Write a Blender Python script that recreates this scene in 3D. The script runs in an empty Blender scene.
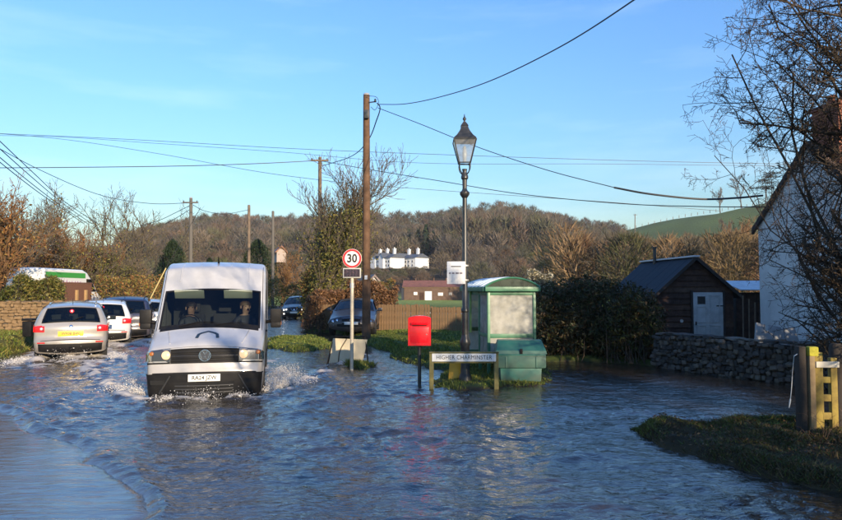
import bpy, bmesh, math, random
import numpy as np
from mathutils import Vector, Matrix, Euler

random.seed(7)
rng = np.random.default_rng(7)
S = bpy.context.scene
COL = S.collection
PI = math.pi
rad = math.radians

# ------------------------------------------------------------------ camera
F = 640.0            # focal length in photograph pixels (842 wide)
EYE = 1.88           # eye height over the flood water (z = 0)
PITCH = math.atan(30.0 / F)
cam_d = bpy.data.cameras.new('camera')
cam_d.sensor_width = 36.0
cam_d.sensor_fit = 'HORIZONTAL'
cam_d.lens = F / 842.0 * 36.0
cam_d.clip_start = 0.05
cam_d.clip_end = 6000
cam = bpy.data.objects.new('camera', cam_d)
cam.location = (0, 0, EYE)
cam.rotation_euler = (PI / 2 + PITCH, 0, 0)
COL.objects.link(cam)
S.camera = cam

# ------------------------------------------------------------------ sky, sun, exposure
SUN_EL = rad(14.5)
SUN_AZ = rad(150)     # clockwise from +Y (the view direction): behind the camera, to the right
sun_vec = Vector((math.sin(SUN_AZ) * math.cos(SUN_EL), math.cos(SUN_AZ) * math.cos(SUN_EL), math.sin(SUN_EL)))
W = bpy.data.worlds.new('World')
S.world = W
W.use_nodes = True
nt = W.node_tree
nt.nodes.clear()
n_out = nt.nodes.new('ShaderNodeOutputWorld')
n_bg = nt.nodes.new('ShaderNodeBackground')
n_sky = nt.nodes.new('ShaderNodeTexSky')
n_sky.sky_type = 'NISHITA'
n_sky.sun_disc = False
n_sky.sun_elevation = SUN_EL
n_sky.sun_rotation = SUN_AZ
n_sky.altitude = 60
n_sky.air_density = 2.1
n_sky.dust_density = 0.0
n_sky.ozone_density = 5.0
n_bg.inputs['Strength'].default_value = 0.15
# thin wisps of cloud mixed into the sky
n_tc = nt.nodes.new('ShaderNodeTexCoord')
n_map = nt.nodes.new('ShaderNodeMapping')
n_map.inputs['Scale'].default_value = (1.4, 1.4, 9.0)
n_noise = nt.nodes.new('ShaderNodeTexNoise')
n_noise.inputs['Scale'].default_value = 1.7
n_noise.inputs['Detail'].default_value = 7
n_noise.inputs['Roughness'].default_value = 0.55
n_ramp = nt.nodes.new('ShaderNodeMapRange')
n_ramp.inputs['From Min'].default_value = 0.5
n_ramp.inputs['From Max'].default_value = 0.85
n_ramp.inputs['To Max'].default_value = 0.16
n_mix = nt.nodes.new('ShaderNodeMixRGB')
n_mix.inputs['Color2'].default_value = (5.2, 5.6, 6.0, 1)
L = nt.links.new
L(n_tc.outputs['Generated'], n_map.inputs['Vector'])
L(n_map.outputs['Vector'], n_noise.inputs['Vector'])
L(n_noise.outputs['Fac'], n_ramp.inputs['Value'])
L(n_ramp.outputs['Result'], n_mix.inputs['Fac'])
n_tint = nt.nodes.new('ShaderNodeMixRGB')
n_tint.blend_type = 'MULTIPLY'
n_tint.inputs['Fac'].default_value = 1
n_tint.inputs['Color2'].default_value = (0.44, 0.60, 0.97, 1)
L(n_sky.outputs['Color'], n_tint.inputs['Color1'])
L(n_tint.outputs['Color'], n_mix.inputs['Color1'])
L(n_mix.outputs['Color'], n_bg.inputs['Color'])
L(n_bg.outputs['Background'], n_out.inputs['Surface'])

sun_d = bpy.data.lights.new('sun', 'SUN')
sun_d.energy = 3.5
sun_d.angle = rad(0.55)
sun_d.color = (1.0, 0.80, 0.56)
sun = bpy.data.objects.new('sun', sun_d)
sun.rotation_euler = sun_vec.to_track_quat('Z', 'Y').to_euler()
sun.location = (30, -30, 20)
COL.objects.link(sun)

S.view_settings.view_transform = 'Standard'
S.view_settings.look = 'None'
S.view_settings.gamma = 1.0
S.view_settings.exposure = 1.2
S.view_settings.use_curve_mapping = False
S.cycles.use_denoising = True
S.cycles.max_bounces = 8
S.cycles.volume_bounces = 0
S.cycles.transparent_max_bounces = 16
S.cycles.sample_clamp_indirect = 6.0

# ------------------------------------------------------------------ photograph pixel -> direction
_c, _s = math.cos(PITCH), math.sin(PITCH)
def ray(px, py):
    u = (px - 421.0) / F
    v = (260.0 - py) / F
    return Vector((u, _c - v * _s, _s + v * _c))
def G(px, py, z=0.0):
    """point where the pixel's direction meets the level z"""
    r = ray(px, py)
    t = (z - EYE) / r.z
    return Vector((r.x * t, r.y * t, z))
def A(px, py, Y):
    """point in the pixel's direction at distance Y"""
    r = ray(px, py)
    t = Y / r.y
    return Vector((r.x * t, Y, EYE + r.z * t))

# ------------------------------------------------------------------ materials
MATS = {}
def mat(name, base, rough=0.6, metal=0.0, var=None, bump=None, spec=0.5, coat=0.0, emit=None, attr=None, alpha=None, dirt=None):
    """var=(colour2, scale, detail, lo, hi); bump=(scale, strength, distance); attr=colour attribute multiplied in"""
    if name in MATS:
        return MATS[name]
    m = bpy.data.materials.new(name)
    m.use_nodes = True
    t = m.node_tree
    b = t.nodes['Principled BSDF']
    b.inputs['Roughness'].default_value = rough
    b.inputs['Metallic'].default_value = metal
    b.inputs['Specular IOR Level'].default_value = spec
    b.inputs['Coat Weight'].default_value = coat
    b.inputs['Coat Roughness'].default_value = 0.06
    rgba = (*base, 1)
    b.inputs['Base Color'].default_value = rgba
    tc = t.nodes.new('ShaderNodeTexCoord')
    src = None
    if var:
        c2, sc, det, lo, hi = var
        nz = t.nodes.new('ShaderNodeTexNoise')
        nz.inputs['Scale'].default_value = sc
        nz.inputs['Detail'].default_value = det
        nz.inputs['Roughness'].default_value = 0.62
        mr = t.nodes.new('ShaderNodeMapRange')
        mr.inputs['From Min'].default_value = lo
        mr.inputs['From Max'].default_value = hi
        mx = t.nodes.new('ShaderNodeMixRGB')
        mx.inputs['Color1'].default_value = rgba
        mx.inputs['Color2'].default_value = (*c2, 1)
        t.links.new(tc.outputs['Object'], nz.inputs['Vector'])
        t.links.new(nz.outputs['Fac'], mr.inputs['Value'])
        t.links.new(mr.outputs['Result'], mx.inputs['Fac'])
        src = mx.outputs['Color']
        rr = t.nodes.new('ShaderNodeMapRange')
        rr.inputs['From Min'].default_value = 0.3
        rr.inputs['From Max'].default_value = 0.7
        rr.inputs['To Min'].default_value = max(0.02, rough * 0.85)
        rr.inputs['To Max'].default_value = min(1, rough * 1.15)
        t.links.new(nz.outputs['Fac'], rr.inputs['Value'])
        t.links.new(rr.outputs['Result'], b.inputs['Roughness'])
    if attr:
        at = t.nodes.new('ShaderNodeAttribute')
        at.attribute_name = attr
        mu = t.nodes.new('ShaderNodeMixRGB')
        mu.blend_type = 'MULTIPLY'
        mu.inputs['Fac'].default_value = 1
        mu.inputs['Color1'].default_value = rgba
        if src:
            t.links.new(src, mu.inputs['Color1'])
        t.links.new(at.outputs['Color'], mu.inputs['Color2'])
        src = mu.outputs['Color']
    if dirt:      # splashed road dirt on the lower body: (colour, z of full dirt, z of none)
        dc, z0, z1 = dirt
        sx = t.nodes.new('ShaderNodeSeparateXYZ')
        t.links.new(tc.outputs['Object'], sx.inputs['Vector'])
        mz = t.nodes.new('ShaderNodeMapRange')
        mz.inputs['From Min'].default_value = z1
        mz.inputs['From Max'].default_value = z0
        t.links.new(sx.outputs['Z'], mz.inputs['Value'])
        nd = t.nodes.new('ShaderNodeTexNoise')
        nd.inputs['Scale'].default_value = 4.0
        nd.inputs['Detail'].default_value = 6
        t.links.new(tc.outputs['Object'], nd.inputs['Vector'])
        mm = t.nodes.new('ShaderNodeMath')
        mm.operation = 'MULTIPLY'
        mm.use_clamp = True
        t.links.new(mz.outputs['Result'], mm.inputs[0])
        t.links.new(nd.outputs['Fac'], mm.inputs[1])
        md = t.nodes.new('ShaderNodeMixRGB')
        md.inputs['Color1'].default_value = rgba
        md.inputs['Color2'].default_value = (*dc, 1)
        if src:
            t.links.new(src, md.inputs['Color1'])
        t.links.new(mm.outputs['Value'], md.inputs['Fac'])
        src = md.outputs['Color']
    if src:
        t.links.new(src, b.inputs['Base Color'])
    if bump:
        sc, st, di = bump
        nb = t.nodes.new('ShaderNodeTexNoise')
        nb.inputs['Scale'].default_value = sc
        nb.inputs['Detail'].default_value = 5
        bp = t.nodes.new('ShaderNodeBump')
        bp.inputs['Strength'].default_value = st
        bp.inputs['Distance'].default_value = di
        t.links.new(tc.outputs['Object'], nb.inputs['Vector'])
        t.links.new(nb.outputs['Fac'], bp.inputs['Height'])
        t.links.new(bp.outputs['Normal'], b.inputs['Normal'])
    if emit:
        b.inputs['Emission Color'].default_value = (*emit[0], 1)
        b.inputs['Emission Strength'].default_value = emit[1]
    if alpha is not None:
        b.inputs['Alpha'].default_value = alpha
    MATS[name] = m
    return m

def glass_mat(name, tint, refl_rough=0.02, clear=0.8, haze=(0.5, 0.5, 0.5), hz=0.0):
    """thin pane: see-through tint, Fresnel gloss on top, optional milky scatter"""
    if name in MATS:
        return MATS[name]
    m = bpy.data.materials.new(name)
    m.use_nodes = True
    t = m.node_tree
    t.nodes.clear()
    o = t.nodes.new('ShaderNodeOutputMaterial')
    tr = t.nodes.new('ShaderNodeBsdfTransparent')
    tr.inputs['Color'].default_value = (*tint, 1)
    gl = t.nodes.new('ShaderNodeBsdfGlossy')
    gl.inputs['Roughness'].default_value = refl_rough
    fr = t.nodes.new('ShaderNodeFresnel')
    fr.inputs['IOR'].default_value = 1.5
    mx = t.nodes.new('ShaderNodeMixShader')
    base = tr.outputs[0]
    if hz > 0:
        df = t.nodes.new('ShaderNodeBsdfDiffuse')
        df.inputs['Color'].default_value = (*haze, 1)
        tl = t.nodes.new('ShaderNodeBsdfTranslucent')
        tl.inputs['Color'].default_value = (*haze, 1)
        ad = t.nodes.new('ShaderNodeMixShader')
        ad.inputs[0].default_value = 0.5
        t.links.new(df.outputs[0], ad.inputs[1])
        t.links.new(tl.outputs[0], ad.inputs[2])
        m2 = t.nodes.new('ShaderNodeMixShader')
        nz = t.nodes.new('ShaderNodeTexNoise')
        nz.inputs['Scale'].default_value = 5
        nz.inputs['Detail'].default_value = 8
        tc = t.nodes.new('ShaderNodeTexCoord')
        mr = t.nodes.new('ShaderNodeMapRange')
        mr.inputs['From Min'].default_value = 0.3
        mr.inputs['From Max'].default_value = 0.7
        mr.inputs['To Min'].default_value = hz * 0.6
        mr.inputs['To Max'].default_value = min(1, hz * 1.3)
        t.links.new(tc.outputs['Object'], nz.inputs['Vector'])
        t.links.new(nz.outputs['Fac'], mr.inputs['Value'])
        t.links.new(mr.outputs['Result'], m2.inputs[0])
        t.links.new(base, m2.inputs[1])
        t.links.new(ad.outputs[0], m2.inputs[2])
        base = m2.outputs[0]
    t.links.new(fr.outputs[0], mx.inputs[0])
    t.links.new(base, mx.inputs[1])
    t.links.new(gl.outputs[0], mx.inputs[2])
    t.links.new(mx.outputs[0], o.inputs['Surface'])
    MATS[name] = m
    return m

# ------------------------------------------------------------------ object helpers
def tag(o, label=None, cat=None, group=None, kind=None):
    if label: o['label'] = label
    if cat: o['category'] = cat
    if group: o['group'] = group
    if kind: o['kind'] = kind
    return o
def thing(name, label, cat, loc=(0, 0, 0), rotz=0.0, group=None):
    o = bpy.data.objects.new(name, None)
    o.empty_display_size = 0.2
    o.location = loc
    o.rotation_euler = (0, 0, rotz)
    COL.objects.link(o)
    return tag(o, label, cat, group)
def link(name, me, parent=None, loc=None, rot=None, scale=None):
    o = bpy.data.objects.new(name, me)
    COL.objects.link(o)
    if parent: o.parent = parent
    if loc is not None: o.location = loc
    if rot is not None: o.rotation_euler = rot
    if scale is not None: o.scale = scale
    return o
def np_mesh(name, V, faces, m, smooth=False, col=None):
    """faces: an (n,3) or (n,4) index array, or a list of those"""
    V = np.asarray(V, dtype=np.float32)
    if not isinstance(faces, (list, tuple)):
        faces = [faces]
    faces = [np.asarray(f, dtype=np.int32) for f in faces if len(f)]
    me = bpy.data.meshes.new(name)
    me.vertices.add(len(V))
    me.vertices.foreach_set('co', V.ravel())
    nl = sum(f.size for f in faces)
    npoly = sum(len(f) for f in faces)
    me.loops.add(nl)
    me.polygons.add(npoly)
    me.loops.foreach_set('vertex_index', np.concatenate([f.ravel() for f in faces]))
    starts, s0 = [], 0
    for f in faces:
        k = f.shape[1]
        starts.append(s0 + np.arange(len(f)) * k)
        s0 += f.size
    me.polygons.foreach_set('loop_start', np.concatenate(starts).astype(np.int32))
    me.update(calc_edges=True)
    me.polygons.foreach_set('use_smooth', np.full(npoly, bool(smooth)))
    if col is not None:
        a = me.color_attributes.new('col', 'FLOAT_COLOR', 'POINT')
        c4 = np.ones((len(V), 4), dtype=np.float32)
        c4[:, :3] = col
        a.data.foreach_set('color', c4.ravel())
    if m: me.materials.append(m)
    me.validate()
    return me

class MB:
    """collects shapes for ONE part"""
    def __init__(self):
        self.v, self.f = [], []
    def add(self, vs, fs, M=None):
        o = len(self.v)
        for p in vs:
            p = Vector(p)
            self.v.append(tuple(M @ p if M else p))
        for f in fs:
            self.f.append(tuple(i + o for i in f))
        return self
    def box(self, c, s, rot=None, taper=1.0, bev=0.0):
        x, y, z = s[0] / 2, s[1] / 2, s[2] / 2
        M = Matrix.Translation(c) @ (Euler(rot).to_matrix().to_4x4() if rot else Matrix.Identity(4))
        if bev <= 0:
            vs = [(-x, -y, -z), (x, -y, -z), (x, y, -z), (-x, y, -z), (-x * taper, -y * taper, z), (x * taper, -y * taper, z), (x * taper, y * taper, z), (-x * taper, y * taper, z)]
            fs = [(3, 2, 1, 0), (4, 5, 6, 7), (0, 1, 5, 4), (1, 2, 6, 5), (2, 3, 7, 6), (3, 0, 4, 7)]
            return self.add(vs, fs, M)
        b = min(bev, x * .49, y * .49, z * .49)
        bm = bmesh.new()
        bmesh.ops.create_cube(bm, size=1, matrix=Matrix.Diagonal((2 * x, 2 * y, 2 * z, 1)))
        if taper != 1.0:
            for v in bm.verts:
                if v.co.z > 0: v.co.x *= taper; v.co.y *= taper
        bmesh.ops.bevel(bm, geom=bm.edges[:], offset=b, segments=2, affect='EDGES', profile=0.6)
        bm.verts.index_update()
        self.add([v.co.copy() for v in bm.verts], [[v.index for v in f.verts] for f in bm.faces], M)
        bm.free()
        return self
    def tube(self, pts, r, n=8, cap=True):
        pts = [Vector(p) for p in pts]
        rs = r if isinstance(r, (list, tuple)) else [r] * len(pts)
        o = len(self.v)
        up = None
        for i, p in enumerate(pts):
            d = (pts[min(i + 1, len(pts) - 1)] - pts[max(i - 1, 0)])
            d = d.normalized() if d.length > 1e-9 else Vector((0, 0, 1))
            if up is None:
                a = Vector((1, 0, 0)) if abs(d.x) < .8 else Vector((0, 1, 0))
                up = (a - d * a.dot(d)).normalized()
            else:
                up = (up - d * up.dot(d))
                up = up.normalized() if up.length > 1e-6 else Vector((1, 0, 0))
            w = d.cross(up)
            for k in range(n):
                a = 2 * PI * k / n
                self.v.append(tuple(p + (up * math.cos(a) + w * math.sin(a)) * rs[i]))
        for i in range(len(pts) - 1):
            for k in range(n):
                a, b = o + i * n + k, o + i * n + (k + 1) % n
                self.f.append((a, b, b + n, a + n))
        if cap:
            self.f.append(tuple(o + k for k in range(n))[::-1])
            self.f.append(tuple(o + (len(pts) - 1) * n + k for k in range(n)))
        return self
    def lathe(self, prof, n=16, M=None, cap=True):
        """prof: (r, z) list"""
        vs, fs = [], []
        for r, z in prof:
            for k in range(n):
                a = 2 * PI * (k + .5) / n
                vs.append((r * math.cos(a), r * math.sin(a), z))
        for i in range(len(prof) - 1):
            for k in range(n):
                a, b = i * n + k, i * n + (k + 1) % n
                fs.append((a, b, b + n, a + n))
        if cap:
            fs.append(tuple(range(n))[::-1])
            fs.append(tuple((len(prof) - 1) * n + k for k in range(n)))
        return self.add(vs, fs, M)
    def prism(self, poly, d0, d1, axis='y', M=None):
        """poly: 2-D outline (counter-clockwise seen from -axis for y), thickness d0..d1 along axis"""
        n = len(poly)
        def P(a, b, d):
            return {'y': (a, d, b), 'x': (d, a, b), 'z': (a, b, d)}[axis]
        vs = [P(a, b, d0) for a, b in poly] + [P(a, b, d1) for a, b in poly]
        fs = [tuple(range(n)), tuple(range(2 * n - 1, n - 1, -1))]
        for k in range(n):
            j = (k + 1) % n
            fs.append((k, k + n, j + n, j))
        return self.add(vs, fs, M)
    def build(self, name, m, parent=None, smooth=None, loc=None, rot=None):
        me = bpy.data.meshes.new(name)
        me.from_pydata(self.v, [], self.f)
        if m: me.materials.append(m)
        bm = bmesh.new()
        bm.from_mesh(me)
        bmesh.ops.recalc_face_normals(bm, faces=bm.faces[:])
        bm.to_mesh(me)
        bm.free()
        if smooth is not None:
            me.polygons.foreach_set('use_smooth', np.full(len(me.polygons), True))
            me.set_sharp_from_angle(angle=rad(smooth))
        me.update()
        return link(name, me, parent, loc, rot)

def text_obj(name, s, size, m, parent, loc, rot, extrude=0.002, xscale=1.0, bold=0.0, spacing=1.0):
    cu = bpy.data.curves.new(name, 'FONT')
    cu.body = s
    cu.size = size
    cu.align_x = 'CENTER'
    cu.align_y = 'CENTER'
    cu.extrude = extrude
    cu.offset = bold
    cu.space_character = spacing
    cu.resolution_u = 3
    tmp = bpy.data.objects.new(name + '_tmp', cu)
    COL.objects.link(tmp)
    dg = bpy.context.evaluated_depsgraph_get()
    me = bpy.data.meshes.new_from_object(tmp.evaluated_get(dg))
    bpy.data.objects.remove(tmp)
    bpy.data.curves.remove(cu)
    me.materials.clear()
    me.materials.append(m)
    return link(name, me, parent, loc, rot, (xscale, 1, 1))

def smooth_pts(pts, n=8):
    """Catmull-Rom through the points"""
    P = [Vector(p) for p in pts]
    P = [P[0] * 2 - P[1]] + P + [P[-1] * 2 - P[-2]]
    out = []
    for i in range(1, len(P) - 2):
        for k in range(n):
            t = k / n
            a, b, c, d = P[i - 1], P[i], P[i + 1], P[i + 2]
            out.append(0.5 * ((2 * b) + (c - a) * t + (2 * a - 5 * b + 4 * c - d) * t * t + (3 * b - a - 3 * c + d) * t ** 3))
    out.append(P[-2])
    return out

def value_noise(x, y, seed=0, octaves=3, scale=1.0):
    """cheap smooth noise in [-1,1] from sums of rotated sines"""
    r = np.random.default_rng(seed)
    out = np.zeros_like(x)
    amp, f, tot = 1.0, scale, 0
    for o in range(octaves):
        for k in range(5):
            th = r.uniform(0, 2 * PI)
            ph = r.uniform(0, 2 * PI)
            ff = f * r.uniform(.7, 1.4)
            out += amp * np.sin((x * math.cos(th) + y * math.sin(th)) * ff + ph + 1.3 * np.sin((x * math.sin(th * 1.7) + y * math.cos(th * 2.3)) * ff * .6 + ph * 2))
        tot += amp * 2.2
        amp *= .5
        f *= 2.1
    return out / tot

def poly_sd(x, y, poly):
    """signed distance to a polygon (positive inside)"""
    P = np.array(poly, dtype=float)
    d = np.full(x.shape, 1e9)
    inside = np.zeros(x.shape, bool)
    n = len(P)
    for i in range(n):
        ax, ay = P[i]
        bx, by = P[(i + 1) % n]
        ex, ey = bx - ax, by - ay
        t = np.clip(((x - ax) * ex + (y - ay) * ey) / (ex * ex + ey * ey), 0, 1)
        d = np.minimum(d, np.hypot(x - ax - t * ex, y - ay - t * ey))
        cond = ((ay > y) != (by > y))
        xi = ax + (y - ay) / (ey if abs(ey) > 1e-12 else 1e-12) * ex
        inside ^= cond & (x < xi)
    return np.where(inside, d, -d)
def sstep(a, b, x):
    t = np.clip((x - a) / (b - a), 0, 1)
    return t * t * (3 - 2 * t)
# ================================================================== THE SETTING
# where the vehicles stand (used for the wakes in the water as well)
def rot_rear(v):
    return math.atan2(-v[0], v[1])
ROAD_DIR = Vector((-0.19, 0.98, 0)).normalized()
VEH = {}
def put_front(key, px, py, rear, Lh, Wh, depth):
    """front middle stands over this pixel of the water line, tail in direction rear"""
    p = G(px, py)
    rear = Vector((rear[0], rear[1], 0)).normalized()
    VEH[key] = dict(loc=Vector((p.x, p.y, -depth)), rot=rot_rear(rear), rear=rear, L=Lh, W=Wh)
def put_rear(key, px, py, head, Lh, Wh, depth):
    p = G(px, py)
    rear = -Vector((head[0], head[1], 0)).normalized()
    q = p - rear * Lh
    VEH[key] = dict(loc=Vector((q.x, q.y, -depth)), rot=rot_rear(rear), rear=rear, L=Lh, W=Wh)
put_front('van', 204, 397, (-0.222, 0.975), 5.99, 1.02, 0.20)
put_rear('silver', 70, 361, (-0.43, 0.90), 4.33, 0.89, 0.05)
put_rear('white', 101, 347, (-0.39, 0.92), 4.33, 0.92, 0.06)
put_rear('blue', 123, 341, (-0.36, 0.93), 4.84, 0.95, 0.10)
put_rear('pale', 147, 333, (-0.30, 0.95), 4.33, 0.88, 0.12)
put_front('dark', 294, 319, (-0.06, 1.0), 4.33, 0.90, 0.12)
put_front('dark2', 308, 315, (-0.02, 1.0), 4.33, 0.88, 0.10)

LANDS = [
    # (polygon, height, edge width)
    ([(2.62, 8.85), (2.85, 7.55), (3.05, 7.05), (3.45, 6.35), (3.95, 5.9), (4.6, 4.9), (5.2, 3.0), (12, -6), (16, -6), (16, 9.9), (8.2, 9.5), (6.2, 8.85), (4.6, 8.95), (3.4, 9.1)], 0.13, 0.30),
    ([(0.25, 12.35), (1.2, 12.1), (2.4, 12.25), (3.0, 13.2), (3.1, 15.5), (0.2, 15.5), (0.1, 13.2)], 0.035, 0.5),
    ([(0.5, 14.9), (3.1, 14.9), (3.2, 30), (3.2, 48), (-7.4, 48), (-6.6, 40), (-5.6, 30.5), (-5.2, 28), (-3.6, 27.6), (-3.0, 25.5), (-1.6, 21.0), (-0.6, 17.6)], 0.16, 0.45),
    ([(-6.1, 25.0), (-3.9, 25.6), (-2.4, 20.3), (-3.9, 19.3), (-5.0, 20.5)], 0.09, 0.5),
    ([(-2.0, 15.3), (-1.2, 15.2), (-1.0, 15.9), (-1.5, 16.6), (-2.1, 16.2)], 0.06, 0.25),
    ([(-11.2, 17.0), (-12.4, 20), (-14.2, 25), (-15.6, 32), (-16, 48), (-60, 48), (-60, 12), (-13, 14.5)], 0.42, 0.7),
    ([(2.9, 16.9), (4.2, 16.9), (5.8, 15.75), (7.35, 12.75), (8.5, 10.7), (40, 3), (60, 48), (2.5, 48)], 0.12, 0.3),
]
CREST = np.array([(-900, 268), (-300, 262), (0, 252), (100, 246), (180, 233), (215, 228), (250, 229), (330, 229), (420, 227), (460, 222), (500, 217), (545, 224), (600, 233), (615, 232), (680, 217), (760, 204), (842, 190), (1100, 172), (1800, 190)], float)
CAZ = np.arctan((CREST[:, 0] - 421) / F)
CTAN = (290 - CREST[:, 1]) / F * np.cos(CAZ)
def hill(x, y):
    r = np.hypot(x, y) + 1e-6
    az = np.arctan2(x, y)
    k = np.interp(az, CAZ, CTAN)
    far = np.clip(1 - (np.abs(az) - 1.1) / 0.6, 0, 1)
    zc = EYE + k * 420 * far
    z = 0.3 * sstep(40, 130, r) * 1.6
    t = np.clip((r - 130) / 290, 0, 1)
    z = z + (zc - z) * (t ** 1.25) * (1 - 0.15 * np.sin(t * PI))
    z = z - np.clip(r - 440, 0, 3000) * 0.03
    z = z + sstep(110, 200, r) * value_noise(x, y, 5, 3, 0.03) * 1.6 * np.clip(1 - t * 0.9, 0, 1)
    return z
def ground_z(x, y, detail=True):
    x = np.asarray(x, float); y = np.asarray(y, float)
    z = np.full(x.shape, -0.26)
    wob = value_noise(x, y, 11, 3, 2.2)
    for poly, h, w in LANDS:
        sd = poly_sd(x, y, poly) + wob * w * 0.45
        z = np.maximum(z, -0.26 + (h + 0.26) * sstep(-w, w, sd))
    if detail:
        land = sstep(-0.1, 0.05, z)
        z = z + land * ((0.035 + .03 * ((x > 2.4) & (y < 9.6))) * value_noise(x, y, 21, 3, 4.0) + 0.03 * value_noise(x, y, 22, 2, 1.1))
    r = np.hypot(x, y)
    f = sstep(40, 58, r)
    return z * (1 - f) + np.maximum(hill(x, y), 0.05) * f

def graded(lo, hi, step, far_lo, far_hi, grow=1.13, cap=1e9):
    a = list(np.arange(lo, hi + 1e-6, step))
    s, p = step, hi
    right = []
    while p < far_hi:
        s = min(s * grow, cap); p += s; right.append(p)
    s, p = step, lo
    left = []
    while p > far_lo:
        s = min(s * grow, cap); p -= s; left.append(p)
    return np.array(left[::-1] + a + right)
def grid_faces(ny, nx):
    i = np.arange(ny - 1)[:, None] * nx + np.arange(nx - 1)[None, :]
    return np.stack([i, i + 1, i + nx + 1, i + nx], -1).reshape(-1, 4)

gx = graded(-16, 11, 0.15, -2600, 2600, 1.09)
gy = graded(3, 31, 0.15, -400, 2600, 1.07)
X, Y = np.meshgrid(gx, gy)
Z = ground_z(X, Y)
R_ = np.hypot(X, Y)
AZ = np.arctan2(X, Y)
PXA = 421 + F * np.tan(np.clip(AZ, -1.3, 1.3))
gc = np.zeros(X.shape + (3,))
gc[:] = (0.055, 0.042, 0.030)                              # mud
grassc = np.array((0.075, 0.105, 0.026))
k = sstep(0.0, 0.07, Z)[..., None]
gc = gc * (1 - k) + grassc * k
bank = (poly_sd(X, Y, LANDS[0][0]) > -0.3)                  # dead grass and leaf litter
gc[bank] = np.array((0.050, 0.040, 0.022)) * (0.75 + 0.5 * rng.random(bank.sum()))[:, None]
lb = (poly_sd(X, Y, LANDS[5][0]) > -0.4)
gc[lb] = np.array((0.085, 0.085, 0.028))
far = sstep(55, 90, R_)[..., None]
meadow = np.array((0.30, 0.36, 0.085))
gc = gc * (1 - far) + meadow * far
wood = (sstep(115, 150, R_) * (1 - sstep(600, 625, PXA)))[..., None]
gc = gc * (1 - wood) + np.array((0.050, 0.038, 0.024)) * wood
hf = (sstep(170, 230, R_) * sstep(600, 625, PXA))[..., None]
rows = 0.88 + 0.24 * (np.sin((R_ + value_noise(X, Y, 3, 2, .02) * 8) * 0.42) > 0.3)
gc = gc * (1 - hf) + (np.array((0.12, 0.165, 0.045)) * rows[..., None]) * hf
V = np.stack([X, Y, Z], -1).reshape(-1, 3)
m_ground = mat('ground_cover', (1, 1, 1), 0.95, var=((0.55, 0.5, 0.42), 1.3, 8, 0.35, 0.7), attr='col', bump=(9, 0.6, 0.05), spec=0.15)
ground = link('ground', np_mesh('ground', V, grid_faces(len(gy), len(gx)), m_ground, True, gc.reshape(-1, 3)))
tag(ground, 'muddy ground with grass verges, meadow and rising hillside', None, None, 'structure')

# the drowned road
mb = MB()
for a, b in ((0, 1), (1, 2), (2, 3)):
    pts = [Vector((1.0, -6, 0)), Vector((-5.2, 14, 0)), Vector((-10.0, 38, 0)), Vector((-13, 62, 0))]
    p, q = pts[a], pts[b]
    n0 = Vector((0.98, 0.2, 0)) * 3.6
    zz = (-0.245 if b < 3 else 0.35)
    za = -0.245
    mb.add([(p - n0) + Vector((0, 0, za)), (p + n0) + Vector((0, 0, za)), (q + n0) + Vector((0, 0, zz)), (q - n0) + Vector((0, 0, zz))], [(0, 1, 2, 3)])
road = mb.build('road', mat('asphalt', (0.05, 0.05, 0.052), 0.8, var=((0.075, 0.07, 0.065), 14, 6, .4, .7), bump=(60, .4, .01)))
tag(road, 'grey asphalt road under the brown flood water', None, None, 'structure')

# ------------------------------------------------------------------ water
PAVE = [(-9.5, 11.6), (-6.7, 10.25), (-5.4, 9.0), (-4.35, 8.0), (-3.75, 7.35), (-3.15, 6.8), (-2.80, 6.35), (-2.55, 5.95), (-2.42, 5.55), (-2.45, 5.1), (-2.3, 4.2), (-2.2, 2.0), (-2.2, -8), (-16, -8), (-16, 11.5)]
wx = graded(-9, 7.5, 0.045, -60, 60, 1.06, 1.2)
wy = graded(4.2, 13.5, 0.04, -12, 62, 1.035, 0.9)
X, Y = np.meshgrid(wx, wy)
dX = np.gradient(wx)[None, :] + 0 * X
dY = np.gradient(wy)[:, None] + 0 * X
r2 = np.random.default_rng(3)
H = np.zeros_like(X)
wxp = X + 0.10 * value_noise(X, Y, 31, 2, 2.0)
wyp = Y + 0.10 * value_noise(X, Y, 32, 2, 2.2)
for k in range(80):
    lam = 0.13 * (1.7 / 0.13) ** (r2.random() ** 1.15)
    th = rad(100) + r2.normal(0, 0.62)
    kx, ky = math.cos(th), math.sin(th)
    a = 0.0040 * lam * r2.uniform(.6, 1.4) * (1.25 if lam < .4 else 0.38)
    sp = np.maximum(dX * abs(kx), dY * abs(ky))
    w = sstep(2.0, 3.6, lam / np.maximum(sp, 1e-3))
    ph = (wxp * kx + wyp * ky) * 2 * PI / lam + r2.uniform(0, 6.28)
    s = np.sin(ph)
    H += a * w * (s + 0.35 * (s * s - .5))
# gusts: calm and rough patches
gust = 0.85 + 0.55 * value_noise(X, Y * 1.6, 41, 2, 0.9)
H *= np.clip(gust, 0.25, 1.6)
foam = np.zeros_like(X)
# shallow film over the raised pavement, standing swell line along its kerb
sdp = poly_sd(X, Y, PAVE) + 0.15 * value_noise(X, Y, 51, 4, 2.4)
film = sstep(-0.10, 0.12, sdp)
H = H * (1 - 0.80 * film) - 0.035 * film
edge = np.exp(-((sdp + 0.10) / 0.11) ** 2)
H += edge * (0.026 + 0.022 * value_noise(X, Y, 52, 2, 9))
# still water in the lee of the wall
lee = sstep(3.0, 4.6, X) * sstep(9.3, 10.8, Y) * (1 - sstep(17, 20, Y))
H *= 1 - 0.6 * lee
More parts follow.
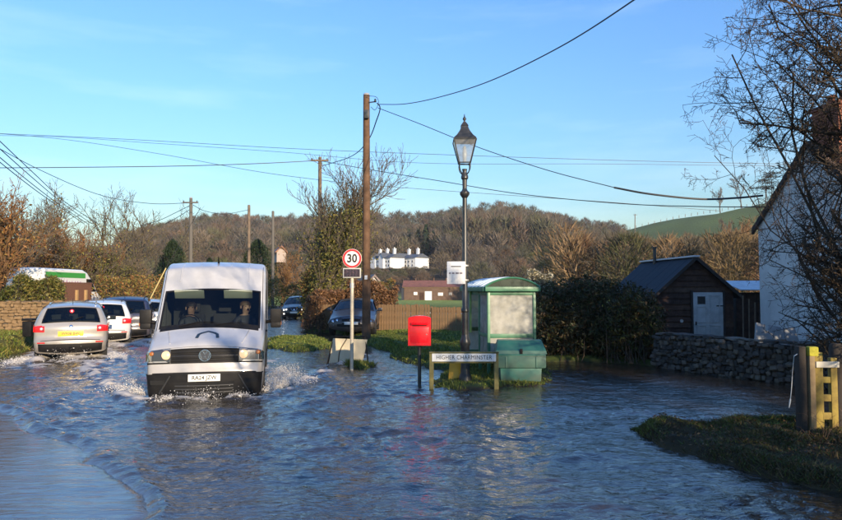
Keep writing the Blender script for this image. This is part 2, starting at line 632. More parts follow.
# small humps where the current runs over something
for (hx, hy) in ((0.85, 9.3), (1.25, 8.7), (0.45, 10.2), (-0.6, 8.8), (1.9, 7.4), (-1.0, 10.4), (2.2, 10.3), (0.2, 7.3), (-0.2, 6.2)):
    dd = ((X - hx) / 0.42) ** 2 + ((Y - hy) / 0.17) ** 2
    H += 0.035 * np.exp(-dd)
for key, v in VEH.items():
    rear = v['rear']; side = Vector((rear.y, -rear.x, 0))
    lx = (X - v['loc'].x) * side.x + (Y - v['loc'].y) * side.y
    ly = (X - v['loc'].x) * rear.x + (Y - v['loc'].y) * rear.y
    Wd, Ld = v['W'], v['L']
    ax = np.maximum(np.abs(lx) - Wd, 0)
    ay = np.maximum(np.maximum(-ly, ly - Ld), 0)
    d = np.hypot(ax, ay)
    n1 = value_noise(X, Y, 61, 3, 7.0)
    if key == 'van':
        front = np.exp(-((ly + 0.30) / 0.20) ** 2) * (1 - sstep(0.8, 1.5, np.abs(lx)))
        H += front * (0.055 + 0.05 * n1)
        spread = np.exp(-((np.abs(lx) - (1.15 + 0.38 * np.clip(ly + 0.3, 0, 9))) / (0.16 + 0.05 * np.clip(ly, 0, 9))) ** 2) * sstep(-.6, .2, ly) * (1 - sstep(4, 9, ly))
        H += spread * (0.06 + 0.06 * n1)
        foam = np.maximum(foam, front * (0.6 + 0.9 * n1))
        foam = np.maximum(foam, spread * (0.45 + 1.0 * n1))
        near = np.exp(-(d / 0.5) ** 2)
        foam = np.maximum(foam, near * (0.38 + 1.0 * n1))
        # wash spreading ahead and to the sides
        out = np.exp(-((d - 1.3) / 0.18) ** 2) * (1 - sstep(.5, 3, ly))
        H += out * 0.03 * (1 + n1)
        out2 = np.exp(-((d - 2.0) / 0.2) ** 2) * (1 - sstep(.5, 3, ly))
        H += out2 * 0.02 * (1 + n1)
    else:
        near = np.exp(-(d / 0.40) ** 2)
        H += near * (0.03 + 0.045 * n1)
        foam = np.maximum(foam, near * (0.55 + 1.1 * n1))
        if key in ('silver', 'white'):
            wake = np.exp(-(np.maximum(np.abs(lx) - Wd * 1.2, 0) / 0.7) ** 2) * sstep(Ld - 2.5, Ld, ly) * (1 - sstep(Ld + .6, Ld + 2.6, ly))
            H += wake * (0.02 + 0.05 * n1)
            foam = np.maximum(foam, wake * (0.30 + 1.1 * n1))
foam = np.clip(foam, 0, 1)
V = np.stack([X, Y, H], -1).reshape(-1, 3)
fcol = np.stack([foam, film, lee], -1).reshape(-1, 3)

def water_material():
    m = bpy.data.materials.new('flood_water')
    m.use_nodes = True
    t = m.node_tree
    b = t.nodes['Principled BSDF']
    b.inputs['IOR'].default_value = 2.0
    b.inputs['Specular IOR Level'].default_value = 0.5
    tc = t.nodes.new('ShaderNodeTexCoord')
    at = t.nodes.new('ShaderNodeAttribute'); at.attribute_name = 'col'
    sp = t.nodes.new('ShaderNodeSeparateColor')
    t.links.new(at.outputs['Color'], sp.inputs['Color'])
    # silt drifting in the water
    nz = t.nodes.new('ShaderNodeTexNoise'); nz.inputs['Scale'].default_value = 0.7; nz.inputs['Detail'].default_value = 6
    t.links.new(tc.outputs['Object'], nz.inputs['Vector'])
    mx = t.nodes.new('ShaderNodeMixRGB')
    mx.inputs['Color1'].default_value = (0.016, 0.014, 0.011, 1)
    mx.inputs['Color2'].default_value = (0.036, 0.028, 0.020, 1)
    t.links.new(nz.outputs['Fac'], mx.inputs['Fac'])
    fm = t.nodes.new('ShaderNodeMixRGB')
    fm.inputs['Color2'].default_value = (0.085, 0.085, 0.085, 1)
    t.links.new(sp.outputs['Green'], fm.inputs['Fac'])
    t.links.new(mx.outputs['Color'], fm.inputs['Color1'])
    # broken foam
    fn = t.nodes.new('ShaderNodeTexNoise'); fn.inputs['Scale'].default_value = 16; fn.inputs['Detail'].default_value = 6; fn.inputs['Roughness'].default_value = 0.7
    t.links.new(tc.outputs['Object'], fn.inputs['Vector'])
    ad = t.nodes.new('ShaderNodeMath'); ad.operation = 'ADD'
    t.links.new(fn.outputs['Fac'], ad.inputs[0]); t.links.new(sp.outputs['Red'], ad.inputs[1])
    fr = t.nodes.new('ShaderNodeMapRange'); fr.inputs['From Min'].default_value = 0.82; fr.inputs['From Max'].default_value = 1.25
    t.links.new(ad.outputs[0], fr.inputs['Value'])
    f2 = t.nodes.new('ShaderNodeMixRGB'); f2.inputs['Color2'].default_value = (0.50, 0.45, 0.38, 1)
    t.links.new(fr.outputs['Result'], f2.inputs['Fac']); t.links.new(fm.outputs['Color'], f2.inputs['Color1'])
    t.links.new(f2.outputs['Color'], b.inputs['Base Color'])
    rr = t.nodes.new('ShaderNodeMapRange'); rr.inputs['To Min'].default_value = 0.045; rr.inputs['To Max'].default_value = 0.65
    t.links.new(fr.outputs['Result'], rr.inputs['Value']); t.links.new(rr.outputs['Result'], b.inputs['Roughness'])
    # wavelets, longer across than along
    mp = t.nodes.new('ShaderNodeMapping'); mp.inputs['Scale'].default_value = (0.55, 1.0, 1.0)
    t.links.new(tc.outputs['Object'], mp.inputs['Vector'])
    n1 = t.nodes.new('ShaderNodeTexNoise'); n1.inputs['Scale'].default_value = 17; n1.inputs['Detail'].default_value = 4; n1.inputs['Distortion'].default_value = 0.6
    n2 = t.nodes.new('ShaderNodeTexNoise'); n2.inputs['Scale'].default_value = 3.2; n2.inputs['Detail'].default_value = 3
    t.links.new(mp.outputs['Vector'], n1.inputs['Vector']); t.links.new(mp.outputs['Vector'], n2.inputs['Vector'])
    s1 = t.nodes.new('ShaderNodeMath'); s1.operation = 'MULTIPLY_ADD'; s1.inputs[1].default_value = 0.55
    t.links.new(n1.outputs['Fac'], s1.inputs[0]); t.links.new(n2.outputs['Fac'], s1.inputs[2])
    st = t.nodes.new('ShaderNodeMapRange'); st.inputs['To Min'].default_value = 0.55; st.inputs['To Max'].default_value = 0.09
    t.links.new(sp.outputs['Green'], st.inputs['Value'])
    bp = t.nodes.new('ShaderNodeBump'); bp.inputs['Distance'].default_value = 0.055
    t.links.new(st.outputs['Result'], bp.inputs['Strength']); t.links.new(s1.outputs[0], bp.inputs['Height'])
    t.links.new(bp.outputs['Normal'], b.inputs['Normal'])
    return m
water = link('flood_water', np_mesh('flood_water', V, grid_faces(len(wy), len(wx)), water_material(), True, fcol))
tag(water, 'choppy brown flood water reflecting the blue sky', None, None, 'structure')

# wet pavement standing a few millimetres under its film of water
px_ = graded(-9, -2.0, 0.06, -16, -1.9, 1.2)
py_ = graded(4.0, 10.4, 0.06, -8, 11.8, 1.2)
X, Y = np.meshgrid(px_, py_)
sd = poly_sd(X, Y, PAVE) + 0.15 * value_noise(X, Y, 51, 4, 2.4)
Z = -0.16 + 0.148 * sstep(-0.12, 0.10, sd) + 0.0035 * value_noise(X * .6, Y, 71, 3, 7) + 0.006 * value_noise(X, Y, 72, 2, 1.5)
def pavement_material():
    m = mat('wet_pavement', (0.06, 0.063, 0.067), 0.10, var=((0.10, 0.10, 0.10), 3.0, 7, .35, .7), spec=0.5)
    t = m.node_tree; b = t.nodes['Principled BSDF']
    b.inputs['IOR'].default_value = 2.0
    tc = t.nodes.new('ShaderNodeTexCoord'); mp = t.nodes.new('ShaderNodeMapping')
    mp.inputs['Rotation'].default_value = (0, 0, 0.35); mp.inputs['Scale'].default_value = (0.6, 2.4, 1)
    n = t.nodes.new('ShaderNodeTexNoise'); n.inputs['Scale'].default_value = 4.2; n.inputs['Detail'].default_value = 6; n.inputs['Distortion'].default_value = 1.0
    bp = t.nodes.new('ShaderNodeBump'); bp.inputs['Strength'].default_value = 0.5; bp.inputs['Distance'].default_value = 0.02
    t.links.new(tc.outputs['Object'], mp.inputs['Vector']); t.links.new(mp.outputs['Vector'], n.inputs['Vector'])
    t.links.new(n.outputs['Fac'], bp.inputs['Height']); t.links.new(bp.outputs['Normal'], b.inputs['Normal'])
    return m
pav = link('pavement', np_mesh('pavement', np.stack([X, Y, Z + 0.004], -1).reshape(-1, 3), grid_faces(len(py_), len(px_)), pavement_material(), True))
tag(pav, 'smooth wet pavement under a thin film of water', None, None, 'structure')

# ------------------------------------------------------------------ far trees
def far_tree_proto(seed, n=230, flat=1.0, fine=1.0):
    r = np.random.default_rng(seed)
    V, Fc = [], []
    # trunk and a few limbs as slim three-sided spikes
    def spike(p, q, w):
        d = (q - p) / (np.linalg.norm(q - p) + 1e-9)
        a = np.cross(d, r.normal(size=3)); a /= np.linalg.norm(a) + 1e-9
        i = len(V)
        V.extend([p - a * w, p + a * w, q])
        Fc.append((i, i + 1, i + 2))
    for k in range(3):
        spike(np.array((r.normal(0, .01), r.normal(0, .01), -0.02)), np.array((r.normal(0, .04), r.normal(0, .04), .75)), .016)
    for k in range(n):
        u = r.random()
        a = r.uniform(0, 2 * PI)
        hz = r.random() ** 0.8
        # crown wider in the middle
        rr = (0.36 * flat) * math.sin(PI * (0.16 + 0.80 * hz)) ** 0.8 * (0.25 + 0.75 * math.sqrt(u))
        p = np.array((math.cos(a) * rr, math.sin(a) * rr, 0.22 + 0.70 * hz))
        d = np.array((math.cos(a) * 0.8, math.sin(a) * 0.8, 0.45 + 0.8 * hz)) + r.normal(0, .35, 3)
        d /= np.linalg.norm(d)
        ln = r.uniform(.07, .17) * (fine + .15 if fine < 1 else 1)
        spike(p - d * ln * .6, p + d * ln, r.uniform(.006, .014) * fine)
    return np.array(V), np.array(Fc)
PROTOS = [far_tree_proto(100 + i, 250, 0.8 + 0.08 * i) for i in range(8)]
PROTOS_D = [far_tree_proto(150 + i, 620, 0.8 + 0.08 * i, .6) for i in range(8)]
def conifer_proto(seed, n=260):
    r = np.random.default_rng(seed)
    V, Fc = [], []
    for k in range(n):
        h = r.random() ** 1.3
        a = r.uniform(0, 2 * PI)
        rr = 0.24 * (1 - h) ** 0.75 + 0.02
        tip = np.array((math.cos(a) * rr, math.sin(a) * rr, 0.05 + 0.93 * h + r.normal(0, .02)))
        root = np.array((math.cos(a) * rr * .35, math.sin(a) * rr * .35, tip[2] + 0.03))
        d = tip - root
        s = np.cross(d, (0, 0, 1)); s /= np.linalg.norm(s) + 1e-9
        w = r.uniform(.02, .045)
        i = len(V)
        V.extend([root - s * w, root + s * w, tip + np.array((0, 0, -.03))])
        Fc.append((i, i + 1, i + 2))
    return np.array(V), np.array(Fc)
CPROTO = [conifer_proto(300 + i) for i in range(3)]
def join_trees(name, items, m, protos=PROTOS):
    """items: (x, y, z, height, spread, colour)"""
    Vs, Fs, Cs, o = [], [], [], 0
    for i, (x, y, z, h, w, c) in enumerate(items):
        pv, pf = protos[i % len(protos)]
        a = random.uniform(0, 6.28)
        ca, sa = math.cos(a), math.sin(a)
        q = np.empty_like(pv)
        q[:, 0] = (pv[:, 0] * ca - pv[:, 1] * sa) * h * w + x
        q[:, 1] = (pv[:, 0] * sa + pv[:, 1] * ca) * h * w + y
        q[:, 2] = pv[:, 2] * h + z
        Vs.append(q); Fs.append(pf + o); o += len(pv)
        Cs.append(np.repeat(np.array([c]), len(pv), 0) * rng.uniform(.75, 1.25, (len(pv), 1)))
    return np_mesh(name, np.concatenate(Vs), np.concatenate(Fs), m, False, np.concatenate(Cs))
m_twig = mat('far_twigs', (1, 1, 1), 0.9, attr='col', spec=0.1)
SKY = np.array([(100, 232), (140, 226), (180, 217), (215, 211), (250, 212), (300, 214), (340, 212), (400, 210), (430, 210), (455, 206), (470, 201), (490, 198), (520, 200), (535, 204), (550, 211), (575, 212), (600, 218), (630, 229), (680, 229), (770, 229)], float)
def px_of(x, y): return 421 + F * x / y
def scatter(n, pa, pb, ra, rb, hmin, hmax, pal, w=(.8, 1.15), sky=True, keep=None):
    out = []
    for _ in range(n * 3):
        if len(out) >= n: break
        px = random.uniform(pa, pb)
        r = math.sqrt(random.uniform(ra * ra, rb * rb))
        az = math.atan((px - 421) / F)
        x, y = r * math.sin(az), r * math.cos(az)
        if keep and not keep(px, r): continue
        z = float(ground_z(np.array([x]), np.array([y]), False)[0])
        h = random.uniform(hmin, hmax)
        if sky:
            zt = EYE + (290 - np.interp(px, SKY[:, 0], SKY[:, 1]) + random.gauss(0, 2.2)) / F * y
            h = min(h, zt - z)
            if h < 3.5: continue
        c = np.array(random.choice(pal)) * random.uniform(.75, 1.3)
        out.append((x, y, z, h, random.uniform(*w), c))
    return out
BROWN = [(0.110, 0.088, 0.068), (0.115, 0.092, 0.060), (0.100, 0.088, 0.074), (0.130, 0.090, 0.062), (0.085, 0.078, 0.062), (0.105, 0.100, 0.056), (0.15, 0.12, 0.09), (0.07, 0.07, 0.045)]
def not_cottage(px, r):
    return not (355 < px < 432 and r < 250)
items = scatter(1250, 120, 625, 225, 425, 8, 14, BROWN, keep=not_cottage)
items += scatter(320, 455, 556, 250, 330, 12, 19, BROWN, (.7, 1.0), keep=not_cottage)
hw = link('hillside_wood', join_trees('hillside_wood', items, m_twig))
tag(hw, 'bare brown winter wood covering the far hillside', 'wood', None, 'stuff')
items = scatter(240, 120, 620, 120, 225, 4, 8.5, BROWN + [(0.085, 0.09, 0.04)], (.9, 1.5), sky=False, keep=lambda p, r: not (385 < p < 470 and r < 175) and not (345 < p < 436))
items += scatter(70, 350, 436, 165, 200, 2.2, 3.4, BROWN + [(0.075, 0.09, 0.035)], (1.3, 1.9), sky=False)
sw = link('valley_scrub', join_trees('valley_scrub', items, m_twig, PROTOS_D))
tag(sw, 'brown thickets and hedgerow trees on the valley floor', 'thicket', None, 'stuff')
SCRUB = [(0.10, 0.085, 0.06), (0.075, 0.075, 0.035), (0.22, 0.15, 0.085), (0.17, 0.115, 0.062), (0.19, 0.125, 0.068), (0.15, 0.105, 0.065), (0.14, 0.10, 0.05), (0.165, 0.095, 0.055)]
items = scatter(330, 560, 800, 75, 200, 3.5, 11, SCRUB, (.7, 1.3), sky=True)
rs = link('slope_scrub', join_trees('slope_scrub', items, m_twig, PROTOS_D))
tag(rs, 'pale brown bare scrub at the foot of the green hill', 'scrub', None, 'stuff')
items = []
for px, r, h in ((418, 262, 13), (426, 258, 15), (433, 262, 12), (409, 266, 13), (398, 268, 10), (240, 300, 10), (205, 300, 9), (560, 240, 11), (640, 250, 9), (572, 236, 9), (590, 240, 10), (608, 236, 9), (655, 190, 7)):
    az = math.atan((px - 421) / F)
    x, y = r * math.sin(az), r * math.cos(az)
    items.append((x, y, float(ground_z(np.array([x]), np.array([y]), False)[0]), h, 1.3, (0.030, 0.045, 0.022)))
ec = link('evergreen_clump', join_trees('evergreen_clump', items, m_twig, CPROTO))
tag(ec, 'dark evergreens scattered among the bare hillside trees', 'evergreens', None, 'stuff')
# ================================================================== TREES, HEDGES, GRASS
def tubes_np(segs, n=3):
    """segs: array (k, 8): p0, p1, r0, r1 -> vertices, quads"""
    s = np.asarray(segs, float)
    p0, p1, r0, r1 = s[:, 0:3], s[:, 3:6], s[:, 6], s[:, 7]
    d = p1 - p0
    d /= np.linalg.norm(d, axis=1, keepdims=True) + 1e-9
    a = np.where(np.abs(d[:, :1]) < .8, np.array([[1., 0, 0]]), np.array([[0, 1., 0]]))
    u = np.cross(d, a); u /= np.linalg.norm(u, axis=1, keepdims=True) + 1e-9
    w = np.cross(d, u)
    V = np.empty((len(s), 2 * n, 3))
    for k in range(n):
        o = u * math.cos(2 * PI * k / n) + w * math.sin(2 * PI * k / n)
        V[:, k] = p0 + o * r0[:, None]
        V[:, n + k] = p1 + o * r1[:, None]
    base = (np.arange(len(s)) * 2 * n)[:, None]
    Fq = np.concatenate([base + np.array([[k, (k + 1) % n, n + (k + 1) % n, n + k]]) for k in range(n)])
    return V.reshape(-1, 3), Fq

def grow(base, d0, length, radius, levels, kids, spread, rnd, droop=0.0, ratio=0.62, wig=0.18, up=0.12, minr=0.004, nseg=5, clip=None):
    """recursive limbs: returns (segments of trunk and limbs, segments of twigs, twig tips)"""
    limbs, twigs, tips = [], [], []
    def branch(p, d, ln, r, lev):
        n = nseg if lev > 0 else 3
        q = p.copy()
        dd = d.copy()
        pts = [(q.copy(), r)]
        for i in range(n):
            dd = dd + rnd.normal(0, wig, 3) + np.array((0, 0, up if lev < levels else 0.02)) - np.array((0, 0, droop)) * (levels - lev) / max(levels, 1)
            dd /= np.linalg.norm(dd)
            q2 = q + dd * ln / n
            if clip and not clip(q2):
                if i == 0: return
                n = i; break
            r2 = max(r * (1 - 0.62 * (i + 1) / n), minr)
            rr = max(r * (1 - 0.62 * i / n), minr)
            (limbs if lev >= levels - 1 else twigs).append((*q, *q2, rr, r2))
            q = q2
            pts.append((q.copy(), r2))
        if lev == 0 or n < 1:
            tips.append((q, dd))
            return
        k = kids[levels - lev] if isinstance(kids, (list, tuple)) else kids
        for c in range(k):
            t = (0.25 if lev == levels else 0.15) + (0.75 if lev == levels else .85) * (c + rnd.random()) / k
            i = min(int(t * n), n - 1)
            f = t * n - i
            bp = pts[i][0] * (1 - f) + pts[i + 1][0] * f
            br = pts[i][1] * (1 - f) + pts[i + 1][1] * f
            ax = rnd.normal(size=3)
            nd = pts[i + 1][0] - pts[i][0]
            nd /= np.linalg.norm(nd) + 1e-9
            ax -= nd * ax.dot(nd)
            ax /= np.linalg.norm(ax) + 1e-9
            sp = spread * rnd.uniform(.7, 1.3)
            cd = nd * math.cos(sp) + ax * math.sin(sp)
            branch(bp, cd, ln * ratio * rnd.uniform(.75, 1.2) * (1 - 0.25 * t), br * 0.6, lev - 1)
        tips.append((q, dd))
    branch(np.array(base, float), np.array(d0, float), length, radius, levels)
    return limbs, twigs, tips

def leaf_quads(P, size, rnd, aspect=0.7, up=None):
    """randomly turned leaf quads (two triangles each) about the points P"""
    n = len(P)
    s = size * rnd.uniform(.6, 1.4, (n, 1))
    a = rnd.normal(size=(n, 3)); a /= np.linalg.norm(a, axis=1, keepdims=True)
    b = rnd.normal(size=(n, 3))
    if up is not None:
        a[:, 2] *= up
    b -= a * (a * b).sum(1, keepdims=True)
    b /= np.linalg.norm(b, axis=1, keepdims=True) + 1e-9
    V = np.stack([P - a * s, P - b * s * aspect * .5, P + a * s, P + b * s * aspect * .5], 1).reshape(-1, 3)
    Fq = (np.arange(n) * 4)[:, None] + np.array([[0, 1, 2, 3]])
    return V, Fq

def leaf_cols(n, pal, rnd, per=4):
    pal = np.array(pal)
    c = pal[rnd.integers(0, len(pal), n)] * rnd.uniform(.6, 1.35, (n, 1))
    return np.repeat(c, per, 0)

m_bark = mat('bark', (0.085, 0.062, 0.043), 0.9, var=((0.045, 0.038, 0.028), 6, 6, .35, .65), bump=(14, .5, .03), spec=.15)
m_bark_g = mat('bark_grey', (0.13, 0.105, 0.078), 0.9, var=((0.07, 0.058, 0.042), 5, 6, .35, .65), spec=.15)
m_bark_o = mat('bark_orange', (0.20, 0.115, 0.055), 0.9, var=((0.13, 0.075, 0.04), 3, 6, .35, .65), spec=.15)
def leaf_mat(name, rough=0.6):
    if name in MATS: return MATS[name]
    m = mat(name, (1, 1, 1), rough, attr='col', spec=0.3)
    t = m.node_tree; b = t.nodes['Principled BSDF']
    tl = t.nodes.new('ShaderNodeBsdfTranslucent'); mx = t.nodes.new('ShaderNodeMixShader'); mx.inputs[0].default_value = 0.22
    at = t.nodes.new('ShaderNodeAttribute'); at.attribute_name = 'col'
    t.links.new(at.outputs['Color'], tl.inputs['Color'])
    t.links.new(b.outputs[0], mx.inputs[1]); t.links.new(tl.outputs[0], mx.inputs[2])
    t.links.new(mx.outputs[0], t.nodes['Material Output'].inputs['Surface'])
    return m
m_leaf = leaf_mat('leaves')

def zat(x, y):
    return float(ground_z(np.array([x]), np.array([y]), False)[0])

def bare_tree(name, label, loc, h, seed, group=None, m=None, lean=(0, 0), kids=(7, 6, 5), spread=0.75, ivy=0, ivy_pal=None, leaves=0, leaf_pal=None, rtrunk=None, stems=1, ivy_top=0.6, twigr=0.008, droop=0.0, wig=0.16, leaf_size=0.06):
    rnd = np.random.default_rng(seed)
    t = thing(name, label, 'tree', loc, 0, group)
    m = m or m_bark_g
    Lb, Tw, Tp = [], [], []
    for s in range(stems):
        ang = rnd.uniform(0, 6.28)
        off = np.array((math.cos(ang), math.sin(ang), 0)) * (0 if stems == 1 else 0.10)
        d = np.array((lean[0] + (0 if stems == 1 else math.cos(ang) * .32), lean[1] + (0 if stems == 1 else math.sin(ang) * .32), 1.0))
        a, b, c = grow(off + np.array((0, 0, -.1)), d / np.linalg.norm(d), h * (0.82 if stems == 1 else rnd.uniform(.6, .82)), (rtrunk or h * 0.02) / (1 if stems == 1 else 1.5), 3, kids, spread, rnd, droop, ratio=0.5, minr=twigr, wig=wig)
        Lb += a; Tw += b; Tp += c
    V, Fq = tubes_np(Lb, 6)
    link('trunk', np_mesh('trunk', V, Fq, m, True), t)
    V, Fq = tubes_np(Tw, 3)
    link('crown', np_mesh('crown', V, Fq, m, False), t)
    if ivy:
        L_ = np.array([s[:6] for s in Lb])
        L_ = L_[(L_[:, 2] < h * ivy_top)]
        i = rnd.integers(0, len(L_), ivy)
        f = rnd.random((ivy, 1))
        P = L_[i, :3] * (1 - f) + L_[i, 3:6] * f + rnd.normal(0, 0.055 * h ** .75, (ivy, 3))
        V, Fq = leaf_quads(P, 0.085, rnd)
        link('ivy', np_mesh('ivy', V, Fq, m_leaf, False, leaf_cols(ivy, ivy_pal, rnd)), t)['kind'] = 'stuff'
    if leaves:
        Q = np.array([p for p, _ in Tp])
        i = rnd.integers(0, len(Q), leaves)
        P = Q[i] + rnd.normal(0, .16, (leaves, 3))
        V, Fq = leaf_quads(P, leaf_size, rnd)
        link('leaves', np_mesh('leaves', V, Fq, m_leaf, False, leaf_cols(leaves, leaf_pal, rnd)), t)
    return t

IVY = [(0.09, 0.10, 0.022), (0.14, 0.135, 0.028), (0.20, 0.175, 0.038), (0.06, 0.072, 0.018)]
RUST = [(0.25, 0.115, 0.035), (0.31, 0.15, 0.045), (0.19, 0.085, 0.032), (0.27, 0.17, 0.05)]
OLIVE = [(0.20, 0.18, 0.038), (0.15, 0.14, 0.034), (0.25, 0.20, 0.05)]

# tall ivy-clad tree beside the wooden pole
def at_px(px, Y, z=None):
    p = A(px, 290, Y)
    return (p.x, p.y, zat(p.x, p.y) - 0.05 if z is None else z)
bare_tree('ivy_tree', 'tall bare tree thick with yellow green ivy behind the beech hedge', at_px(309, 37), 10.6, 11, m=m_bark_g, kids=(13, 9, 6), spread=.58, ivy=9500, ivy_pal=IVY + OLIVE, ivy_top=.62, stems=3, twigr=0.012)
bare_tree('ivy_tree', 'ivy-hung bare tree leaning right, close to the tall roadside pole', at_px(323, 39), 9.0, 12, m=m_bark_g, kids=(10, 8, 6), spread=.52, ivy=5000, ivy_pal=IVY + OLIVE, ivy_top=.55, stems=2, twigr=0.012)
bare_tree('roadside_shrub', 'loose yellow green shrub tree left of the ivy tree', at_px(300, 40), 4.9, 13, m=m_bark_o, kids=(8, 6, 4), ivy=3600, ivy_pal=OLIVE + [(0.2, .1, .03)], ivy_top=.8, stems=3, twigr=0.012)
# trees on the left, behind the parked vehicles
left = [
    # px, distance, height, stems, material, ivy, palette, label
    (-16, 28, 6.4, 4, m_bark_o, 2600, RUST, 'rusty leaved tree at the left edge, nearest the stone wall'),
    (-2, 36, 8.0, 4, m_bark_g, 2200, OLIVE + RUST, 'olive and rust coloured tree rising behind the green bushes at the left edge'),
    (4, 50, 10.5, 3, m_bark_g, 0, RUST, 'tall grey bare tree behind the rusty trees at the left edge'),
    (30, 45, 7.6, 4, m_bark_o, 2600, RUST + OLIVE, 'golden brown tree over the roof of the striped delivery van'),
    (52, 46, 7.4, 4, m_bark_o, 2600, RUST, 'orange brown tree right behind the striped delivery van'),
    (78, 48, 7.0, 4, m_bark_o, 2600, RUST, 'reddish bare tree behind the nose of the striped delivery van'),
    (98, 45, 6.4, 4, m_bark_g, 3600, OLIVE + IVY, 'bushy olive tree above the white car'),
    (118, 60, 12.5, 3, m_bark_g, 2000, OLIVE, 'tall thin grey tree with sparse ivy between the wires and the blue car'),
    (143, 62, 12.0, 3, m_bark_g, 700, OLIVE, 'bare grey tree left of the dark conifer'),
    (112, 50, 5.4, 4, m_bark_o, 3000, RUST + OLIVE, 'low orange thicket tree over the roof of the dark blue car'),
    (58, 66, 11.5, 3, m_bark_g, 0, RUST, 'round headed bare tree seen over the orange trees'),
    (138, 54, 5.2, 4, m_bark_g, 2600, RUST + OLIVE, 'low brown tree left of the white van roof'),
]
for i, (px, D, h, st, m, ivy, pal, lab) in enumerate(left):
    bare_tree('roadside_tree', lab, at_px(px, D), h, 40 + i, 'trees along the left of the road', m=m, kids=(9, 7, 5), spread=.68, ivy=ivy, ivy_pal=pal, ivy_top=.85, stems=st, twigr=0.010 if D < 40 else 0.015)
mid = [(284, 62, 6.6, m_bark_o, 1300, RUST, 'low orange tree between the two thin poles and the ivy tree'),
       (228, 66, 5.4, m_bark_g, 0, RUST, 'grey bare tree above the white van roof, right of the dark conifer'),
       (262, 75, 5.2, m_bark_o, 700, OLIVE, 'small straggly tree behind the thin pole by the cottage roofs')]
for i, (px, D, h, m, ivy, pal, lab) in enumerate(mid):
    bare_tree('roadside_tree', lab, at_px(px, D), h, 80 + i, 'trees beyond the white van', m=m, kids=(8, 6, 4), spread=.7, ivy=ivy, ivy_pal=pal, ivy_top=.9, stems=2, twigr=0.016)

def conifer(name, label, loc, h, w, seed, n=5200, pal=((0.022, 0.040, 0.014), (0.03, 0.05, 0.018), (0.015, 0.03, 0.012)), size=.12):
    rnd = np.random.default_rng(seed)
    t = thing(name, label, 'tree', loc, 0, 'evergreen trees')
    MB().tube([(0, 0, -.1), (0, 0, h * .5), (0, 0, h * .93)], [h * .022, h * .014, .01], 6).build('trunk', m_bark, t, 60)
    hh = rnd.random(n) ** 0.9
    a = rnd.uniform(0, 2 * PI, n)
    lob = 1 + 0.22 * np.sin(a * 5 + hh * 9) + 0.12 * np.sin(a * 3 - hh * 21)
    rr = w * np.minimum(1, 1.8 * hh + .35) * (1 - hh) ** 0.55 * lob * rnd.uniform(.55, 1.05, n)
    P = np.stack([np.cos(a) * rr, np.sin(a) * rr, 0.25 + hh * (h - .3)], 1)
    V, Fq = leaf_quads(P, size, rnd, .55, 1.7)
    link('crown', np_mesh('crown', V, Fq, m_leaf, False, leaf_cols(n, pal, rnd)), t)
    return t
conifer('conifer_tree', 'dark green conical tree left of the white van roof', at_px(172, 58), 6.4, 2.0, 1, 7000)
conifer('conifer_tree', 'broad dark green evergreen above the right of the white van roof', at_px(257, 60), 6.6, 2.5, 2, 7000)
conifer('conifer_tree', 'small dark evergreen tip peeping over the middle of the van roof', at_px(209, 72), 5.4, 1.4, 3, 2500)

def leaf_mass(name, label, cat, pts_fn, n, size, pal, seed, loc=(0, 0, 0), stems=0, stem_h=1.0, m_st=None, box=None, group=None):
    rnd = np.random.default_rng(seed)
    t = thing(name, label, cat, loc, 0, group)
    P = pts_fn(rnd, n)
    V, Fq = leaf_quads(P, size, rnd)
    link('foliage', np_mesh('foliage', V, Fq, m_leaf, False, leaf_cols(n, pal, rnd)), t)['kind'] = 'stuff'
    if stems:
        segs = []
        Q = P[rnd.integers(0, n, stems)]
        for q in Q:
            b = np.array((q[0] + rnd.normal(0, .15), q[1] + rnd.normal(0, .15), 0))
            mid_ = (b + q) / 2 + rnd.normal(0, .08, 3)
            tip = q + (q - mid_) * 0.25
            segs += [(*b, *mid_, .014, .009), (*mid_, *tip, .009, .004)]
        V, Fq = tubes_np(segs, 4)
        link('stems', np_mesh('stems', V, Fq, m_st or m_bark, True), t)['kind'] = 'stuff'
    return t
def hedge_pts(a, b, width, hgt, lump=0.12, bottom=0.0, front=None):
    """leaves through the skin of a hedge between plan points a and b"""
    a, b = np.array(a, float), np.array(b, float)
    def fn(rnd, n):
        d = b - a; ln = np.linalg.norm(d); d = d / ln
        nrm = np.array((-d[1], d[0]))
        t = rnd.random(n)
        z = rnd.random(n) ** .8
        s = rnd.uniform(-1, 1, n)
        s = np.sign(s) * np.abs(s) ** .45
        top = hgt * (1 + lump * np.sin(t * ln * 2.3) + lump * .7 * np.sin(t * ln * 5.1 + 1) + lump * .4 * rnd.normal(size=n) * .3)
        roof = rnd.random(n) < 0.3
        z = np.where(roof, 1 - rnd.random(n) ** 2 * .12, z)
        s = np.where(roof, rnd.uniform(-1, 1, n), s)
        wid = width * .5 * (1 - .35 * z ** 3) * (1 + .18 * np.sin(t * ln * 3.7 + z * 4))
        P = np.stack([a[0] + d[0] * t * ln + nrm[0] * s * wid, a[1] + d[1] * t * ln + nrm[1] * s * wid, bottom + z * (top - bottom)], 1)
        return P + rnd.normal(0, .045, (n, 3))
    return fn
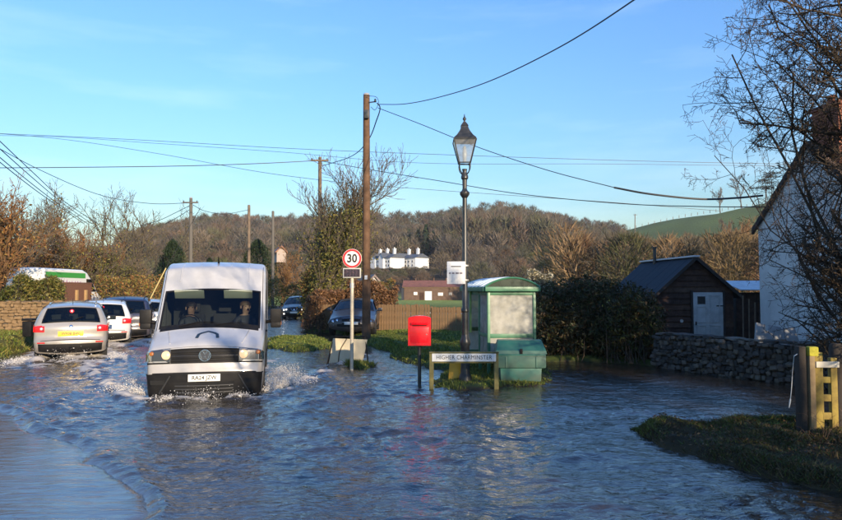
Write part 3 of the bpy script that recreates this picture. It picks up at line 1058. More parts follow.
def blob_pts(blobs, skin=.35, rag=.10):
    """leaves in the outer skin of overlapping rounded masses (x, y, z, rx, ry, rz)"""
    B = np.array(blobs, float)
    def fn(rnd, n):
        w = B[:, 3] * B[:, 5]
        i = rnd.choice(len(B), n, p=w / w.sum())
        d = rnd.normal(size=(n, 3)); d /= np.linalg.norm(d, axis=1, keepdims=True)
        r = 1 - skin * rnd.random(n) ** 1.6
        r = r * (1 + rag * np.sin(d[:, 0] * 7 + i) * np.sin(d[:, 2] * 9 + 2 * i)) + rnd.normal(0, .035, n)
        long = rnd.random(n) < .03
        r = np.where(long, r * rnd.uniform(1.0, 1.22, n), r)
        P = B[i, :3] + d * r[:, None] * B[i, 3:6]
        P[:, 2] = np.maximum(P[:, 2], rnd.uniform(0, .1, n))
        return P
    return fn
def base_of(px, Y): p = A(px, 290, Y); return (p.x, p.y)
BEECH = [(0.20, 0.105, 0.046), (0.16, 0.08, 0.036), (0.24, 0.13, 0.055), (0.12, 0.06, 0.03)]
leaf_mass('beech_hedge', 'orange brown clipped beech hedge behind the dark saloon car', 'hedge', hedge_pts(base_of(316, 30.5), base_of(352, 31.5), 1.2, 1.62, .05), 9000, .07, BEECH, 1, (0, 0, .12), 120)
leaf_mass('beech_hedge', 'rounded orange beech hedge above the slat fence, right of the tall pole', 'hedge', hedge_pts(base_of(348, 31.3), base_of(397, 31.5), 1.8, 2.0, .10), 10000, .07, BEECH, 2, (0, 0, .12), 120)
leaf_mass('hedge_end', 'brown ragged hedge end by the flooded lane, beside the saloon car', 'hedge', hedge_pts(base_of(313.5, 27.6), base_of(318, 30.5), .9, 1.45, .08), 5000, .06, BEECH + [(0.11, 0.06, 0.03)], 3, (0, 0, .0), 90)
DARKH = [(0.048, 0.045, 0.016), (0.030, 0.032, 0.013), (0.07, 0.058, 0.02), (0.08, 0.05, 0.02), (0.04, 0.055, 0.018)]
leaf_mass('dark_hedge', 'big dark overgrown hedge between the bus shelter and the shed', 'hedge', blob_pts([(3.55, 18.3, .9, .75, .8, 1.15), (4.3, 18.2, 1.0, .85, .9, 1.12), (5.1, 17.9, 1.05, .85, .9, 1.12), (5.9, 17.6, .95, .75, .85, 1.05), (4.0, 17.6, .5, .8, .7, .75), (5.2, 17.3, .55, .9, .7, .8), (4.7, 18.6, 1.35, .7, .6, .95)]), 34000, .055, DARKH, 4, (0, 0, .02), 320)
leaf_mass('dark_bush', 'shaggy green bush at the right end of the dark hedge, before the shed', 'bush', blob_pts([(5.35, 16.75, .75, .6, .5, .95), (5.75, 16.6, .6, .5, .45, .8), (5.0, 16.95, .5, .5, .4, .65), (5.5, 16.7, 1.3, .35, .35, .55)], .45, .16), 11000, .05, DARKH + [(0.075, 0.085, 0.02), (0.09, .075, .02)], 5, (0, 0, .03), 200)
leaf_mass('far_hedge', 'pale flowering shrub glimpsed at the right of the bus shelter roof', 'shrub', hedge_pts((4.55, 27.5), (5.6, 27.5), .8, 2.25, .15, 1.2), 1500, .06, [(.45, .40, .26), (.5, .46, .34), (.2, .17, .08)], 6, (0, 0, .1), 60)
GREENB = [(0.075, 0.088, 0.016), (0.055, 0.072, 0.016), (0.11, 0.11, 0.022), (0.13, 0.10, 0.024)]
leaf_mass('green_bush', 'dense green and gold bushes behind the low stone wall at the left edge', 'bush', hedge_pts((-18.2, 24.0), (-14.2, 25.0), 1.6, 1.45, .16), 14000, .06, GREENB, 7, (0, 0, .45), 200)
leaf_mass('green_bush', 'feathery green bush left of the orange gatepost', 'bush', hedge_pts((-15.0, 23.6), (-13.6, 24.4), 1.1, 1.6, .2), 6000, .06, GREENB + OLIVE, 8, (0, 0, .45), 100)
leaf_mass('brown_hedge', 'brown twiggy hedge in the gap between the white car and the conifers', 'hedge', hedge_pts((-16.4, 33), (-16.0, 44), 1.6, 2.0, .15), 9000, .075, RUST + OLIVE, 9, (0, 0, .3), 200)
leaf_mass('lane_hedge', 'low tangled hedge at the bend beyond the dark oncoming car', 'hedge', hedge_pts((-15.5, 52), (-3, 52), 1.8, 2.2, .14), 12000, .085, RUST + OLIVE + IVY, 10, (0, 0, .2), 160)
leaf_mass('garden_hedge', 'dull brown hedge in front of the meadow, left of the bus shelter', 'hedge', hedge_pts((-9, 60), (-2.5, 61), 1.6, 2.3, .12), 6000, .1, RUST + IVY, 12, (0, 0, .2), 80)

# the big hawthorn at the right edge
rnd = np.random.default_rng(77)
haw = thing('hawthorn_tree', 'large bare hawthorn overhanging from the right edge, ivy on its trunk', 'tree', (6.42, 8.75, 0.1))
Lb, Tw, Tp = [], [], []
limbs_dir = [((-0.02, 0.05, 1.0), 5.8, .07)]
def cut(p):      # the side over the garden wall has been cut back
    lim = -2.1 if p[2] > 4.6 else (-1.6 if p[2] > 3.9 else (-.95 if p[2] > 1.0 else -.7))
    return p[0] > lim + .25 * math.sin(p[2] * 5)
for k in range(20):
    limbs_dir.append(((rnd.uniform(-.26, .08), rnd.uniform(-.28, .28), 1.0), rnd.uniform(4.6, 6.4), rnd.uniform(.018, .034)))
for k in range(5):
    limbs_dir.append(((rnd.uniform(-.22, 0), rnd.uniform(-.2, .2), 1.0), rnd.uniform(2.2, 3.6), .02))
limbs_dir = [(d, ln, r, (rnd.normal(0.0, .08), rnd.normal(0, .08), -.15)) for d, ln, r in limbs_dir]
for k in range(12):      # the old upper crown, leaning out over the garden
    limbs_dir.append(((rnd.uniform(-.75, -.15), rnd.uniform(-.35, .35), rnd.uniform(.25, 1.0)), rnd.uniform(1.8, 2.9), .022, (rnd.uniform(-.15, .25), rnd.uniform(-.2, .2), rnd.uniform(3.2, 4.6))))
for d, ln, r, org in limbs_dir:
    d = np.array(d); d /= np.linalg.norm(d)
    a, b, c = grow(org, d, ln, r, 3, (15, 8, 6), 0.95, rnd, 0.03, ratio=.34, wig=.17, up=.02, minr=.0034, nseg=6, clip=cut)
    Lb += a; Tw += b; Tp += c
V, Fq = tubes_np(Lb, 6)
link('trunk', np_mesh('trunk', V, Fq, m_bark, True), haw)
V, Fq = tubes_np(Tw, 3)
link('crown', np_mesh('crown', V, Fq, m_bark, False), haw)
n = 9000
hh = rnd.random(n)
aa = rnd.uniform(0, 6.28, n)
rr = (0.30 + 0.34 * np.sin(hh * PI)) * np.sqrt(rnd.random(n))
P = np.stack([np.cos(aa) * rr + 0.05, np.sin(aa) * rr, hh * 3.6 - .05], 1)
V, Fq = leaf_quads(P, .045, rnd)
link('ivy', np_mesh('ivy', V, Fq, m_leaf, False, leaf_cols(n, [(.03, .035, .012), (.045, .04, .014), (.06, .04, .018)], rnd)), haw)
n = 2600
Q = np.array([p for p, _ in Tp]); Q = Q[Q[:, 0] > -1.2]; P = Q[rnd.integers(0, len(Q), n)] + rnd.normal(0, .03, (n, 3))
V, Fq = leaf_quads(P, .022, rnd)
link('withered_leaves', np_mesh('withered_leaves', V, Fq, m_leaf, False, leaf_cols(n, [(.16, .09, .035), (.2, .12, .05), (.1, .06, .03)], rnd)), haw)

# out of frame: tree dappling the van, plus tree and hedges added for shade
bare_tree('bare_tree', 'bare roadside tree out of frame behind the camera, dappling the van', (4.9, -3.6, 0), 9.0, 501, m=m_bark_g, kids=(8, 6, 4), spread=.7, stems=2, twigr=.010)
bare_tree('bare_tree', 'unseen bare tree added out of frame at the right to shade the bank', (10.4, -2.6, 0), 8.5, 502, m=m_bark_g, kids=(9, 7, 5), spread=.7, stems=3, twigr=.012)
leaf_mass('shade_hedge', 'tall unseen evergreen hedge added out of frame beyond the gate to cast shade', 'hedge', hedge_pts((9.9, 6.9), (12.9, 13.2), 1.6, 5.2, .05), 20000, .12, DARKH, 15, (0, 0, .05), 60)
leaf_mass('shade_hedge', 'lower unseen evergreen hedge added out of frame right of the bank to cast shade', 'hedge', hedge_pts((6.1, -0.9), (7.2, 0.9), 1.2, 2.7, .08), 8000, .10, DARKH, 16, (0, 0, .05), 60)

# brambles at the foot of the gate
segs = []
for k in range(90):
    x, y = rnd.uniform(4.6, 6.6), rnd.uniform(7.0, 8.5)
    p = np.array((x, y, zat(x, y)))
    d = np.array((rnd.normal(0, .6), rnd.normal(0, .5), 1.0)); d /= np.linalg.norm(d)
    for s in range(5):
        q = p + d * rnd.uniform(.04, .11)
        segs.append((*p, *q, .0022, .0018)); p = q
        d = d + rnd.normal(0, .3, 3) + np.array((0, 0, -.22)); d /= np.linalg.norm(d)
V, Fq = tubes_np(segs, 3)
br = link('bramble_stems', np_mesh('bramble_stems', V, Fq, mat('bramble', (0.13, 0.07, 0.04), .7, spec=.3)))
tag(br, 'tangle of thin brown bramble stems on the bank by the gate', 'brambles', None, 'stuff')

# the two tall trees and the pine on the green hill's crest
for px, D, h, lab, nm in ((722, 374, 14, 'bare round tree on the crest of the green hill', 'hill_tree'), (744, 370, 19, 'tallest bare tree on the crest of the green hill', 'hill_tree'), (735, 250, 12, 'bare brown tree on the hill slope below the crest trees', 'hill_tree')):
    p = A(px, 290, D)
    bare_tree(nm, lab, (p.x, p.y, zat(p.x, p.y) - .3), h, 200 + px, 'trees on the green hill', m=m_bark_g, kids=(9, 7, 5), spread=.6, twigr=.07, rtrunk=.34)
for px, D, h, lab in ((690, 122, 9.5, 'lowest of the bare trees rising behind the shed roof'), (708, 112, 10.5, 'bare tree rising above the right of the shed'), (729, 106, 12.5, 'tall bare tree between the shed and the white cottage'), (749, 98, 13.5, 'bare tree rising right beside the white cottage gable'), (604, 190, 16, 'grey bare tree above the dark hedge, left of the green hill')):
    p = A(px, 290, D)
    bare_tree('slope_tree', lab, (p.x, p.y, zat(p.x, p.y) - .2), h, 300 + px, 'trees at the foot of the green hill', m=m_bark_o if px in (708, 749) else m_bark_g, kids=(10, 8, 6), spread=.6, twigr=.024 if D < 150 else .04, stems=2)
p = A(768, 290, 366)
pine = thing('pine_tree', 'dark flat-topped pine on the hill crest beside the white cottage', 'tree', (p.x, p.y, zat(p.x, p.y) - .3))
MB().tube([(0, 0, 0), (.2, 0, 8), (.1, 0, 17.5)], [.4, .3, .1], 6).build('trunk', m_bark, pine, 60)
rnd = np.random.default_rng(5)
P = []
for k in range(11):
    c = np.array((rnd.normal(0, 2.6), rnd.normal(0, 2), rnd.uniform(9, 18)))
    P.append(c + rnd.normal(0, 1, (120, 3)) * (1.9, 1.6, .35))
P = np.concatenate(P)
V, Fq = leaf_quads(P, .5, rnd)
link('crown', np_mesh('crown', V, Fq, m_leaf, False, leaf_cols(len(P), [(.025, .035, .018), (.035, .045, .02)], rnd)), pine)

# ------------------------------------------------------------------ grass
def grass(name, label, poly, n, hgt, pal, seed, zmin=0.0, wid=.006, lean=.5, extra=None, zmax=9):
    rnd = np.random.default_rng(seed)
    Pq = np.array(poly)
    lo, hi = Pq.min(0), Pq.max(0)
    x = rnd.uniform(lo[0], hi[0], n * 3); y = rnd.uniform(lo[1], hi[1], n * 3)
    ok = poly_sd(x, y, poly) > -0.25
    if extra is not None: ok &= extra(x, y, rnd)
    x, y = x[ok][:n * 2], y[ok][:n * 2]
    z = ground_z(x, y)
    # tufts: keep more where a slow noise is high
    keep = (z > zmin) & (z < zmax) & (rnd.random(len(x)) < 0.55 + 0.45 * value_noise(x, y, seed, 2, 5))
    x, y, z = x[keep][:n], y[keep][:n], z[keep][:n]
    k = len(x)
    a = rnd.uniform(0, 6.28, k)
    h = hgt * rnd.uniform(.4, 1.3, k) * (0.75 + .5 * np.clip(value_noise(x, y, seed + 1, 2, 3), -.6, 1))
    w = wid * rnd.uniform(.6, 1.5, k) * (1 + np.hypot(x, y) / 20)
    dx, dy = rnd.normal(0, lean, k) * h, rnd.normal(0, lean, k) * h
    V = np.stack([np.stack([x - np.cos(a) * w, y - np.sin(a) * w, z - .01], 1), np.stack([x + np.cos(a) * w, y + np.sin(a) * w, z - .01], 1), np.stack([x + dx, y + dy, z + h], 1)], 1).reshape(-1, 3)
    Fq = np.arange(k * 3).reshape(-1, 3)
    o = link(name, np_mesh(name, V, Fq, m_leaf, False, leaf_cols(k, pal, rnd, 3)))
    tag(o, label, 'grass', None, 'stuff')
    return o
GR = [(0.11, 0.16, 0.026), (0.15, 0.195, 0.034), (0.085, 0.115, 0.024), (0.22, 0.215, 0.05)]
DEAD = [(0.085, 0.11, 0.025), (0.06, 0.08, 0.02), (0.14, 0.10, 0.042), (0.10, 0.066, 0.03), (0.06, 0.056, 0.02), (0.075, 0.085, 0.022), (0.05, 0.036, 0.018)]
grass('bank_grass', 'rough dead grass and leaf litter on the dark bank at the right', [(2.4, 9.2), (2.7, 7.4), (3.4, 6.2), (4.6, 4.7), (7.6, 4.7), (7.6, 9.4)], 60000, .060, DEAD, 1, 0.0, .0045, 1.0)
grass('bank_grass', 'greener grass along the waterside crest of the right bank', [(2.4, 9.2), (2.7, 8.3), (5.6, 8.3), (5.6, 9.1)], 14000, .055, GR + [(.12, .12, .03)], 2, 0.0, .005, .8)
grass('island_grass', 'bright green tufts round the lamp post, name sign and grit bin', [(0.1, 12.0), (2.9, 12.0), (3.1, 14.8), (0.0, 14.8)], 9000, .075, GR + [(0.24, 0.26, 0.05)], 3, 0.0, .006, .6)
grass('verge_grass', 'mown green verge between the shelter and the slat fence', [(-3.2, 27.5), (-2.4, 23), (-.4, 17), (0.1, 14.6), (3.1, 14.6), (3.1, 27.5)], 36000, .07, GR, 4, 0.0, .010, .6)
grass('strip_grass', 'green grass strip left of the parked saloon car', LANDS[3][0], 9000, .08, GR, 5, 0.0, .010, .6)
grass('mound_grass', 'small grass mound at the foot of the speed sign', LANDS[4][0], 2200, .09, GR + [(0.17, 0.19, 0.04)], 6, -.01, .008, .6)
grass('left_grass', 'sunlit yellow green grass bank before the low stone wall', [(-11.3, 17.0), (-12.4, 20), (-14.2, 25), (-18, 25), (-16, 16)], 16000, .11, GR + [(0.2, 0.17, .04), (.16, .15, .035)], 7, 0.0, .010, .6)

# fallen leaves on the bank
rnd = np.random.default_rng(91)
x = rnd.uniform(2.5, 7, 16000); y = rnd.uniform(4.8, 9.3, 16000)
z = ground_z(x, y)
ok = (z > .01) & (poly_sd(x, y, LANDS[0][0]) > -.2) & (rnd.random(len(x)) < .55 + .5 * value_noise(x, y, 93, 2, 4))
P = np.stack([x, y, z + rnd.uniform(.0, .05, len(x))], 1)[ok]
V, Fq = leaf_quads(P, .022, rnd, .8, .4)
o = link('leaf_litter', np_mesh('leaf_litter', V, Fq, m_leaf, False, leaf_cols(len(P), [(.11, .06, .025), (.07, .045, .022), (.16, .10, .045), (.05, .032, .018)], rnd)))
tag(o, 'brown fallen leaves strewn over the right bank', 'leaves', None, 'stuff')
# ================================================================== VEHICLES
m_black = mat('black_plastic', (0.008, 0.008, 0.009), 0.55, var=((0.014, 0.013, 0.012), 7, 5, .4, .7), spec=.2)
m_rubber = mat('tyre_rubber', (0.016, 0.016, 0.016), 0.8)
m_rim = mat('alloy_rim', (0.42, 0.42, 0.43), 0.3, 0.9)
m_under = mat('underbody', (0.008, 0.008, 0.008), 0.9)
m_chrome = mat('chrome', (0.75, 0.75, 0.77), 0.12, 1.0)
m_glass = glass_mat('car_glass', (0.50, 0.58, 0.54))
m_glass_dark = mat('tinted_glass', (0.010, 0.012, 0.014), 0.04, spec=0.6)
m_red = mat('tail_lens', (0.45, 0.012, 0.012), 0.12, coat=.5)
m_red_lit = mat('brake_lamp', (0.42, 0.012, 0.012), 0.2, emit=((1.0, 0.015, 0.02), 0.22))
m_red_dot = mat('brake_bulb', (0.9, 0.3, 0.3), 0.2, emit=((1.0, 0.10, 0.12), 1.4))
m_lamp = mat('head_lamp', (0.35, 0.27, 0.18), 0.2, emit=((1.0, 0.60, 0.30), 0.42))
m_lamp_w = mat('head_lamp_white', (0.9, 0.9, 0.9), 0.2, emit=((1.0, 0.93, 0.85), 1.6))
m_lens = glass_mat('lamp_lens', (0.92, 0.93, 0.94))
m_refl = mat('reflector', (0.07, 0.07, 0.075), 0.3, 0.4)
m_amber = mat('amber_lens', (0.35, 0.11, 0.015), 0.3)
m_plate_w = mat('plate_white', (0.72, 0.72, 0.68), 0.45)
m_plate_y = mat('plate_yellow', (0.78, 0.50, 0.03), 0.45)
m_ink = mat('plate_ink', (0.012, 0.012, 0.012), 0.5)
m_seat = mat('seat_cloth', (0.028, 0.028, 0.032), 0.9)
m_seat_g = mat('seat_grey', (0.16, 0.16, 0.15), 0.9)

class Shell:
    """body surface: a side outline (y, z, crown) swept across the width with rounded shoulders"""
    def __init__(self, prof, W, r, tumble, smooth=2.0, step=0.02):
        P = np.array([(p[0], p[1]) for p in prof], float)
        C = np.array([p[2] for p in prof], float)
        ys, zs, cs, ss = [], [], [], []
        for i in range(len(P) - 1):
            n = max(2, int(np.hypot(*(P[i + 1] - P[i])) / step))
            t = np.arange(n) / n
            ys += list(P[i, 0] + (P[i + 1, 0] - P[i, 0]) * t); zs += list(P[i, 1] + (P[i + 1, 1] - P[i, 1]) * t)
            cs += list(C[i] + (C[i + 1] - C[i]) * t); ss += list(i + t)
        ys.append(P[-1, 0]); zs.append(P[-1, 1]); cs.append(C[-1]); ss.append(len(P) - 1)
        k = np.exp(-0.5 * (np.arange(-6, 7) / smooth) ** 2); k /= k.sum()
        def sm(a):
            a = np.array(a, float)
            e = np.concatenate([2 * a[0] - a[6:0:-1], a, 2 * a[-1] - a[-2:-8:-1]])
            return np.convolve(e, k, 'valid')
        self.y, self.z, self.c, self.s = sm(ys), sm(zs), sm(cs), np.array(ss)
        dy, dz = np.gradient(self.y), np.gradient(self.z)
        l = np.hypot(dy, dz) + 1e-9
        self.ny, self.nz = sm(-dz / l), sm(dy / l)
        self.W, self.r, self.tumble, self.n = W, r, tumble, len(P)
    def wf(self, y, z):
        return self.tumble(y, z)
    def raw(self, s, u, off=0.0):
        s = np.asarray(s, float); u = np.asarray(u, float)
        y, z = np.interp(s, self.s, self.y), np.interp(s, self.s, self.z)
        ny, nz = np.interp(s, self.s, self.ny), np.interp(s, self.s, self.nz)
        c = np.interp(s, self.s, self.c)
        ue = self.r / self.W
        a = np.clip((np.abs(u) - (1 - ue)) / ue, 0, 1) * PI / 2
        x = np.where(a > 0, self.W - self.r + self.r * np.sin(a), np.abs(u) * self.W) + off * np.sin(a)
        inn = np.where(a > 0, self.r * (1 - np.cos(a)), 0) + c * u * u - off * np.cos(a)
        return np.sign(u) * x, y - ny * inn, z - nz * inn
    def at(self, s, u, off=0.0):
        x, y, z = self.raw(s, u, off)
        return np.stack([x * self.wf(y, z), y, z], -1)
    def sf(self, z):            # s where the front reaches height z
        i = int(np.argmax(self.z >= z))
        return float(self.s[i])
    def sr(self, z):            # s where the rear comes down to height z
        i = len(self.z) - 1 - int(np.argmax(self.z[::-1] >= z))
        return float(self.s[i])
    def body(self, parent, m, holes, arches, zb, sbreaks=(), name='body'):
        s = np.unique(np.concatenate([np.interp(np.arange(0, 1.0001, 1 / 110), np.linspace(0, 1, len(self.s)), self.s), [h[0] for h in holes], [h[1] for h in holes]]))
        ue = self.r / self.W
        uu = [-1, 1] + list((1 - ue) + ue * np.linspace(0, 1, 6)) + list(-(1 - ue) - ue * np.linspace(0, 1, 6)) + list(np.linspace(-(1 - ue), 1 - ue, 15))
        for h in holes: uu += [h[2], h[3]]
        u = np.unique(np.round(uu, 5))
        SS, UU = np.meshgrid(s, u, indexing='ij')
        Vg = self.at(SS, UU).reshape(-1, 3)
        Fq = grid_faces(len(s), len(u))
        sc = ((s[:-1] + s[1:]) / 2)[:, None] + 0 * ((u[:-1] + u[1:]) / 2)[None, :]
        uc = 0 * sc + ((u[:-1] + u[1:]) / 2)[None, :]
        keep = np.ones(sc.shape, bool)
        for h in holes:
            keep &= ~((sc > h[0]) & (sc < h[1]) & (uc > h[2]) & (uc < h[3]))
        Fq = Fq[keep.ravel()]
        bm = bmesh.new()
        vs = [bm.verts.new(p) for p in Vg]
        for f in Fq: bm.faces.new([vs[i] for i in f])
        # flanks with wheel arches
        x1, y1, z1 = self.raw(s, np.ones_like(s))
        outl = list(zip(y1, z1))
        bot = []
        for yc, ra in sorted(arches, reverse=True):
            zc = 0.33
            a0 = math.asin(max(-1, min(1, (zb - zc) / ra)))
            for k in range(13):
                a = a0 + (PI - 2 * a0) * k / 12
                bot.append((yc + ra * math.cos(a), zc + ra * math.sin(a)))
        for sgn in (-1, 1):
            b2 = bmesh.new()
            vv = [b2.verts.new((0, y, z)) for y, z in outl + bot]
            b2.faces.new(vv)
            bmesh.ops.triangulate(b2, faces=b2.faces[:])
            zmax = max(z1)
            for zz in np.arange(0.3, zmax, 0.16):
                bmesh.ops.bisect_plane(b2, geom=b2.verts[:] + b2.edges[:] + b2.faces[:], plane_co=(0, 0, zz), plane_no=(0, 0, 1))
            for yy in np.arange(0.15, max(y1), 0.35):
                bmesh.ops.bisect_plane(b2, geom=b2.verts[:] + b2.edges[:] + b2.faces[:], plane_co=(0, yy, 0), plane_no=(0, 1, 0))
            mp = {}
            for v in b2.verts:
                mp[v] = bm.verts.new((sgn * self.W * float(self.wf(np.array(v.co.y), np.array(v.co.z))), v.co.y, v.co.z))
            for f in b2.faces:
                bm.faces.new([mp[v] for v in f.verts])
            b2.free()
        bmesh.ops.remove_doubles(bm, verts=bm.verts[:], dist=0.002)
        bmesh.ops.recalc_face_normals(bm, faces=bm.faces[:])
        me = bpy.data.meshes.new(name)
        bm.to_mesh(me); bm.free()
        me.materials.append(m)
        me.polygons.foreach_set('use_smooth', np.full(len(me.polygons), True))
        me.set_sharp_from_angle(angle=rad(38))
        return link(name, me, parent)
    def patch(self, name, m, parent, u0, u1, slo, shi, off=0.004, nu=10, ns=6, skirt=True):
        u = np.linspace(u0, u1, nu + 1)
        f = lambda q: np.array([q(x) if callable(q) else q for x in u], float)
        a, b = f(slo), f(shi)
        t = np.linspace(0, 1, ns + 1)
        SS = a[None, :] * (1 - t[:, None]) + b[None, :] * t[:, None]
        UU = u[None, :] + 0 * SS
        top = self.at(SS, UU, off).reshape(-1, 3)
        Fq = grid_faces(ns + 1, nu + 1)
        Vv, Fl = [tuple(p) for p in top], [tuple(q) for q in Fq]
        if skirt:
            low = self.at(SS, UU, min(off, 0) - 0.006 if off <= 0 else -0.004).reshape(-1, 3)
            w = nu + 1
            ring = [k for k in range(w)] + [r * w + nu for r in range(1, ns + 1)] + [ns * w + k for k in range(nu - 1, -1, -1)] + [r * w for r in range(ns - 1, 0, -1)]
            o = len(Vv)
            Vv += [tuple(low[i]) for i in ring]
            for k in range(len(ring)):
                j = (k + 1) % len(ring)
                Fl.append((ring[k], o + k, o + j, ring[j]))
        mb = MB(); mb.v, mb.f = Vv, Fl
        return mb.build(name, m, parent, 40)
    def side_panel(self, name, m, parent, sgn, poly, off=0.005):
        b2 = bmesh.new()
        vv = [b2.verts.new((0, y, z)) for y, z in poly]
        b2.faces.new(vv)
        for zz in np.arange(0.3, 3, 0.12):
            bmesh.ops.bisect_plane(b2, geom=b2.verts[:] + b2.edges[:] + b2.faces[:], plane_co=(0, 0, zz), plane_no=(0, 0, 1))
        for v in b2.verts:
            y, z = v.co.y, v.co.z
            v.co.x = sgn * (self.W * float(self.wf(np.array(y), np.array(z))) + off)
        bmesh.ops.recalc_face_normals(b2, faces=b2.faces[:])
        if b2.faces and sum(f.normal.x for f in b2.faces) * sgn < 0:
            bmesh.ops.reverse_faces(b2, faces=b2.faces[:])
        r = bmesh.ops.extrude_face_region(b2, geom=b2.faces[:])
        for v in [g for g in r['geom'] if isinstance(g, bmesh.types.BMVert)]:
            v.co.x += sgn * 0.002
        me = bpy.data.meshes.new(name)
        b2.to_mesh(me); b2.free()
        me.materials.append(m)
        return link(name, me, parent)

def wheel(parent, x, y, r, w, sgn, ny=20):
    M = Matrix.Translation((x, y, r)) @ Euler((0, sgn * PI / 2, 0)).to_matrix().to_4x4()
    t = MB().lathe([(r * .62, -w / 2), (r * .93, -w / 2), (r, -w * .33), (r, w * .33), (r * .93, w / 2), (r * .66, w / 2), (r * .64, w * .3), (r * .62, w * .3)], ny, M, cap=False).build('wheel', m_rubber, parent, 40)
    rim = MB()
    rim.lathe([(0.0, w * .1), (r * .64, w * .1)], ny, M, cap=False)
    rim.lathe([(r * .02, w * .36), (r * .1, w * .36), (r * .12, w * .2)], 10, M, cap=False)
    rim.lathe([(r * .66, w * .42), (r * .58, w * .40), (r * .56, w * .1)], ny, M, cap=False)
    for k in range(5):
        a = k * 2 * PI / 5
        rim.box(M @ Vector((math.cos(a) * r * .34, math.sin(a) * r * .34, w * .3)), (r * .15, w * .12, r * .52) if False else (0.03, r * .13, r * .5), rot=(-(a) if False else 0, 0, 0)) if False else rim.tube([M @ Vector((math.cos(a) * r * .06, math.sin(a) * r * .06, w * .3)), M @ Vector((math.cos(a) * r * .58, math.sin(a) * r * .58, w * .36))], r * .075, 5)
    rim.build('rim', m_rim, t, 40)
    return t

def plate(parent, txt, loc, rotx, facing, m, w=.52, h=.115, ts=.088, xs=.92):
    """facing -1: seen from the front (-y); +1: seen from the rear"""
    p = MB().box((0, 0, 0), (w, .012, h), bev=.004).build('number_plate', m, parent, 40, loc, (rotx, 0, 0 if facing < 0 else PI))
    text_obj('lettering', txt, ts, m_ink, p, (0, -.0075, 0), (PI / 2, 0, 0), .001, xs, .0015)
    return p

def lamp_disc(sh, name, m, parent, s, u, r, off=.012):
    c = sh.at(np.array(s), np.array(u), off)
    c2 = sh.at(np.array(s), np.array(u), off + .05)
    d = Vector(c2) - Vector(c)
    M = Matrix.Translation(c) @ d.to_track_quat('Z', 'Y').to_matrix().to_4x4()
    return MB().lathe([(r, 0), (r * .9, .008), (r * .5, .014), (0.001, .016)], 16, M).build(name, m, parent, 60)

def seat(parent, x, y, z, m, w=.48, h=.62):
    o = MB()
    o.box((x, y - .24, z), (w, .5, .16), bev=.06)
    o.box((x, y + .07, z + h * .5), (w, .14, h), rot=(-.22, 0, 0), bev=.055)
    s = o.build('seat', m, parent, 50)
    MB().box((x, y + .17, z + h + .12), (w * .55, .09, .18), rot=(-.15, 0, 0), bev=.04).build('headrest', m, s, 50)
    return s

def mirror(parent, sgn, x, y, z, m, sx=.19, sy=.10, sz=.14, arm=.07):
    o = MB().box((sgn * (x + arm + sx / 2), y, z), (sx, sy, sz), bev=.035)
    o.tube([(sgn * (x - .03), y + .03, z - sz * .3), (sgn * (x + arm + .03), y, z - sz * .3)], .022, 8)
    b = o.build('door_mirror', m, parent, 50)
    MB().box((sgn * (x + arm + sx / 2), y + sy / 2 + .001, z), (sx * .82, .006, sz * .78), bev=.002).build('mirror_glass', m_glass_dark, b)
    return b

def car_paint(name, base, flake=None):
    return mat(name, base, 0.32, 0.25 if flake else 0.0, var=(tuple(c * .82 for c in base), 2.5, 5, .35, .7), coat=0.7 if max(base) > .1 else 0.35, dirt=((0.16, 0.125, 0.09), 0.25, 0.95), spec=.5)

PROFILES = {
    'suv': dict(prof=[(.14, .20, .20), (.03, .33, .22), (0, .52, .22), (.03, .74, .24), (.16, .90, .20), (1.02, 1.08, .10), (1.92, 1.53, .12), (2.5, 1.60, .05), (3.5, 1.57, .05), (3.96, 1.50, .08), (4.20, 1.06, .10), (4.27, .94, .12), (4.26, .67, .12), (4.33, .61, .12), (4.32, .38, .12), (4.20, .22, .10)], W=.89, r=.10, wb=(.86, 3.50), rw=.34, ws=(5, 6), rw_=(9, 10), belt=1.0, top=1.6, taper=.29,
                side=[(1.30, 1.06), (1.98, 1.45), (2.6, 1.52), (3.45, 1.48), (3.78, 1.36), (3.85, 1.12)]),
    'mpv': dict(prof=[(.14, .20, .20), (.02, .35, .22), (0, .55, .22), (.05, .80, .22), (.2, .96, .18), (.95, 1.15, .10), (1.95, 1.66, .12), (2.6, 1.73, .05), (4.2, 1.70, .05), (4.52, 1.62, .06), (4.73, 1.10, .08), (4.79, .96, .10), (4.79, .66, .10), (4.84, .60, .10), (4.83, .38, .10), (4.70, .22, .10)], W=.95, r=.10, wb=(.90, 3.80), rw=.34, ws=(5, 6), rw_=(9, 10), belt=1.05, top=1.73, taper=.20,
                side=[(1.25, 1.14), (2.0, 1.58), (2.6, 1.65), (4.05, 1.62), (4.3, 1.52), (4.35, 1.18)]),
    'saloon': dict(prof=[(.14, .18, .22), (.02, .30, .24), (0, .48, .24), (.05, .66, .24), (.22, .80, .20), (1.42, 1.00, .10), (2.25, 1.39, .12), (2.8, 1.44, .05), (3.4, 1.40, .06), (4.15, 1.06, .10), (4.68, 1.00, .12), (4.76, .92, .12), (4.78, .62, .12), (4.82, .55, .12), (4.80, .36, .12), (4.66, .20, .10)], W=.92, r=.11, wb=(.86, 3.75), rw=.33, ws=(5, 6), rw_=(8, 9), belt=.92, top=1.44, taper=.27,
                   side=[(1.62, 1.0), (2.28, 1.33), (2.8, 1.38), (3.35, 1.33), (3.95, 1.10), (3.6, 1.02)]),
}

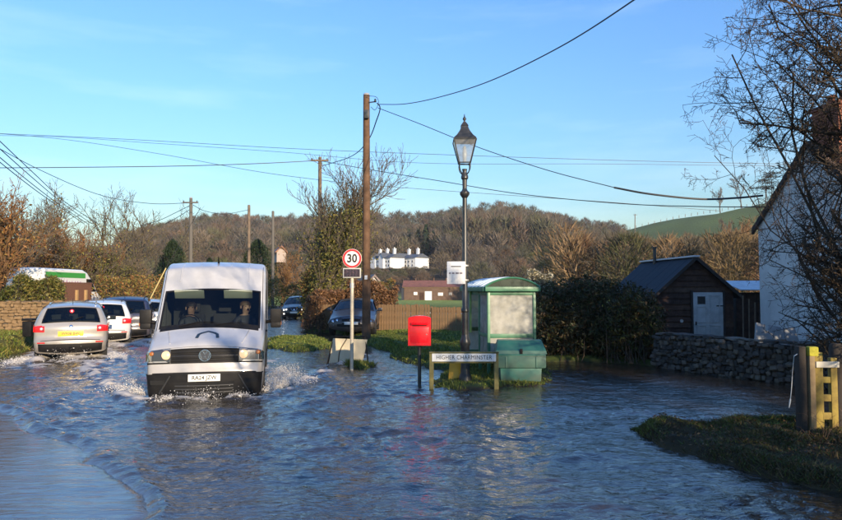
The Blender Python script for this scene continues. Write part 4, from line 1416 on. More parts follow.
def make_car(key, name, label, kind, paint, txt=None, front_txt=None, lit=False, brake=False, dark_tail=False, grille='bars', lower_dark=True, interior=True, badge=False, towbar=False, high_brake=False, rear_wash=True):
    d = PROFILES[kind]; v = VEH[key]
    t = thing(name, label, 'car', v['loc'], v['rot'], 'vehicles in the flooded road')
    belt, top, tp = d['belt'], d['top'], d['taper']
    Lh = d['prof'][-2][0]
    def tumble(y, z):
        f = 1 - tp * np.clip((z - belt) / (top - belt), 0, 1.1) ** 1.15
        f = f * (1 - .035 * np.clip((.55 - z) / .3, 0, 1))
        f = f * (1 - .05 * np.clip((.9 - y) / .9, 0, 1) ** 2 - .05 * np.clip((y - (Lh - .7)) / .7, 0, 1) ** 2)
        return f
    sh = Shell(d['prof'], d['W'], d['r'], tumble)
    w0, w1 = d['ws'][0] + .05, d['ws'][1] - .05
    r0, r1 = d['rw_'][0] + .10, d['rw_'][1] - .06
    holes = [(w0, w1, -.84, .84), (r0, r1, -.80, .80)]
    zb = .24
    sh.body(t, paint, holes, [(y, d['rw'] + .055) for y in d['wb']], zb)
    # glass
    ws = sh.patch('windscreen', m_glass, t, -.85, .85, w0 - .01, w1 + .01, .002, 12, 6, False)
    rw = sh.patch('rear_window', m_glass, t, -.81, .81, r0 - .01, r1 + .01, .002, 12, 6, False)
    # dark rubber round the panes
    for nm, a, b, uu, par in (('windscreen_seal', w0, w1, .85, ws), ('window_seal', r0, r1, .81, rw)):
        mb = MB()
        ring = [(a, x) for x in np.linspace(-uu, uu, 9)] + [(x, uu) for x in np.linspace(a, b, 6)[1:]] + [(b, x) for x in np.linspace(uu, -uu, 9)[1:]] + [(x, -uu) for x in np.linspace(b, a, 6)[1:]]
        mb.tube([tuple(sh.at(np.array(p), np.array(q), .003)) for p, q in ring], .014, 5, False)
        mb.build(nm, m_black, par, 60)
    for sgn in (-1, 1):
        pl = d['side']
        w_ = sh.side_panel('side_window', m_glass_dark, t, sgn, pl)
        ym = (pl[0][0] * .45 + pl[-1][0] * .55)
        sh.side_panel('door_pillar', m_black, t, sgn, [(ym - .03, belt + .05), (ym - .05, top - .09), (ym + .04, top - .09), (ym + .06, belt + .05)], .009)
        # door seams and handles
        for yy in (1.30, ym, pl[-1][0] - .15):
            MB().tube([(sgn * (d['W'] * float(tumble(yy, zz)) + .0005), yy, zz) for zz in np.linspace(.42, belt, 6)], .005, 4).build('door_seam', m_under, t)
        for yy in (ym - .16, pl[-1][0] - .3):
            x = d['W'] * float(tumble(yy, belt - .1))
            MB().box((sgn * (x + .012), yy, belt - .08), (.03, .17, .025), bev=.01).build('door_handle', paint, t, 50)
        mirror(t, sgn, d['W'] * float(tumble(d['side'][0][0] + .1, belt + .08)), d['side'][0][0] + .08, belt + .07, m_black if kind != 'saloon' else paint, .17, .10, .13, .05)
        for yw in d['wb']:
            wheel(t, sgn * (d['W'] - .12), yw, d['rw'], .21, sgn)
        sh.side_panel('sill', m_black, t, sgn, [(d['wb'][0] + d['rw'] + .06, .25), (d['wb'][0] + d['rw'] + .08, .36), (d['wb'][1] - d['rw'] - .08, .36), (d['wb'][1] - d['rw'] - .06, .25)], .006)
    und = MB().box((0, Lh * .5, .42), (2 * d['W'] - .5, Lh - .5, .3)).build('underbody', m_under, t)
    # ---- nose
    g0, g1 = (.60, .80) if kind != 'saloon' else (.50, .74)
    gr = sh.patch('grille', m_black, t, -.40, .40, sh.sf(g0), sh.sf(g1), .006)
    bars = MB()
    if grille == 'v':
        for sgn in (-1, 1):
            bars.tube([tuple(sh.at(np.array(sh.sf(g1 - .005)), np.array(sgn * .26), .012)), tuple(sh.at(np.array(sh.sf(g0 + .03)), np.array(sgn * .12), .014)), tuple(sh.at(np.array(sh.sf(g0 + .02)), np.array(0.0), .014))], .014, 6)
    else:
        for zz in np.linspace(g0 + .04, g1 - .04, 2):
            bars.tube([tuple(sh.at(np.array(sh.sf(zz)), np.array(x), .012)) for x in np.linspace(-.38, .38, 7)], .010, 6)
    bars.build('grille_bar', m_chrome, gr, 60)
    ebm = lamp_disc(sh, 'emblem', m_chrome, gr, sh.sf((g0 + g1) / 2), 0.0, .055, .012)
    for sgn in (-1, 1):
        hb = sh.patch('headlight', m_refl, t, sgn * .46, sgn * .97, lambda x: sh.sf(g0 + .06 + .04 * abs(x)), lambda x: sh.sf(g1 - .01 + .06 * abs(x)), .006, 8, 5)
        sh.patch('lens', m_lens, hb, sgn * .45, sgn * .98, lambda x: sh.sf(g0 + .05 + .04 * abs(x)), lambda x: sh.sf(g1 + .06 * abs(x)), .022, 8, 5)
        for uu, rr in ((.60, .055), (.78, .06)):
            lamp_disc(sh, 'lamp', (m_lamp_w if lit else m_chrome), hb, sh.sf((g0 + g1) / 2 + .06), sgn * uu, rr, .010)
    lb = sh.patch('front_bumper', m_black if lower_dark else paint, t, -.98, .98, sh.sf(.24), sh.sf(.36), .010, 14, 4)
    sh.patch('air_intake', m_under, t, -.62, .62, sh.sf(.37), sh.sf(.48), .005, 10, 3)
    for sgn in (-1, 1):
        lamp_disc(sh, 'fog_lamp', m_lamp_w if lit else m_refl, t, sh.sf(.42), sgn * .78, .045, .006)
    if front_txt:
        p = sh.at(np.array(sh.sf(.52)), np.array(0.), .012)
        plate(t, front_txt, tuple(p), 0, -1, m_plate_w)
    else:
        p = sh.at(np.array(sh.sf(.52)), np.array(0.), .012)
        MB().box((0, 0, 0), (.52, .012, .11), bev=.004).build('number_plate', m_plate_w, t, 40, tuple(p))
    # ---- tail
    zt1, zt0 = (1.02, .80) if kind == 'suv' else ((1.25, .86) if kind == 'mpv' else (.92, .74))
    for sgn in (-1, 1):
        tl = sh.patch('tail_light', m_red_lit if brake else m_red, t, sgn * .72, sgn * 1.0, lambda x: sh.sr(zt1 - .10 * (1 - abs(x)) if kind == 'suv' else zt1), lambda x: sh.sr(zt0 + .05 * (1 - abs(x))), .014, 10, 6)
        if brake:
            lamp_disc(sh, 'brake_lamp', m_red_dot, tl, sh.sr((zt0 + zt1) / 2), sgn * .80, .035, .02)
            sh.patch('reversing_lens', m_refl, tl, sgn * .74, sgn * .84, sh.sr(zt0 + .10), sh.sr(zt0 + .05), .018, 4, 3)
        # rear side lamp wrapping round the flank
        ye = d['prof'][11][0]
        sh.side_panel('tail_light_side', m_red_lit if brake else m_red, t, sgn, [(ye - .13, zt0 + .02), (ye - .13, zt1 - .02), (ye - .34, zt1 - .01), (ye - .22, zt0 + .05)], .008)
        # bumper reflectors
        sh.patch('reflector', m_red, t, sgn * .70, sgn * .90, sh.sr(.565), sh.sr(.52), .014, 4, 2)
    sh.patch('rear_bumper', m_black, t, -1.0, 1.0, sh.sr(.50), sh.sr(.26), .012, 16, 5)
    sh.patch('bumper_seam', m_under, t, -.97, .97, sh.sr(.618), sh.sr(.604), .004, 12, 1)
    rec = sh.patch('plate_recess', paint, t, -.44, .44, sh.sr(.86), sh.sr(.66), .012, 8, 4)
    if txt:
        p = sh.at(np.array(sh.sr(.765)), np.array(0.), .024)
        plate(t, txt, tuple(p), 0, 1, m_plate_y, .60, .135, .105, .92)
    if badge:
        lamp_disc(sh, 'emblem', m_chrome, t, sh.sr(.95), 0.0, .045, .006)
    if high_brake:
        lamp_disc(sh, 'high_brake_light', m_red_dot, t, d['rw_'][0] + .32, 0.0, .03, .012)
        lamp_disc(sh, 'high_brake_glow', m_red_lit, t, d['rw_'][0] + .32, 0.0, .055, .004)
    wp = MB().tube([tuple(sh.at(np.array(r1 - .02), np.array(0.0), .02)), tuple(sh.at(np.array(r1 - .28), np.array(-.35), .02))], .010, 5)
    wp.build('wiper', m_black, t)
    MB().tube([(0, d['prof'][8][0] + .12, top - .06), (0, d['prof'][8][0] + .22, top + .10)], [.008, .003], 5).build('aerial', m_black, t)
    if kind != 'saloon':
        for sgn in (-1, 1):
            rl = MB()
            yy = np.linspace(d['prof'][6][0] + .35, d['prof'][8][0] + .1, 8)
            pts = []
            for y_ in yy:
                i = int(np.argmin(np.abs(sh.y - y_) + 9 * (sh.z < top - .25)))
                q = sh.at(np.array(sh.s[i]), np.array(sgn * .86), .035)
                pts.append(tuple(q))
            rl.tube(pts, .014, 6).build('roof_rail', m_chrome if badge else m_black, t, 60)
    if towbar:
        tb = MB().tube([(0, Lh - .2, .30), (0, Lh + .06, .30), (0, Lh + .10, .40)], .022, 8)
        tb.lathe([(.001, -.03), (.022, -.022), (.03, 0), (.022, .022), (.001, .03)], 10, Matrix.Translation((0, Lh + .10, .43)), False)
        tb.build('tow_bar', m_black, t, 60)
    if interior:
        for sx in (-.38, .38):
            seat(t, sx, 2.15, .52, m_seat)
        for sx in (-.42, 0.0, .42):
            seat(t, sx, 3.05, .52, m_seat, .42, .56)
        MB().box((0, d['prof'][5][0] + .35, belt - .12), (1.35, .5, .18), bev=.05).build('dashboard', m_seat, t, 40)
        dx = .38
        MB().lathe([(.17, -.012), (.185, 0), (.17, .012)], 18, Matrix.Translation((dx, d['prof'][5][0] + .62, belt + .02)) @ Euler((rad(65), 0, 0)).to_matrix().to_4x4(), False).build('steering_wheel', m_black, t, 60)
    return t

make_car('silver', 'silver_car', 'silver crossover car driving away through the flood, tow bar and yellow plate', 'suv', car_paint('paint_silver', (0.36, 0.34, 0.31), True), txt='WF08 BWJ', brake=True, badge=True, towbar=True, high_brake=True)
make_car('white', 'white_car', 'white car with red brake lights, second in the queue behind the silver one', 'suv', car_paint('paint_white', (0.72, 0.70, 0.66)), brake=True, high_brake=True)
make_car('blue', 'blue_car', 'dark blue people carrier, third in the queue, ahead of the white car', 'mpv', car_paint('paint_blue', (0.016, 0.022, 0.055)), brake=True)
make_car('pale', 'pale_car', 'pale grey car half hidden by the white van, furthest in the queue', 'suv', car_paint('paint_pale', (0.38, 0.42, 0.46), True))
make_car('dark', 'dark_car', 'dark oncoming car with headlights lit, far along the flooded lane', 'suv', car_paint('paint_dark', (0.018, 0.022, 0.026)), lit=True, grille='v')
make_car('dark2', 'dark_car', 'dark car following close behind the oncoming car with lit headlights', 'suv', car_paint('paint_dark2', (0.022, 0.024, 0.03)), lit=False)
pm = G(351, 337, 0.10)
VEH['merc'] = dict(loc=Vector((pm.x, pm.y, 0.10)), rot=rot_rear(Vector((-0.02, 1.0, 0))), rear=Vector((0.1, 1, 0)), L=4.8, W=.92)
make_car('merc', 'dark_saloon', 'dark blue saloon car parked on the verge behind the speed sign', 'saloon', car_paint('paint_navy', (0.008, 0.012, 0.024)), lower_dark=False)

# ------------------------------------------------------------------ the white van
v = VEH['van']
VAN_M = Matrix.Translation(v['loc']) @ Matrix.Rotation(v['rot'], 4, 'Z')
van = thing('white_van', 'large white high-roofed delivery van ploughing through the flood towards us', 'van', v['loc'], v['rot'], 'vehicles in the flooded road')
m_vanpaint = mat('van_white', (0.48, 0.475, 0.465), 0.32, var=((0.39, 0.385, 0.37), 2.2, 6, .35, .7), coat=.6, dirt=((0.22, 0.17, 0.12), 0.35, 1.25))
def vt(y, z):
    f = 1 - .014 * np.clip((z - 1.15) / 1.5, 0, 1) ** 1.2
    f = f * (1 - .06 * np.clip((1.0 - y) / 1.0, 0, 1) ** 2)
    return f * (1 - .03 * np.clip((.6 - z) / .35, 0, 1))
VP = [(.10, .10, .11), (.02, .22, .12), (0, .44, .12), (.0, .66, .12), (.05, .74, .13), (.05, .84, .13), (.08, 1.06, .13), (.20, 1.14, .12), (.84, 1.38, .11), (1.58, 2.12, .10), (1.66, 2.20, .09), (1.98, 2.56, .08), (2.5, 2.68, .045), (5.8, 2.67, .045), (5.97, 2.57, .03), (5.99, .50, .03), (5.94, .34, .03)]
vs = Shell(VP, 1.02, .095, vt, 2.2)
vs.body(van, m_vanpaint, [(8.07, 8.96, -.885, .885)], [(1.0, .42), (4.64, .42)], .30)
vws = vs.patch('windscreen', glass_mat('van_glass', (0.60, 0.66, 0.63)), van, -.89, .89, 8.06, 8.97, .002, 14, 8, False)
# black border of the screen
for nm, u0, u1, s0, s1 in (('screen_border', -.905, .905, 8.03, 8.095), ('screen_border', -.905, .905, 8.945, 8.985), ('screen_border', -.905, -.872, 8.095, 8.945), ('screen_border', .872, .905, 8.095, 8.945)):
    vs.patch(nm, m_black, vws, u0, u1, s0, s1, .006, 10 if u1 - u0 > .1 else 2, 2 if u1 - u0 > .1 else 8)
cowl = vs.patch('scuttle', m_black, van, -.88, .88, 7.955, 8.03, .006, 12, 3)
for u0, u1 in ((-.55, .10), (.10, .70)):
    MB().tube([tuple(vs.at(np.array(8.03), np.array(u0), .025)), tuple(vs.at(np.array(8.10), np.array((u0 + u1) / 2), .03)), tuple(vs.at(np.array(8.11), np.array(u1), .02))], [.012, .012, .007], 6).build('wiper', m_black, van, 60)
# grille between the lamps
zg0, zg1 = .785, 1.045
gr = vs.patch('grille', m_black, van, -.60, .60, vs.sf(zg0), vs.sf(zg1), .006, 12, 6)
for zz in (.825, .875, .925, .975, 1.02):
    MB().tube([tuple(vs.at(np.array(vs.sf(zz)), np.array(x), .010)) for x in np.linspace(-.58, .58, 11)], .011, 6).build('grille_slat', m_black, gr, 60)
MB().tube([tuple(vs.at(np.array(vs.sf(.90)), np.array(x), .014)) for x in np.linspace(-.58, .58, 11)], .006, 6).build('grille_trim', m_refl, gr, 60)
# round maker's badge: ring with a V over a W
c0 = Vector(vs.at(np.array(vs.sf(.905)), np.array(0.), .03))
bd = MB()
ringp = [(c0.x + .098 * math.cos(a), c0.y, c0.z + .098 * math.sin(a)) for a in np.linspace(0, 2 * PI, 25)]
bd.tube(ringp, .0085, 6, False)
for pts in ([(-.046, .086), (0.0, .014), (.046, .086)], [(-.088, .042), (-.042, -.086), (0, -.012), (.042, -.086), (.088, .042)]):
    bd.tube([(c0.x + a, c0.y, c0.z + b) for a, b in pts], .0075, 6)
bd.build('badge', m_chrome, van, 60)
MB().lathe([(.10, 0), (.10, .012), (.001, .014)], 20, Matrix.Translation((c0.x, c0.y + .018, c0.z)) @ Euler((PI / 2, 0, 0)).to_matrix().to_4x4()).build('badge_backing', mat('badge_blue', (0.05, 0.055, 0.065), .3), van, 60)
for sgn in (-1, 1):
    hb = vs.patch('headlight', m_refl, van, sgn * .605, sgn * .985, lambda x: vs.sf(.80 + .02 * abs(x)), lambda x: vs.sf(1.03 + .03 * abs(x)), .004, 10, 6)
    vs.patch('lamp_surround', m_black, hb, sgn * .605, sgn * .985, lambda x: vs.sf(.775), lambda x: vs.sf(.805), .010, 8, 2)
    vs.patch('lens', m_lens, hb, sgn * .60, sgn * .99, lambda x: vs.sf(.795 + .02 * abs(x)), lambda x: vs.sf(1.035 + .03 * abs(x)), .030, 10, 6)
    lamp_disc(vs, 'lamp', m_lamp, hb, vs.sf(.925), sgn * .675, .078, .012)
    lamp_disc(vs, 'indicator', m_amber, hb, vs.sf(.97), sgn * .92, .04, .010)
    vs.patch('bumper_corner', m_black, van, sgn * .66, sgn * 1.0, vs.sf(.12), vs.sf(.62), .014, 8, 6)
    MB().tube([tuple(vs.at(np.array(vs.sf(.57)), np.array(sgn * .60), .012)), tuple(vs.at(np.array(vs.sf(.42)), np.array(sgn * .70), .016)), tuple(vs.at(np.array(vs.sf(.25)), np.array(sgn * .80), .016))], .014, 6).build('bumper_ridge', mat('plastic_grey', (.03, .03, .03), .5), van, 60)
    vs.patch('bumper_step', m_under, van, sgn * .70, sgn * .93, vs.sf(.42), vs.sf(.50), .020, 6, 3)
    # side glass, seams, mouldings, mirrors
    sw_ = vs.side_panel('side_window', m_glass_dark, van, sgn, [(1.22, 1.45), (1.78, 2.05), (2.25, 2.08), (2.28, 1.42)])
    for yy in (1.12, 2.36, 3.7):
        MB().tube([(sgn * (1.02 * float(vt(yy, z)) + .0005), yy, z) for z in np.linspace(.45, 2.25 if yy > 2 else 1.3, 9)], .006, 4).build('door_seam', m_under, van)
    vs.side_panel('side_moulding', m_black, van, sgn, [(1.46, .62), (1.46, .74), (4.18, .74), (4.18, .62)], .012)
    vs.side_panel('side_moulding', m_black, van, sgn, [(5.10, .62), (5.10, .74), (5.9, .74), (5.9, .62)], .012)
    MB().box((sgn * 1.03, 2.15, 1.22), (.03, .2, .035), bev=.01).build('door_handle', m_black, van, 50)
    mo = MB().box((sgn * 1.22, 1.30, 1.57), (.22, .13, .28), bev=.064).box((sgn * 1.22, 1.30, 1.39), (.20, .12, .12), bev=.055)
    mo.tube([(sgn * .96, 1.40, 1.43), (sgn * 1.14, 1.32, 1.46)], .035, 8)
    mo = mo.build('door_mirror', m_black, van, 50)
    MB().box((sgn * 1.22, 1.367, 1.57), (.16, .006, .23)).build('mirror_glass', m_glass_dark, mo)
    MB().box((sgn * 1.325, 1.28, 1.42), (.012, .05, .07), bev=.004).build('indicator', m_amber, mo)
    for yw in (1.0, 4.64):
        wheel(van, sgn * .90, yw, .345, .24, sgn)
    # pressed ribs: bonnet creases and roof swages
    MB().tube([tuple(vs.at(np.array(s), np.array(sgn * (.62 + .10 * (s - 7))), .000)) for s in np.linspace(7.1, 7.9, 8)], .013, 6).build('bonnet_crease', m_vanpaint, van, 60)
    MB().tube([tuple(vs.at(np.array(s), np.array(sgn * .66), -.002)) for s in np.linspace(10.2, 12.6, 14)], .014, 6).build('roof_swage', m_vanpaint, van, 60)
    MB().tube([tuple(vs.at(np.array(s), np.array(sgn * .30), -.002)) for s in np.linspace(11.2, 12.6, 12)], .010, 6).build('roof_swage', m_vanpaint, van, 60)
    MB().tube([tuple(vs.at(np.array(s), np.array(sgn * .93), .0)) for s in np.linspace(8.0, 11.5, 18)], .006, 5).build('pillar_seam', m_under, van, 60)
lb = vs.patch('lower_bumper', m_black, van, -.66, .66, vs.sf(.12), vs.sf(.62), .010, 14, 6)
br_ = vs.patch('bumper_recess', m_under, lb, -.54, .54, vs.sf(.24), vs.sf(.45), .013, 10, 3)
for zz in (.28, .335, .39):
    MB().tube([tuple(vs.at(np.array(vs.sf(zz)), np.array(x), .018)) for x in np.linspace(-.52, .52, 9)], .012, 6).build('bumper_slat', mat('plastic_grey', (.03, .03, .03), .5), lb, 60)
vs.patch('bumper_lip', m_black, van, -1.0, 1.0, vs.sf(.60), vs.sf(.64), .022, 16, 2)
vs.patch('bonnet_seam', m_under, van, -.93, .93, vs.sf(1.068), vs.sf(1.078), .003, 14, 1)
p = vs.at(np.array(vs.sf(.535)), np.array(0.), .022)
plate(van, 'RA24 JZW', tuple(p), 0, -1, m_plate_w, .54, .125, .098, .95)
# dark bracket-shaped sticker on the bonnet
stk = MB()
bent = [(-.185, 7.30), (-.165, 7.52), (-.115, 7.60), (0, 7.70), (.115, 7.60), (.165, 7.52), (.185, 7.30)]
for i in range(len(bent) - 1):
    (xa, sa), (xb, sb) = bent[i], bent[i + 1]
    pa, pb = Vector(vs.at(np.array(sa), np.array(xa / 1.02), .004)), Vector(vs.at(np.array(sb), np.array(xb / 1.02), .004))
    w_ = .055
    dirv = (pb - pa).normalized()
    nrm = Vector(vs.at(np.array(sa), np.array(0.), .1)) - Vector(vs.at(np.array(sa), np.array(0.), 0))
    sd = dirv.cross(nrm.normalized()).normalized() * w_ / 2
    pa2, pb2 = pa - dirv * .008, pb + dirv * .008
    stk.add([pa2 - sd, pa2 + sd, pb2 + sd, pb2 - sd], [(0, 1, 2, 3)])
for xa in (-.185, .185):
    pa = Vector(vs.at(np.array(7.33), np.array(xa / 1.02), .0045))
    stk.box(pa, (.05, .06, .004), rot=(.35, 0, 0))
stk.build('bonnet_sticker', mat('sticker_blue', (0.012, 0.03, 0.05), .4), van)
# inside the cab
MB().box((0, 1.30, 1.20), (1.80, .75, .30), bev=.07).build('dashboard', m_seat, van, 40)
MB().box((0, 2.75, 1.45), (1.84, .05, 2.0)).build('bulkhead', mat('bulkhead', (0.02, 0.022, 0.026), .8), van)
MB().box((0, 1.9, .62), (1.8, 1.7, .06)).build('cab_floor', m_under, van)
for sx in (-.48, .15, .58):
    seat(van, sx, 2.35, .92, m_seat, .46, .66)
for sx, nm in ((-.47, 'sun_visor'), (.47, 'sun_visor')):
    MB().box((sx, 1.62, 2.00), (.56, .025, .22), rot=(.75, 0, 0), bev=.01).build(nm, mat('visor', (0.34, 0.37, 0.31), .8), van, 40)
MB().lathe([(.19, -.014), (.208, 0), (.19, .014)], 20, Matrix.Translation((-.48, 1.72, 1.42)) @ Euler((rad(55), 0, 0)).to_matrix().to_4x4(), False).build('steering_wheel', m_black, van, 60)
MB().box((.25, 1.13, 1.365), (.55, .20, .006), rot=(.1, 0, 0)).build('dash_papers', mat('paper', (.30, .30, .27), .8), van)
MB().tube([tuple(vs.at(np.array(11.75), np.array(0.02), .0)), tuple(vs.at(np.array(11.6), np.array(0.02), .16))], [.022, .006], 6).build('aerial', m_black, van, 60)
MB().box((0, 3.0, .50), (1.5, 5.2, .3)).build('underbody', m_under, van)
MB().box((0, 1.05, 1.75), (.14, .02, .03)).build('mirror_stalk', m_black, van) if False else None
for sgn in (-1, 1):
    MB().box((sgn * .90, 5.985, .95), (.13, .03, .34), bev=.01).build('tail_light', m_red, van, 40)

# ------------------------------------------------------------------ the two people in the cab
def person(label, wpos, rotz, cloth, skin, hair, look=0.0):
    V, E, R, ix = [], [], [], {}
    def vtx(k, p, r, par=None):
        ix[k] = len(V); V.append(p); R.append(r)
        if par is not None: E.append((ix[par], ix[k]))
    vtx('pelvis', (0, 0, 0), .15)
    vtx('waist', (0, .03, .18), .14, 'pelvis'); vtx('chest', (0, .04, .36), .155, 'waist'); vtx('collar', (0, .03, .50), .10, 'chest')
    vtx('neck', (0, .01, .57), .055, 'collar'); vtx('jaw', (0, -.015, .645), .075, 'neck'); vtx('head', (0, .0, .735), .098, 'jaw'); vtx('crown', (0, .01, .81), .06, 'head')
    vtx('nose', (math.sin(look) * .03, -.105, .70), .016, 'head')
    for s, n_ in ((-1, 'l'), (1, 'r')):
        vtx(n_ + 'sh', (s * .18, .04, .46), .072, 'collar'); vtx(n_ + 'el', (s * .25, -.08, .20), .05, n_ + 'sh'); vtx(n_ + 'wr', (s * .17, -.33, .24), .033, n_ + 'el'); vtx(n_ + 'pa', (s * .15, -.39, .27), .03, n_ + 'wr')
        for f in range(5):
            a = (f - 2) * .016
            vtx(n_ + 'f%d' % f, (s * .15 + a, -.445 + abs(f - 2) * .006, .29), .0095, n_ + 'pa'); vtx(n_ + 'g%d' % f, (s * .15 + a, -.455, .255), .0085, n_ + 'f%d' % f)
        vtx(n_ + 'hip', (s * .10, -.03, -.02), .10, 'pelvis'); vtx(n_ + 'kn', (s * .13, -.44, .05), .065, n_ + 'hip'); vtx(n_ + 'an', (s * .13, -.50, -.32), .04, n_ + 'kn'); vtx(n_ + 'to', (s * .13, -.64, -.36), .035, n_ + 'an')
    me = bpy.data.meshes.new('person')
    me.from_pydata(V, E, [])
    bm = bmesh.new(); bm.from_mesh(me)
    lay = bm.verts.layers.skin.verify()
    bm.verts.ensure_lookup_table()
    for i, b in enumerate(bm.verts):
        b[lay].radius = (R[i], R[i]); b[lay].use_root = (i == 0)
    bm.to_mesh(me); bm.free()
    m = bpy.data.materials.new('person_skin_and_clothes'); m.use_nodes = True
    tn = m.node_tree; pb = tn.nodes['Principled BSDF']; pb.inputs['Roughness'].default_value = .7
    tc = tn.nodes.new('ShaderNodeTexCoord'); sx = tn.nodes.new('ShaderNodeSeparateXYZ'); cr = tn.nodes.new('ShaderNodeMath'); cr.operation = 'GREATER_THAN'; cr.inputs[1].default_value = .555
    yc = tn.nodes.new('ShaderNodeMath'); yc.operation = 'LESS_THAN'; yc.inputs[1].default_value = -.345
    zc = tn.nodes.new('ShaderNodeMath'); zc.operation = 'GREATER_THAN'; zc.inputs[1].default_value = .16
    an = tn.nodes.new('ShaderNodeMath'); an.operation = 'MULTIPLY'; mx_ = tn.nodes.new('ShaderNodeMath'); mx_.operation = 'MAXIMUM'
    mc = tn.nodes.new('ShaderNodeMixRGB'); mc.inputs['Color1'].default_value = (*cloth, 1); mc.inputs['Color2'].default_value = (*skin, 1)
    lk = tn.links.new
    lk(tc.outputs['Object'], sx.inputs[0]); lk(sx.outputs['Z'], cr.inputs[0]); lk(sx.outputs['Y'], yc.inputs[0]); lk(sx.outputs['Z'], zc.inputs[0]); lk(yc.outputs[0], an.inputs[0]); lk(zc.outputs[0], an.inputs[1]); lk(an.outputs[0], mx_.inputs[0]); lk(cr.outputs[0], mx_.inputs[1]); lk(mx_.outputs[0], mc.inputs['Fac']); lk(mc.outputs['Color'], pb.inputs['Base Color'])
    me.materials.append(m)
    o = link('person', me, None, wpos, (0, 0, rotz))
    o.modifiers.new('skin', 'SKIN'); ss = o.modifiers.new('sub', 'SUBSURF'); ss.levels = 2; ss.render_levels = 2
    tag(o, label, 'person')
    hm = MB()
    hm.lathe([(.106, .0), (.112, .04), (.095, .085), (.055, .115), (.001, .122)], 16, Matrix.Translation((0, .018, .735)) @ Matrix.Rotation(-.30, 4, 'X'), False)
    hm.build('hair', mat('hair_' + str(len(MATS)), hair, .6), o, 60)
    for s in (-1, 1):
        MB().lathe([(.012, 0), (.006, .006), (.0005, .008)], 10, Matrix.Translation((s * .036, -.088, .745)) @ Euler((PI / 2, 0, 0)).to_matrix().to_4x4()).build('eye', m_ink, o, 60)
        MB().box((s * .103, .005, .725), (.018, .035, .06), bev=.008).build('ear', mat('ear_skin', skin, .7), o, 50)
    MB().box((0, -.083, .655), (.045, .012, .009), bev=.003).build('mouth', mat('lips', (.28, .10, .08), .6), o, 50)
    return o
person('van driver in dark clothes behind the wheel, left side of the windscreen', VAN_M @ Vector((-.48, 2.02, .98)), v['rot'], (.03, .033, .04), (.34, .20, .14), (.03, .02, .015))
person('passenger in dark jacket with sunlit face, right side of the windscreen', VAN_M @ Vector((.60, 1.95, 1.00)), v['rot'] + .5, (.035, .035, .045), (.42, .26, .18), (.10, .06, .03), .5)

# ------------------------------------------------------------------ spray thrown up by the wheels
m_spray = mat('spray', (0.78, 0.74, 0.68), 0.35, spec=.5)
def spray(name, label, M, jets, n, seed):
    rnd = np.random.default_rng(seed)
    P, Rr = [], []
    for (org, dr, ln, hh, wd, k) in jets:
        m_ = int(n * k)
        t = rnd.random(m_) ** .8
        sp = 0.6 + 0.8 * rnd.random((m_, 1))
        dr = np.array(dr, float)
        p = np.array(org)[None] + dr[None] * (t[:, None] * ln * sp)
        p[:, 2] += .50 * hh * 4 * t * (1 - t) * rnd.uniform(.15, 1.1, m_)
        p += rnd.normal(0, wd, (m_, 3)) * (1, 1, .45) * (0.35 + t[:, None])
        p[:, 2] = np.maximum(p[:, 2], org[2] - .02)
        P.append(p); Rr.append(rnd.gamma(1.2, .0020, m_) + .0012)
    P, Rr = np.concatenate(P), np.concatenate(Rr)
    Rr = np.minimum(Rr, .013)
    P = np.array([tuple(M @ Vector(q)) for q in P])
    oc = np.array([(1, 1, 1), (-1, -1, 1), (-1, 1, -1), (1, -1, -1)], float) * .8
    st = rnd.uniform(.6, 1.7, (len(P), 1, 3))
    V = (P[:, None, :] + oc[None] * Rr[:, None, None] * st).reshape(-1, 3)
    of = np.array([(0, 1, 3), (0, 2, 1), (0, 3, 2), (1, 2, 3)])
    Fq = ((np.arange(len(P)) * 4)[:, None, None] + of[None]).reshape(-1, 3)
    o = link(name, np_mesh(name, V, Fq, m_spray, True))
    tag(o, label, 'spray', None, 'stuff')
    return o
wl = .20
spray('van_spray', 'white spray and foam thrown up round the front of the van', VAN_M, [
    ((1.02, .5, wl), (1.0, .9, 0), .75, .30, .09, .24), ((1.02, 1.2, wl), (.8, 1.4, 0), .8, .34, .10, .20), ((1.05, 2.4, wl), (.6, 1.6, 0), .9, .20, .12, .12),
    ((-1.02, .5, wl), (-1.0, .7, 0), .7, .22, .09, .14), ((-1.02, 1.3, wl), (-.8, 1.3, 0), .7, .22, .10, .08),
    ((.5, -.12, wl), (.6, -.5, 0), .35, .09, .08, .08), ((-.5, -.12, wl), (-.6, -.5, 0), .35, .09, .08, .08), ((0, -.15, wl), (0, -.6, 0), .3, .07, .22, .06)], 14000, 1)
for key, lab, sd in (('silver', 'foaming spray at the rear wheels of the silver car', 2), ('white', 'spray beside the rear wheel of the white car', 3)):
    q = VEH[key]; Mq = Matrix.Translation(q['loc']) @ Matrix.Rotation(q['rot'], 4, 'Z'); wz = -q['loc'].z
    Lq, Wq = q['L'], q['W']
    spray('car_spray', lab, Mq, [((s * Wq, Lq - .9 + d_, wz), (s * .5, 1.0, 0), .9, .17, .11, .25) for s in (-1, 1) for d_ in (0, .5)] + [((0, Lq, wz), (0, 1, 0), .5, .06, .3, .2)], 9000, sd)
